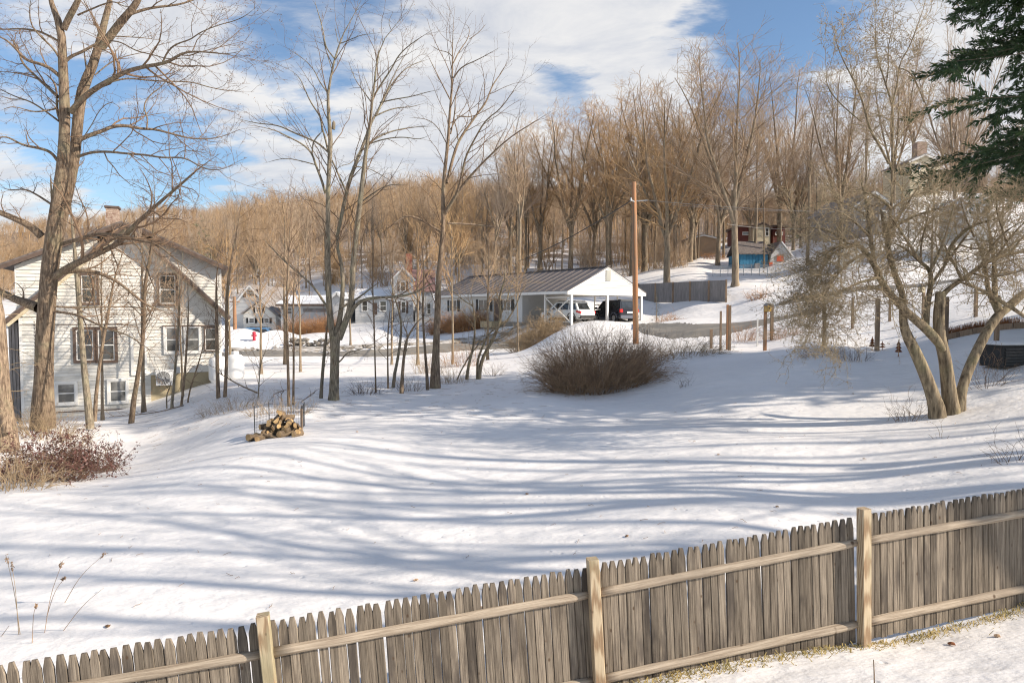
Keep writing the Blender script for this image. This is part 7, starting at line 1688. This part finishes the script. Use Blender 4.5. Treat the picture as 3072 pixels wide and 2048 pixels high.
# ------------------------------------------------------------------ woods: a few bare trees, copied one by one
def wood_proto(seed, h=20.0, fork=.35, leaders=4, spread=(12, 28), r0=.26, per=(1.35, 2.1, 2.6), rt=.014, thin=1.0):
    rng = np.random.default_rng(seed); m = 12
    tr = np.zeros((1, m, 3)); t = np.linspace(0, 1, m); k = h * (.80 if leaders < 3 else fork + .12)
    tr[0, :, 2] = t * k - .4; tr[0, :, 0] = np.cumsum(rng.normal(0, .05, m)) * t; tr[0, :, 1] = np.cumsum(rng.normal(0, .05, m)) * t
    R = (r0 * (1 - (.75 if leaders < 3 else .35) * t))[None]; R[0, 0] *= 1.5
    P = [tr[0]]; RR = [R[0]]
    n = leaders if leaders >= 3 else 0
    if n:
        for i in range(n):
            a = 2 * math.pi * (i + rng.random() * .6) / n; inc = math.radians(rng.uniform(*spread)); t0 = rng.uniform(.7, .98); s = tr[0, int(t0 * (m - 1))]; L = (h - s[2]) / math.cos(inc * .6) * rng.uniform(.85, 1.0)
            d = np.array([math.sin(inc) * math.cos(a), math.sin(inc) * math.sin(a), math.cos(inc)]); p = s.copy(); q = [p.copy()]
            for j in range(1, m): d = d + rng.normal(0, .05, 3); d[2] += .035; d /= np.linalg.norm(d); p = p + d * L / (m - 1); q.append(p.copy())
            P.append(np.array(q)); RR.append(r0 * .58 * (1 - .85 * t))
    P = np.array(P); RR = np.array(RR); big = P[1:] if n else P; bR = RR[1:] if n else RR
    a, ra = grow(big, bR, rng, per_m=per[0], t0=.08 if n else fork, lf=.46, ang=(24, 52), m=7, rf=.5, rmin=.02 * thin, up=.07, wig=.08, maxlen=h * .30)
    b, rb = grow(a, ra, rng, per_m=per[1], t0=.12, lf=.55, ang=(22, 55), m=5, rf=.55, rmin=.015 * thin, up=.06, wig=.11, maxlen=h * .13)
    c, rc = grow(b, rb, rng, per_m=per[2], t0=.1, labs=.85 * h / 20, ang=(22, 55), m=3, rf=.6, rmin=rt * thin, up=.06, wig=.12)
    V, Q = tubes(P, RR, 7); tm = mesh_np('trunk', V, Q, True); tm.materials.append(MATS['bark_wood'])
    crown = join([tubes(a, ra, 4), tubes(b, rb, 3), tubes(c, rc, 3)]); cm = mesh_np('crown', crown[0], crown[1]); cm.materials.append(MATS['twig_wood'])
    print('wood proto', seed, len(a), len(b), len(c), len(crown[1]))
    return tm, cm
PROTO = [wood_proto(301, 22, .30, 5, (10, 26), .30), wood_proto(302, 22, .38, 4, (8, 22), .26), wood_proto(303, 20, .42, 1, (0, 0), .20, per=(2.4, 2.0, 2.6)), wood_proto(304, 21, .5, 3, (6, 18), .22),
         wood_proto(305, 20, .22, 6, (14, 34), .32), wood_proto(306, 18, .5, 1, (0, 0), .15, per=(2.4, 2.0, 2.6)),
         wood_proto(307, 20, .30, 3, (8, 24), .24, per=(.8, .8, .8), thin=.28), wood_proto(308, 20, .34, 4, (10, 30), .26, per=(.7, .8, .8), thin=.28)]
def wood_tree(k, b, s, rz, label, group='bare trees of the wood behind the houses', sxy=None, name='bare_tree'):
    T = thing(name, label, 'tree', b, rz, group); T.scale = ((sxy or s), (sxy or s), s)
    link('trunk', PROTO[k][0], None, T); link('crown', PROTO[k][1], None, T); return T
# large trees one can tell apart
for (x, y, Y, topy, k, rz, wf, lab) in [
    (1688, 657, 66, 108, 0, .6, 1.2, 'tallest bare tree, fan crowned, at the right end of the grey board fence'),
    (1532, 643, 74, 215, 4, 1.9, 1.25, 'stout low forking bare tree just behind the grey board fence'),
    (1400, 622, 98, 225, 1, .3, 1.35, 'tall bare tree rising behind the roof ridge of the carport'), (1310, 628, 96, 262, 0, 2.2, 1.3, 'tall bare tree behind the middle of the dark metal roof'),
    (1722, 572, 106, 330, 4, 2.6, 1.0, 'low forking bare tree before the dark red wing of the red house'), (1822, 575, 104, 300, 4, .8, 1.0, 'low forking bare tree before the right side of the red house'), (1790, 560, 112, 175, 4, 4.0, 1.0, 'broad bare tree between the blue shed and the red house'), (1735, 622, 88, 190, 2, 1.0, 1.0, 'slim bare tree close behind the tallest tree'), (1755, 615, 84, 300, 5, 1.0, .9, 'slim bare trunk in front of the blue shed'),
    (1855, 590, 76, 230, 3, 2.8, 1.0, 'bare tree uphill between the shed and the fruit tree'), (1585, 615, 95, 205, 0, 3.2, 1.2, 'dense crowned bare tree left of the tallest tree'), (1480, 625, 98, 212, 4, 5.2, 1.2, 'dense crowned bare tree left of the stout low forking one'),
    (1172, 640, 92, 330, 1, 1.2, 1.3, 'bare tree behind the left part of the long dark roof'), (1240, 632, 100, 290, 0, 2.1, 1.2, 'bare tree behind the long dark roof, left of its middle'),
    (805, 768, 58, 560, 5, 0.4, 1.3, 'stout trunk rising in the snow behind the forked tree, in front of the white garage'),
    (1930, 600, 66, 160, 0, 1.1, .9, 'bare tree on the upper slope behind the left side of the fruit tree'), (2050, 590, 72, 120, 1, 4.1, .9, 'tall bare tree behind the crown of the fruit tree'), (2190, 580, 66, 60, 4, 2.2, .55, 'crooked bare tree reaching up beside the dark evergreen'), (1985, 560, 84, 200, 3, 2.2, .9, 'bare tree beyond the white board fence')]:
    b = foot(D(x, y, Y)); t = D(x, topy, Y).z; h = (22, 22, 20, 21, 20, 18)[k]; s = (t - b.z) / h; wood_tree(k, b, s, rz, lab, None, s * wf)
for (x, y, Y, topy, k, rz, lab) in [(470, 850, 36, 520, 2, 0, 'young twiggy tree at the right edge of the cream house roof'), (530, 845, 40, 470, 5, 1, 'young twiggy tree just right of the cream house'), (600, 850, 37, 500, 2, 2, 'young twiggy tree before the far left cottage'), (690, 850, 38, 470, 5, 3, 'young twiggy tree before the rust brown hedge'), (655, 845, 42, 400, 2, 4, 'tall young tree with a tan crown left of the forked tree'),
        (900, 838, 40, 480, 5, 5, 'young twiggy tree before the white farmhouse'), (960, 835, 40, 430, 2, 1.5, 'young twiggy tree close behind the slim tree, left'), (1040, 838, 38, 430, 5, 2.5, 'young twiggy tree close behind the slim tree, right'), (1120, 825, 40, 470, 2, 3.5, 'young twiggy tree before the windows of the carport house'), (1190, 800, 46, 520, 5, .5, 'young twiggy tree before the long dark roof'),
        (420, 905, 30, 560, 5, 1.2, 'young twiggy tree close before the heat pump'), (330, 930, 28.5, 430, 2, 2.9, 'young twiggy tree before the middle of the cream house'), (235, 950, 27, 480, 5, 4.2, 'young twiggy tree before the left window of the cream house')]:
    b = foot(D(x, y, Y)); t = D(x, topy, Y).z; h = (22, 22, 20, 21, 20, 18)[k]; s = (t - b.z) / h; wood_tree(k, b, s, rz, lab, 'young twiggy trees between the yard and the road', s * .95, 'young_tree')
rn = random.Random(17); placed = 0
taken = []
for tries in range(4000):
    if placed >= 235: break
    u = rn.random()
    Y = rn.uniform(90, 175) if u < .8 else rn.uniform(84, 110)
    x = rn.uniform(-60, 2420)
    if Y < 96 and x > 480 and not (1050 < x < 1650): continue
    if x > 1660 and Y < 125 and rn.random() < .75: continue
    if x < 480 and Y < 110: continue
    X = (x * K - 1536) / F * Y
    if any((X - a) ** 2 + (Y - b_) ** 2 < 9 for a, b_ in taken): continue
    if 4 < X < 12 and 100 < Y < 118 : continue
    taken.append((X, Y)); placed += 1
    k = rn.choice((0, 1, 1, 2, 2, 3, 3, 3, 4, 5, 5))
    # the wood is taller towards the right
    tall = .62 + .33 * min(1, max(0, (x - 900) / 450))
    if x < 480: tall *= .78
    if x > 1100 and Y > 120: tall *= .74
    if x > 1650: tall *= .86
    s = tall * rn.uniform(.8, 1.12)
    marks = [(150, 'left of the cream house chimney'), (330, 'above the cream house roof'), (500, 'right of the cream house roof'), (600, 'above the cottage'), (720, 'above the low snowy roofed house'), (840, 'behind the forked tree'), (960, 'above the white farmhouse'), (1060, 'left of the carport house'), (1160, 'behind the left end of the dark metal roof'), (1270, 'behind the middle of the dark metal roof'), (1400, 'behind the carport gable'), (1500, 'beside the utility pole'), (1600, 'behind the stout forking tree'), (1700, 'left of the tallest tree'), (1850, 'behind the blue shed'), (2000, 'behind the left of the fruit tree'), (2200, 'behind the fruit tree crown'), (9999, 'at the right edge')]
    where = [w for q, w in marks if x < q][0]; dep = 'front row' if Y < 108 else 'second row' if Y < 125 else 'third row' if Y < 145 else 'back row'
    kind = ('fan crowned', 'narrow fan crowned', 'straight', 'high forked', 'low forked', 'small straight')[k]
    wd = rn.uniform(.8, 1.1) * (1.25 if x > 1100 and Y <= 120 else 1)
    wood_tree(k, Vector((X, Y, gz(X, Y) - .1)), s, rn.uniform(0, 6.28), '%s bare tree %s, %s' % (kind, where, dep), 'bare trees of the wood behind the houses', s * wd)
print('wood', placed)
# trees beyond the right edge and behind the camera whose shadows cross the yard
for i, (X, Y, k, s, rz) in enumerate([(15, 4.3, 6, .8, .4), (18, 5.5, 6, .85, 2.9), (28, 4.4, 7, .95, 4.0), (16.5, 7.6, 7, .75, 2.0), (20, 8.7, 7, .8, .2), (31, 7.4, 6, 1.05, 5.0)]):
    wood_tree(k, Vector((X, Y, gz(X, Y) - .1)), s, rz, 'bare tree standing beyond the right edge of the picture', 'trees right of the picture')

# undergrowth and slender young trees inside the wood: individual stems past counting
def brush_proto(seed):
    rng = np.random.default_rng(seed); n = 26; m = 7; a = rng.uniform(0, 6.28, n); q = rng.random(n) * 1.4
    P = np.zeros((n, m, 3)); p = np.stack([q * np.cos(a), q * np.sin(a), np.zeros(n) - .2], 1); P[:, 0] = p; d = np.stack([rng.normal(0, .22, n), rng.normal(0, .22, n), np.ones(n)], 1); L = rng.uniform(2.5, 6.5, n)[:, None]
    for j in range(1, m): d = d + rng.normal(size=(n, 3)) * .09; d /= np.linalg.norm(d, axis=1, keepdims=True); p = p + d * L / (m - 1); P[:, j] = p
    R = rng.uniform(.02, .045, n)[:, None] * (1 - .75 * np.linspace(0, 1, m))[None]
    b, rb = grow(P, R, rng, per_m=2.2, t0=.2, labs=1.1, ang=(20, 55), m=4, rf=.6, rmin=.011, up=.08, wig=.14); c, rc = grow(b, rb, rng, per_m=2, t0=.2, labs=.5, ang=(20, 55), m=3, rf=.6, rmin=.009, up=.05, wig=.14)
    v, q_ = join([tubes(P, R, 4), tubes(b, rb, 3), tubes(c, rc, 3)]); me = mesh_np('brush', v, q_); me.materials.append(MATS['twig_wood']); return me
BR = [brush_proto(401), brush_proto(402), brush_proto(403)]
def scatter(name, label, meshes, pts, scales, spin, anchor):
    """One object: a cloud of points that geometry nodes turn into copies of the given meshes."""
    V = np.array(pts) - np.array(anchor); me = bpy.data.meshes.new(name); me.vertices.add(len(V)); me.vertices.foreach_set('co', V.astype(np.float32).ravel())
    at = me.attributes.new('size', 'FLOAT', 'POINT'); at.data.foreach_set('value', np.array(scales, np.float32))
    at = me.attributes.new('spin', 'FLOAT', 'POINT'); at.data.foreach_set('value', np.array(spin, np.float32)); me.update()
    o = link(name, me, None, None, anchor); tag(o, label, 'wood', kind='stuff')
    g = bpy.data.node_groups.new(name, 'GeometryNodeTree'); g.interface.new_socket('Geometry', in_out='INPUT', socket_type='NodeSocketGeometry'); g.interface.new_socket('Geometry', in_out='OUTPUT', socket_type='NodeSocketGeometry')
    n = g.nodes; gi = n.new('NodeGroupInput'); go = n.new('NodeGroupOutput'); iop = n.new('GeometryNodeInstanceOnPoints'); ji = n.new('GeometryNodeGeometryToInstance')
    for mm in meshes:
        oi = n.new('GeometryNodeObjectInfo'); oi.inputs['Object'].default_value = mm; oi.transform_space = 'ORIGINAL'; g.links.new(oi.outputs['Geometry'], ji.inputs[0])
    a1 = n.new('GeometryNodeInputNamedAttribute'); a1.data_type = 'FLOAT'; a1.inputs[0].default_value = 'size'; a2 = n.new('GeometryNodeInputNamedAttribute'); a2.data_type = 'FLOAT'; a2.inputs[0].default_value = 'spin'
    cx = n.new('ShaderNodeCombineXYZ'); g.links.new(a2.outputs[0], cx.inputs[2]); g.links.new(gi.outputs[0], iop.inputs['Points']); g.links.new(ji.outputs[0], iop.inputs['Instance'])
    iop.inputs['Pick Instance'].default_value = True; g.links.new(cx.outputs[0], iop.inputs['Rotation']); g.links.new(a1.outputs[0], iop.inputs['Scale'])
    g.links.new(iop.outputs[0], go.inputs[0]); md = o.modifiers.new('scatter', 'NODES'); md.node_group = g
    return o
def far_meshes():
    """Lighter whole trees (trunk and twigs in one mesh) for the distant hills; kept out of the scene itself."""
    out = []
    for s, L_ in ((501, 4), (502, 1), (503, 5)):
        rng = np.random.default_rng(s); h = 17; m = 7; t = np.linspace(0, 1, m); P = [np.stack([np.zeros(m), np.zeros(m), t * h * .75 - .3], 1)]; RR = [.26 * (1 - .6 * t)]
        for i in range(L_ + 1):
            a = rng.uniform(0, 6.28); inc = math.radians(rng.uniform(12, 35)); d = np.array([math.sin(inc) * math.cos(a), math.sin(inc) * math.sin(a), math.cos(inc)]); s0 = np.array([0, 0, h * rng.uniform(.25, .5)]); P.append(s0 + d[None] * (t * h * .6)[:, None]); RR.append(.15 * (1 - .8 * t))
        P = np.array(P); RR = np.array(RR); a, ra = grow(P, RR, rng, per_m=.9, t0=.25, labs=3.2, ang=(25, 55), m=5, rf=.5, rmin=.04, up=.05, wig=.1); b, rb = grow(a, ra, rng, per_m=1.5, t0=.1, labs=1.3, ang=(25, 60), m=3, rf=.7, rmin=.035, up=.05, wig=.1)
        v, q = join([tubes(P, RR, 4), tubes(a, ra, 3), tubes(b, rb, 3)]); me = mesh_np('far_tree', v, q); me.materials.append(MATS['twig_wood']); out.append(bpy.data.objects.new('far_tree', me)); print('far', len(q))
    return out
FM = far_meshes()
def conifer_mesh(seed, h, rad, n=60, needle=.16, dens=14, droop=-.25, low=.08, flat=.5, asym=None):
    """Trunk and a needle crown made of sprays on drooping branches."""
    rng = np.random.default_rng(seed); m = 6
    tr = np.stack([np.zeros(8), np.zeros(8), np.linspace(-.3, h, 8)], 1)[None]; R = (h * .014 * (1 - .92 * np.linspace(0, 1, 8)))[None]
    z = h * (low + (1 - low) * (np.arange(n) + rng.random(n)) / n); f = 1 - (z / h - low) / (1 - low); Lb = rad * (f ** .75 + .04) * rng.uniform(.7, 1.12, n); a = rng.uniform(0, 6.283, n)
    P = np.zeros((n, m, 3)); p = np.stack([0 * z, 0 * z, z], 1); P[:, 0] = p; d = np.stack([np.cos(a), np.sin(a), .25 - .25 * f], 1)
    for j in range(1, m): d[:, 2] += droop / m * (1.5 if j < 4 else -.6); d /= np.linalg.norm(d, axis=1, keepdims=True); p = p + d * (Lb / (m - 1))[:, None]; P[:, j] = p
    Rb = (.012 + .012 * Lb / rad)[:, None] * (1 - .8 * np.linspace(0, 1, m))[None]
    b, rb = grow(P, Rb, rng, per_m=3.2, t0=.12, lf=.38, ang=(40, 65), m=4, rf=.6, rmin=.004, up=-.05, wig=.08, azim_flat=.75)
    V1, Q1 = tubes(P, Rb, 4); V2, Q2 = tubes(b, rb, 3)
    # needle sprays: thin slanting flakes along the side shoots
    allp = np.vstack([b.reshape(-1, b.shape[1], 3)]); Lc = lengths(allp); cnt = np.maximum(2, (Lc * dens).astype(int)); idx = np.repeat(np.arange(len(allp)), cnt); t = rng.random(len(idx)) * (b.shape[1] - 1.001); i0 = t.astype(int); w = (t - i0)[:, None]
    c = allp[idx, i0] * (1 - w) + allp[idx, i0 + 1] * w; T = allp[idx, i0 + 1] - allp[idx, i0]; T /= np.linalg.norm(T, axis=1, keepdims=True) + 1e-9
    s = rng.normal(size=c.shape); s[:, 2] *= .5; s -= T * (s * T).sum(1, keepdims=True); s /= np.linalg.norm(s, axis=1, keepdims=True) + 1e-9; dd = (T * .9 + s * .8); dd[:, 2] -= .15; dd /= np.linalg.norm(dd, axis=1, keepdims=True)
    ln = needle * rng.uniform(.5, 1.3, len(c))[:, None]; wv = np.cross(dd, rng.normal(size=c.shape)); wv /= np.linalg.norm(wv, axis=1, keepdims=True); wv *= ln * .10
    NV = np.stack([c - wv * .4, c + dd * ln * .5 - wv, c + dd * ln, c + dd * ln * .5 + wv], 1).reshape(-1, 3); NQ = np.arange(len(NV)).reshape(-1, 4)
    print('conifer', len(b), len(NQ))
    return tubes(tr, R, 8), join([(V1, Q1), (V2, Q2)]), (NV, NQ)
def conifer(name, label, base, args, mt, group=None, sc=1.0, rz=0):
    t, br, nd = args; T = thing(name, label, 'tree', base, rz, group); T.scale = (sc, sc, sc)
    for nm, (v, q), m_ in (('trunk', t, 'bark_wood'), ('branches', br, 'bark_wood'), ('needles', nd, mt)):
        link(nm, mesh_np(nm, v, q, nm == 'trunk'), m_, T)
    return T
def conifer_copy(T0, base, sc, rz, label):
    T = copy_tree(T0); T.location = base; T.scale = (sc, sc, sc); T.rotation_euler = (0, 0, rz); T['label'] = label; return T
hem = conifer_mesh(61, 20, 6.0, n=200, needle=.19, dens=105, droop=-.22, low=.28)
b = Vector((18.1, 20.4, gz(18.1, 20.4)))
big = conifer('hemlock_tree', 'large dark green evergreen cut by the right edge, its drooping boughs against the sky', b, hem, 'needle_dark')
big.scale = (1.06, 1.06, 1.06)
conifer_copy(big, Vector((22.3, 23.8, gz(22.3, 23.8))), .88, 2.1, 'dark evergreen behind the large one, filling the right edge above the fruit tree crown')
for X, Y, s, r in ((24.5, 18.6, .9, 1.0), (30, 20.5, .95, 3.0), (29, 16.5, .7, 2.0)):
    conifer_copy(big, Vector((X, Y, gz(X, Y) - 1.5)), s, r, 'evergreen standing beyond the right edge of the picture')['group'] = 'evergreens right of the picture'
sp = conifer_mesh(62, 12, 3.0, n=44, needle=.42, dens=6, droop=-.12, low=.04)
sp_first = None
for i, (x, y, Y, top, lab) in enumerate([(1850, 580, 118, 425, 'dark spruce behind the red house'), (1880, 575, 122, 440, 'second dark spruce right of the red house'), (1825, 575, 125, 450, 'dark spruce half hidden behind the red house roof'), (2085, 560, 95, 395, 'dark spruce behind the upper part of the fruit tree crown'), (2180, 560, 92, 380, 'dark spruce below the large evergreen'), (1150, 640, 118, 505, 'green pine inside the wood behind the left end of the dark roof'), (1090, 640, 122, 530, 'green pine inside the wood behind the white farmhouse'),
                                       (465, 690, 100, 495, 'slim dark green spruce above the roof of the cream house'), (2230, 600, 66, 400, 'dark spruce beside the white hill house'), (2300, 600, 62, 370, 'tall dark spruce at the right edge below the large evergreen'), (2140, 590, 60, 390, 'dark spruce in front of the cream hill house'), (2072, 470, 80, 374, 'narrow dark spruce against the left corner of the cream hill house'), (2146, 470, 78, 380, 'narrow dark spruce against the right corner of the cream hill house'), (2108, 480, 77, 412, 'low dark spruce under the window of the cream hill house'), (2085, 600, 64, 430, 'smaller dark spruce left of the cream hill house'), (1900, 650, 60, 600, 'small spruce on the upper bank')]):
    b = foot(D(x, y, Y)); h = D(x, top, Y).z - b.z
    if sp_first is None: sp_first = conifer('spruce_tree', lab, b, sp, 'needle_mid', 'dark spruces and pines on the hill', h / 12)
    else: conifer_copy(sp_first, b, h / 12, i * 1.3, lab)
b = foot(D(1508, 713, 56)); conifer_copy(sp_first, b, .19, 2, 'small round evergreen shrub in the snow in front of the grey board fence')
# distant woods
rn = np.random.default_rng(8)
def hill_points(n, y0, y1, x0, x1, p=1.0):
    out = []
    while len(out) < n:
        Y = y0 + (y1 - y0) * rn.random() ** p; x = rn.uniform(x0, x1); X = (x * K - 1536) / F * Y; out.append((X, Y))
    out = np.array(out); return np.stack([out[:, 0], out[:, 1], height_np(out[:, 0], out[:, 1]) - .3], 1)
pts = hill_points(2300, 165, 420, -150, 2500, 1.15); anchor = (0.0, 260.0, float(height_np(0., 260.)))
u = (pts[:, 0] / pts[:, 1] * F + 1536) / K
sz = np.where(u > 1100, .72, np.where(u > 500, .85, .6)) * rn.uniform(.7, 1.15, len(pts))
scatter('distant_wood', 'brown leafless wood covering the hill behind the houses', FM, pts, sz, rn.uniform(0, 6.28, len(pts)), anchor)
pts = hill_points(2600, 430, 760, -350, 2600, 1.0); anchor = (0.0, 600.0, float(height_np(0., 600.)))
scatter('ridge_wood', 'brown leafless wood on the distant ridge', FM, pts, rn.uniform(.55, .85, len(pts)), rn.uniform(0, 6.28, len(pts)), anchor)
BO = [bpy.data.objects.new('brush', m_) for m_ in BR]
pts = hill_points(420, 88, 170, -50, 2400, .9)
uu = (pts[:, 0] / pts[:, 1] * F + 1536) / K; keep = ~((uu > 1640) & (pts[:, 1] < 118)) & ~((uu > 480) & (uu < 1020) & (pts[:, 1] < 96)) & ~((uu < 480) & (pts[:, 1] < 110)); pts = pts[keep]
scatter('undergrowth', 'brown brush and young stems filling the wood behind the houses', BO, pts, rn.uniform(.7, 1.25, len(pts)), rn.uniform(0, 6.28, len(pts)), (0.0, 110.0, float(height_np(0., 110.))))

def tell_apart():
    """Trees or logs that would read alike: say which of them it is, from left to right as seen."""
    by = {}
    for o in bpy.data.objects:
        if o.parent is None and o.get('group') in ('bare trees of the wood behind the houses', 'split firewood logs heaped by the wire cage'): by.setdefault(o['label'], []).append(o)
    for lab, os_ in by.items():
        n = len(os_)
        if n < 2: continue
        os_.sort(key=lambda o: o.location.x / o.location.y)
        w = {2: ['left of two', 'right of two'], 3: ['leftmost of three', 'middle of three', 'rightmost of three']}.get(n) or ['leftmost'] + ['%s from left' % q for q in ('second', 'third', 'fourth', 'fifth', 'sixth', 'seventh', 'eighth')][:n - 2] + ['rightmost']
        for o, t in zip(os_, w): o['label'] = lab.replace(' bare tree', ' tree').replace(' in the heap by', ' by').replace('low snowy roofed house', 'low snowy roof').replace('dark metal roof', 'metal roof').replace('right of the cream house roof', 'right of the cream roof').replace('narrow fan crowned', 'narrow crowned').replace('behind the left of the fruit tree', 'left behind the fruit tree') + ', ' + t
tell_apart()
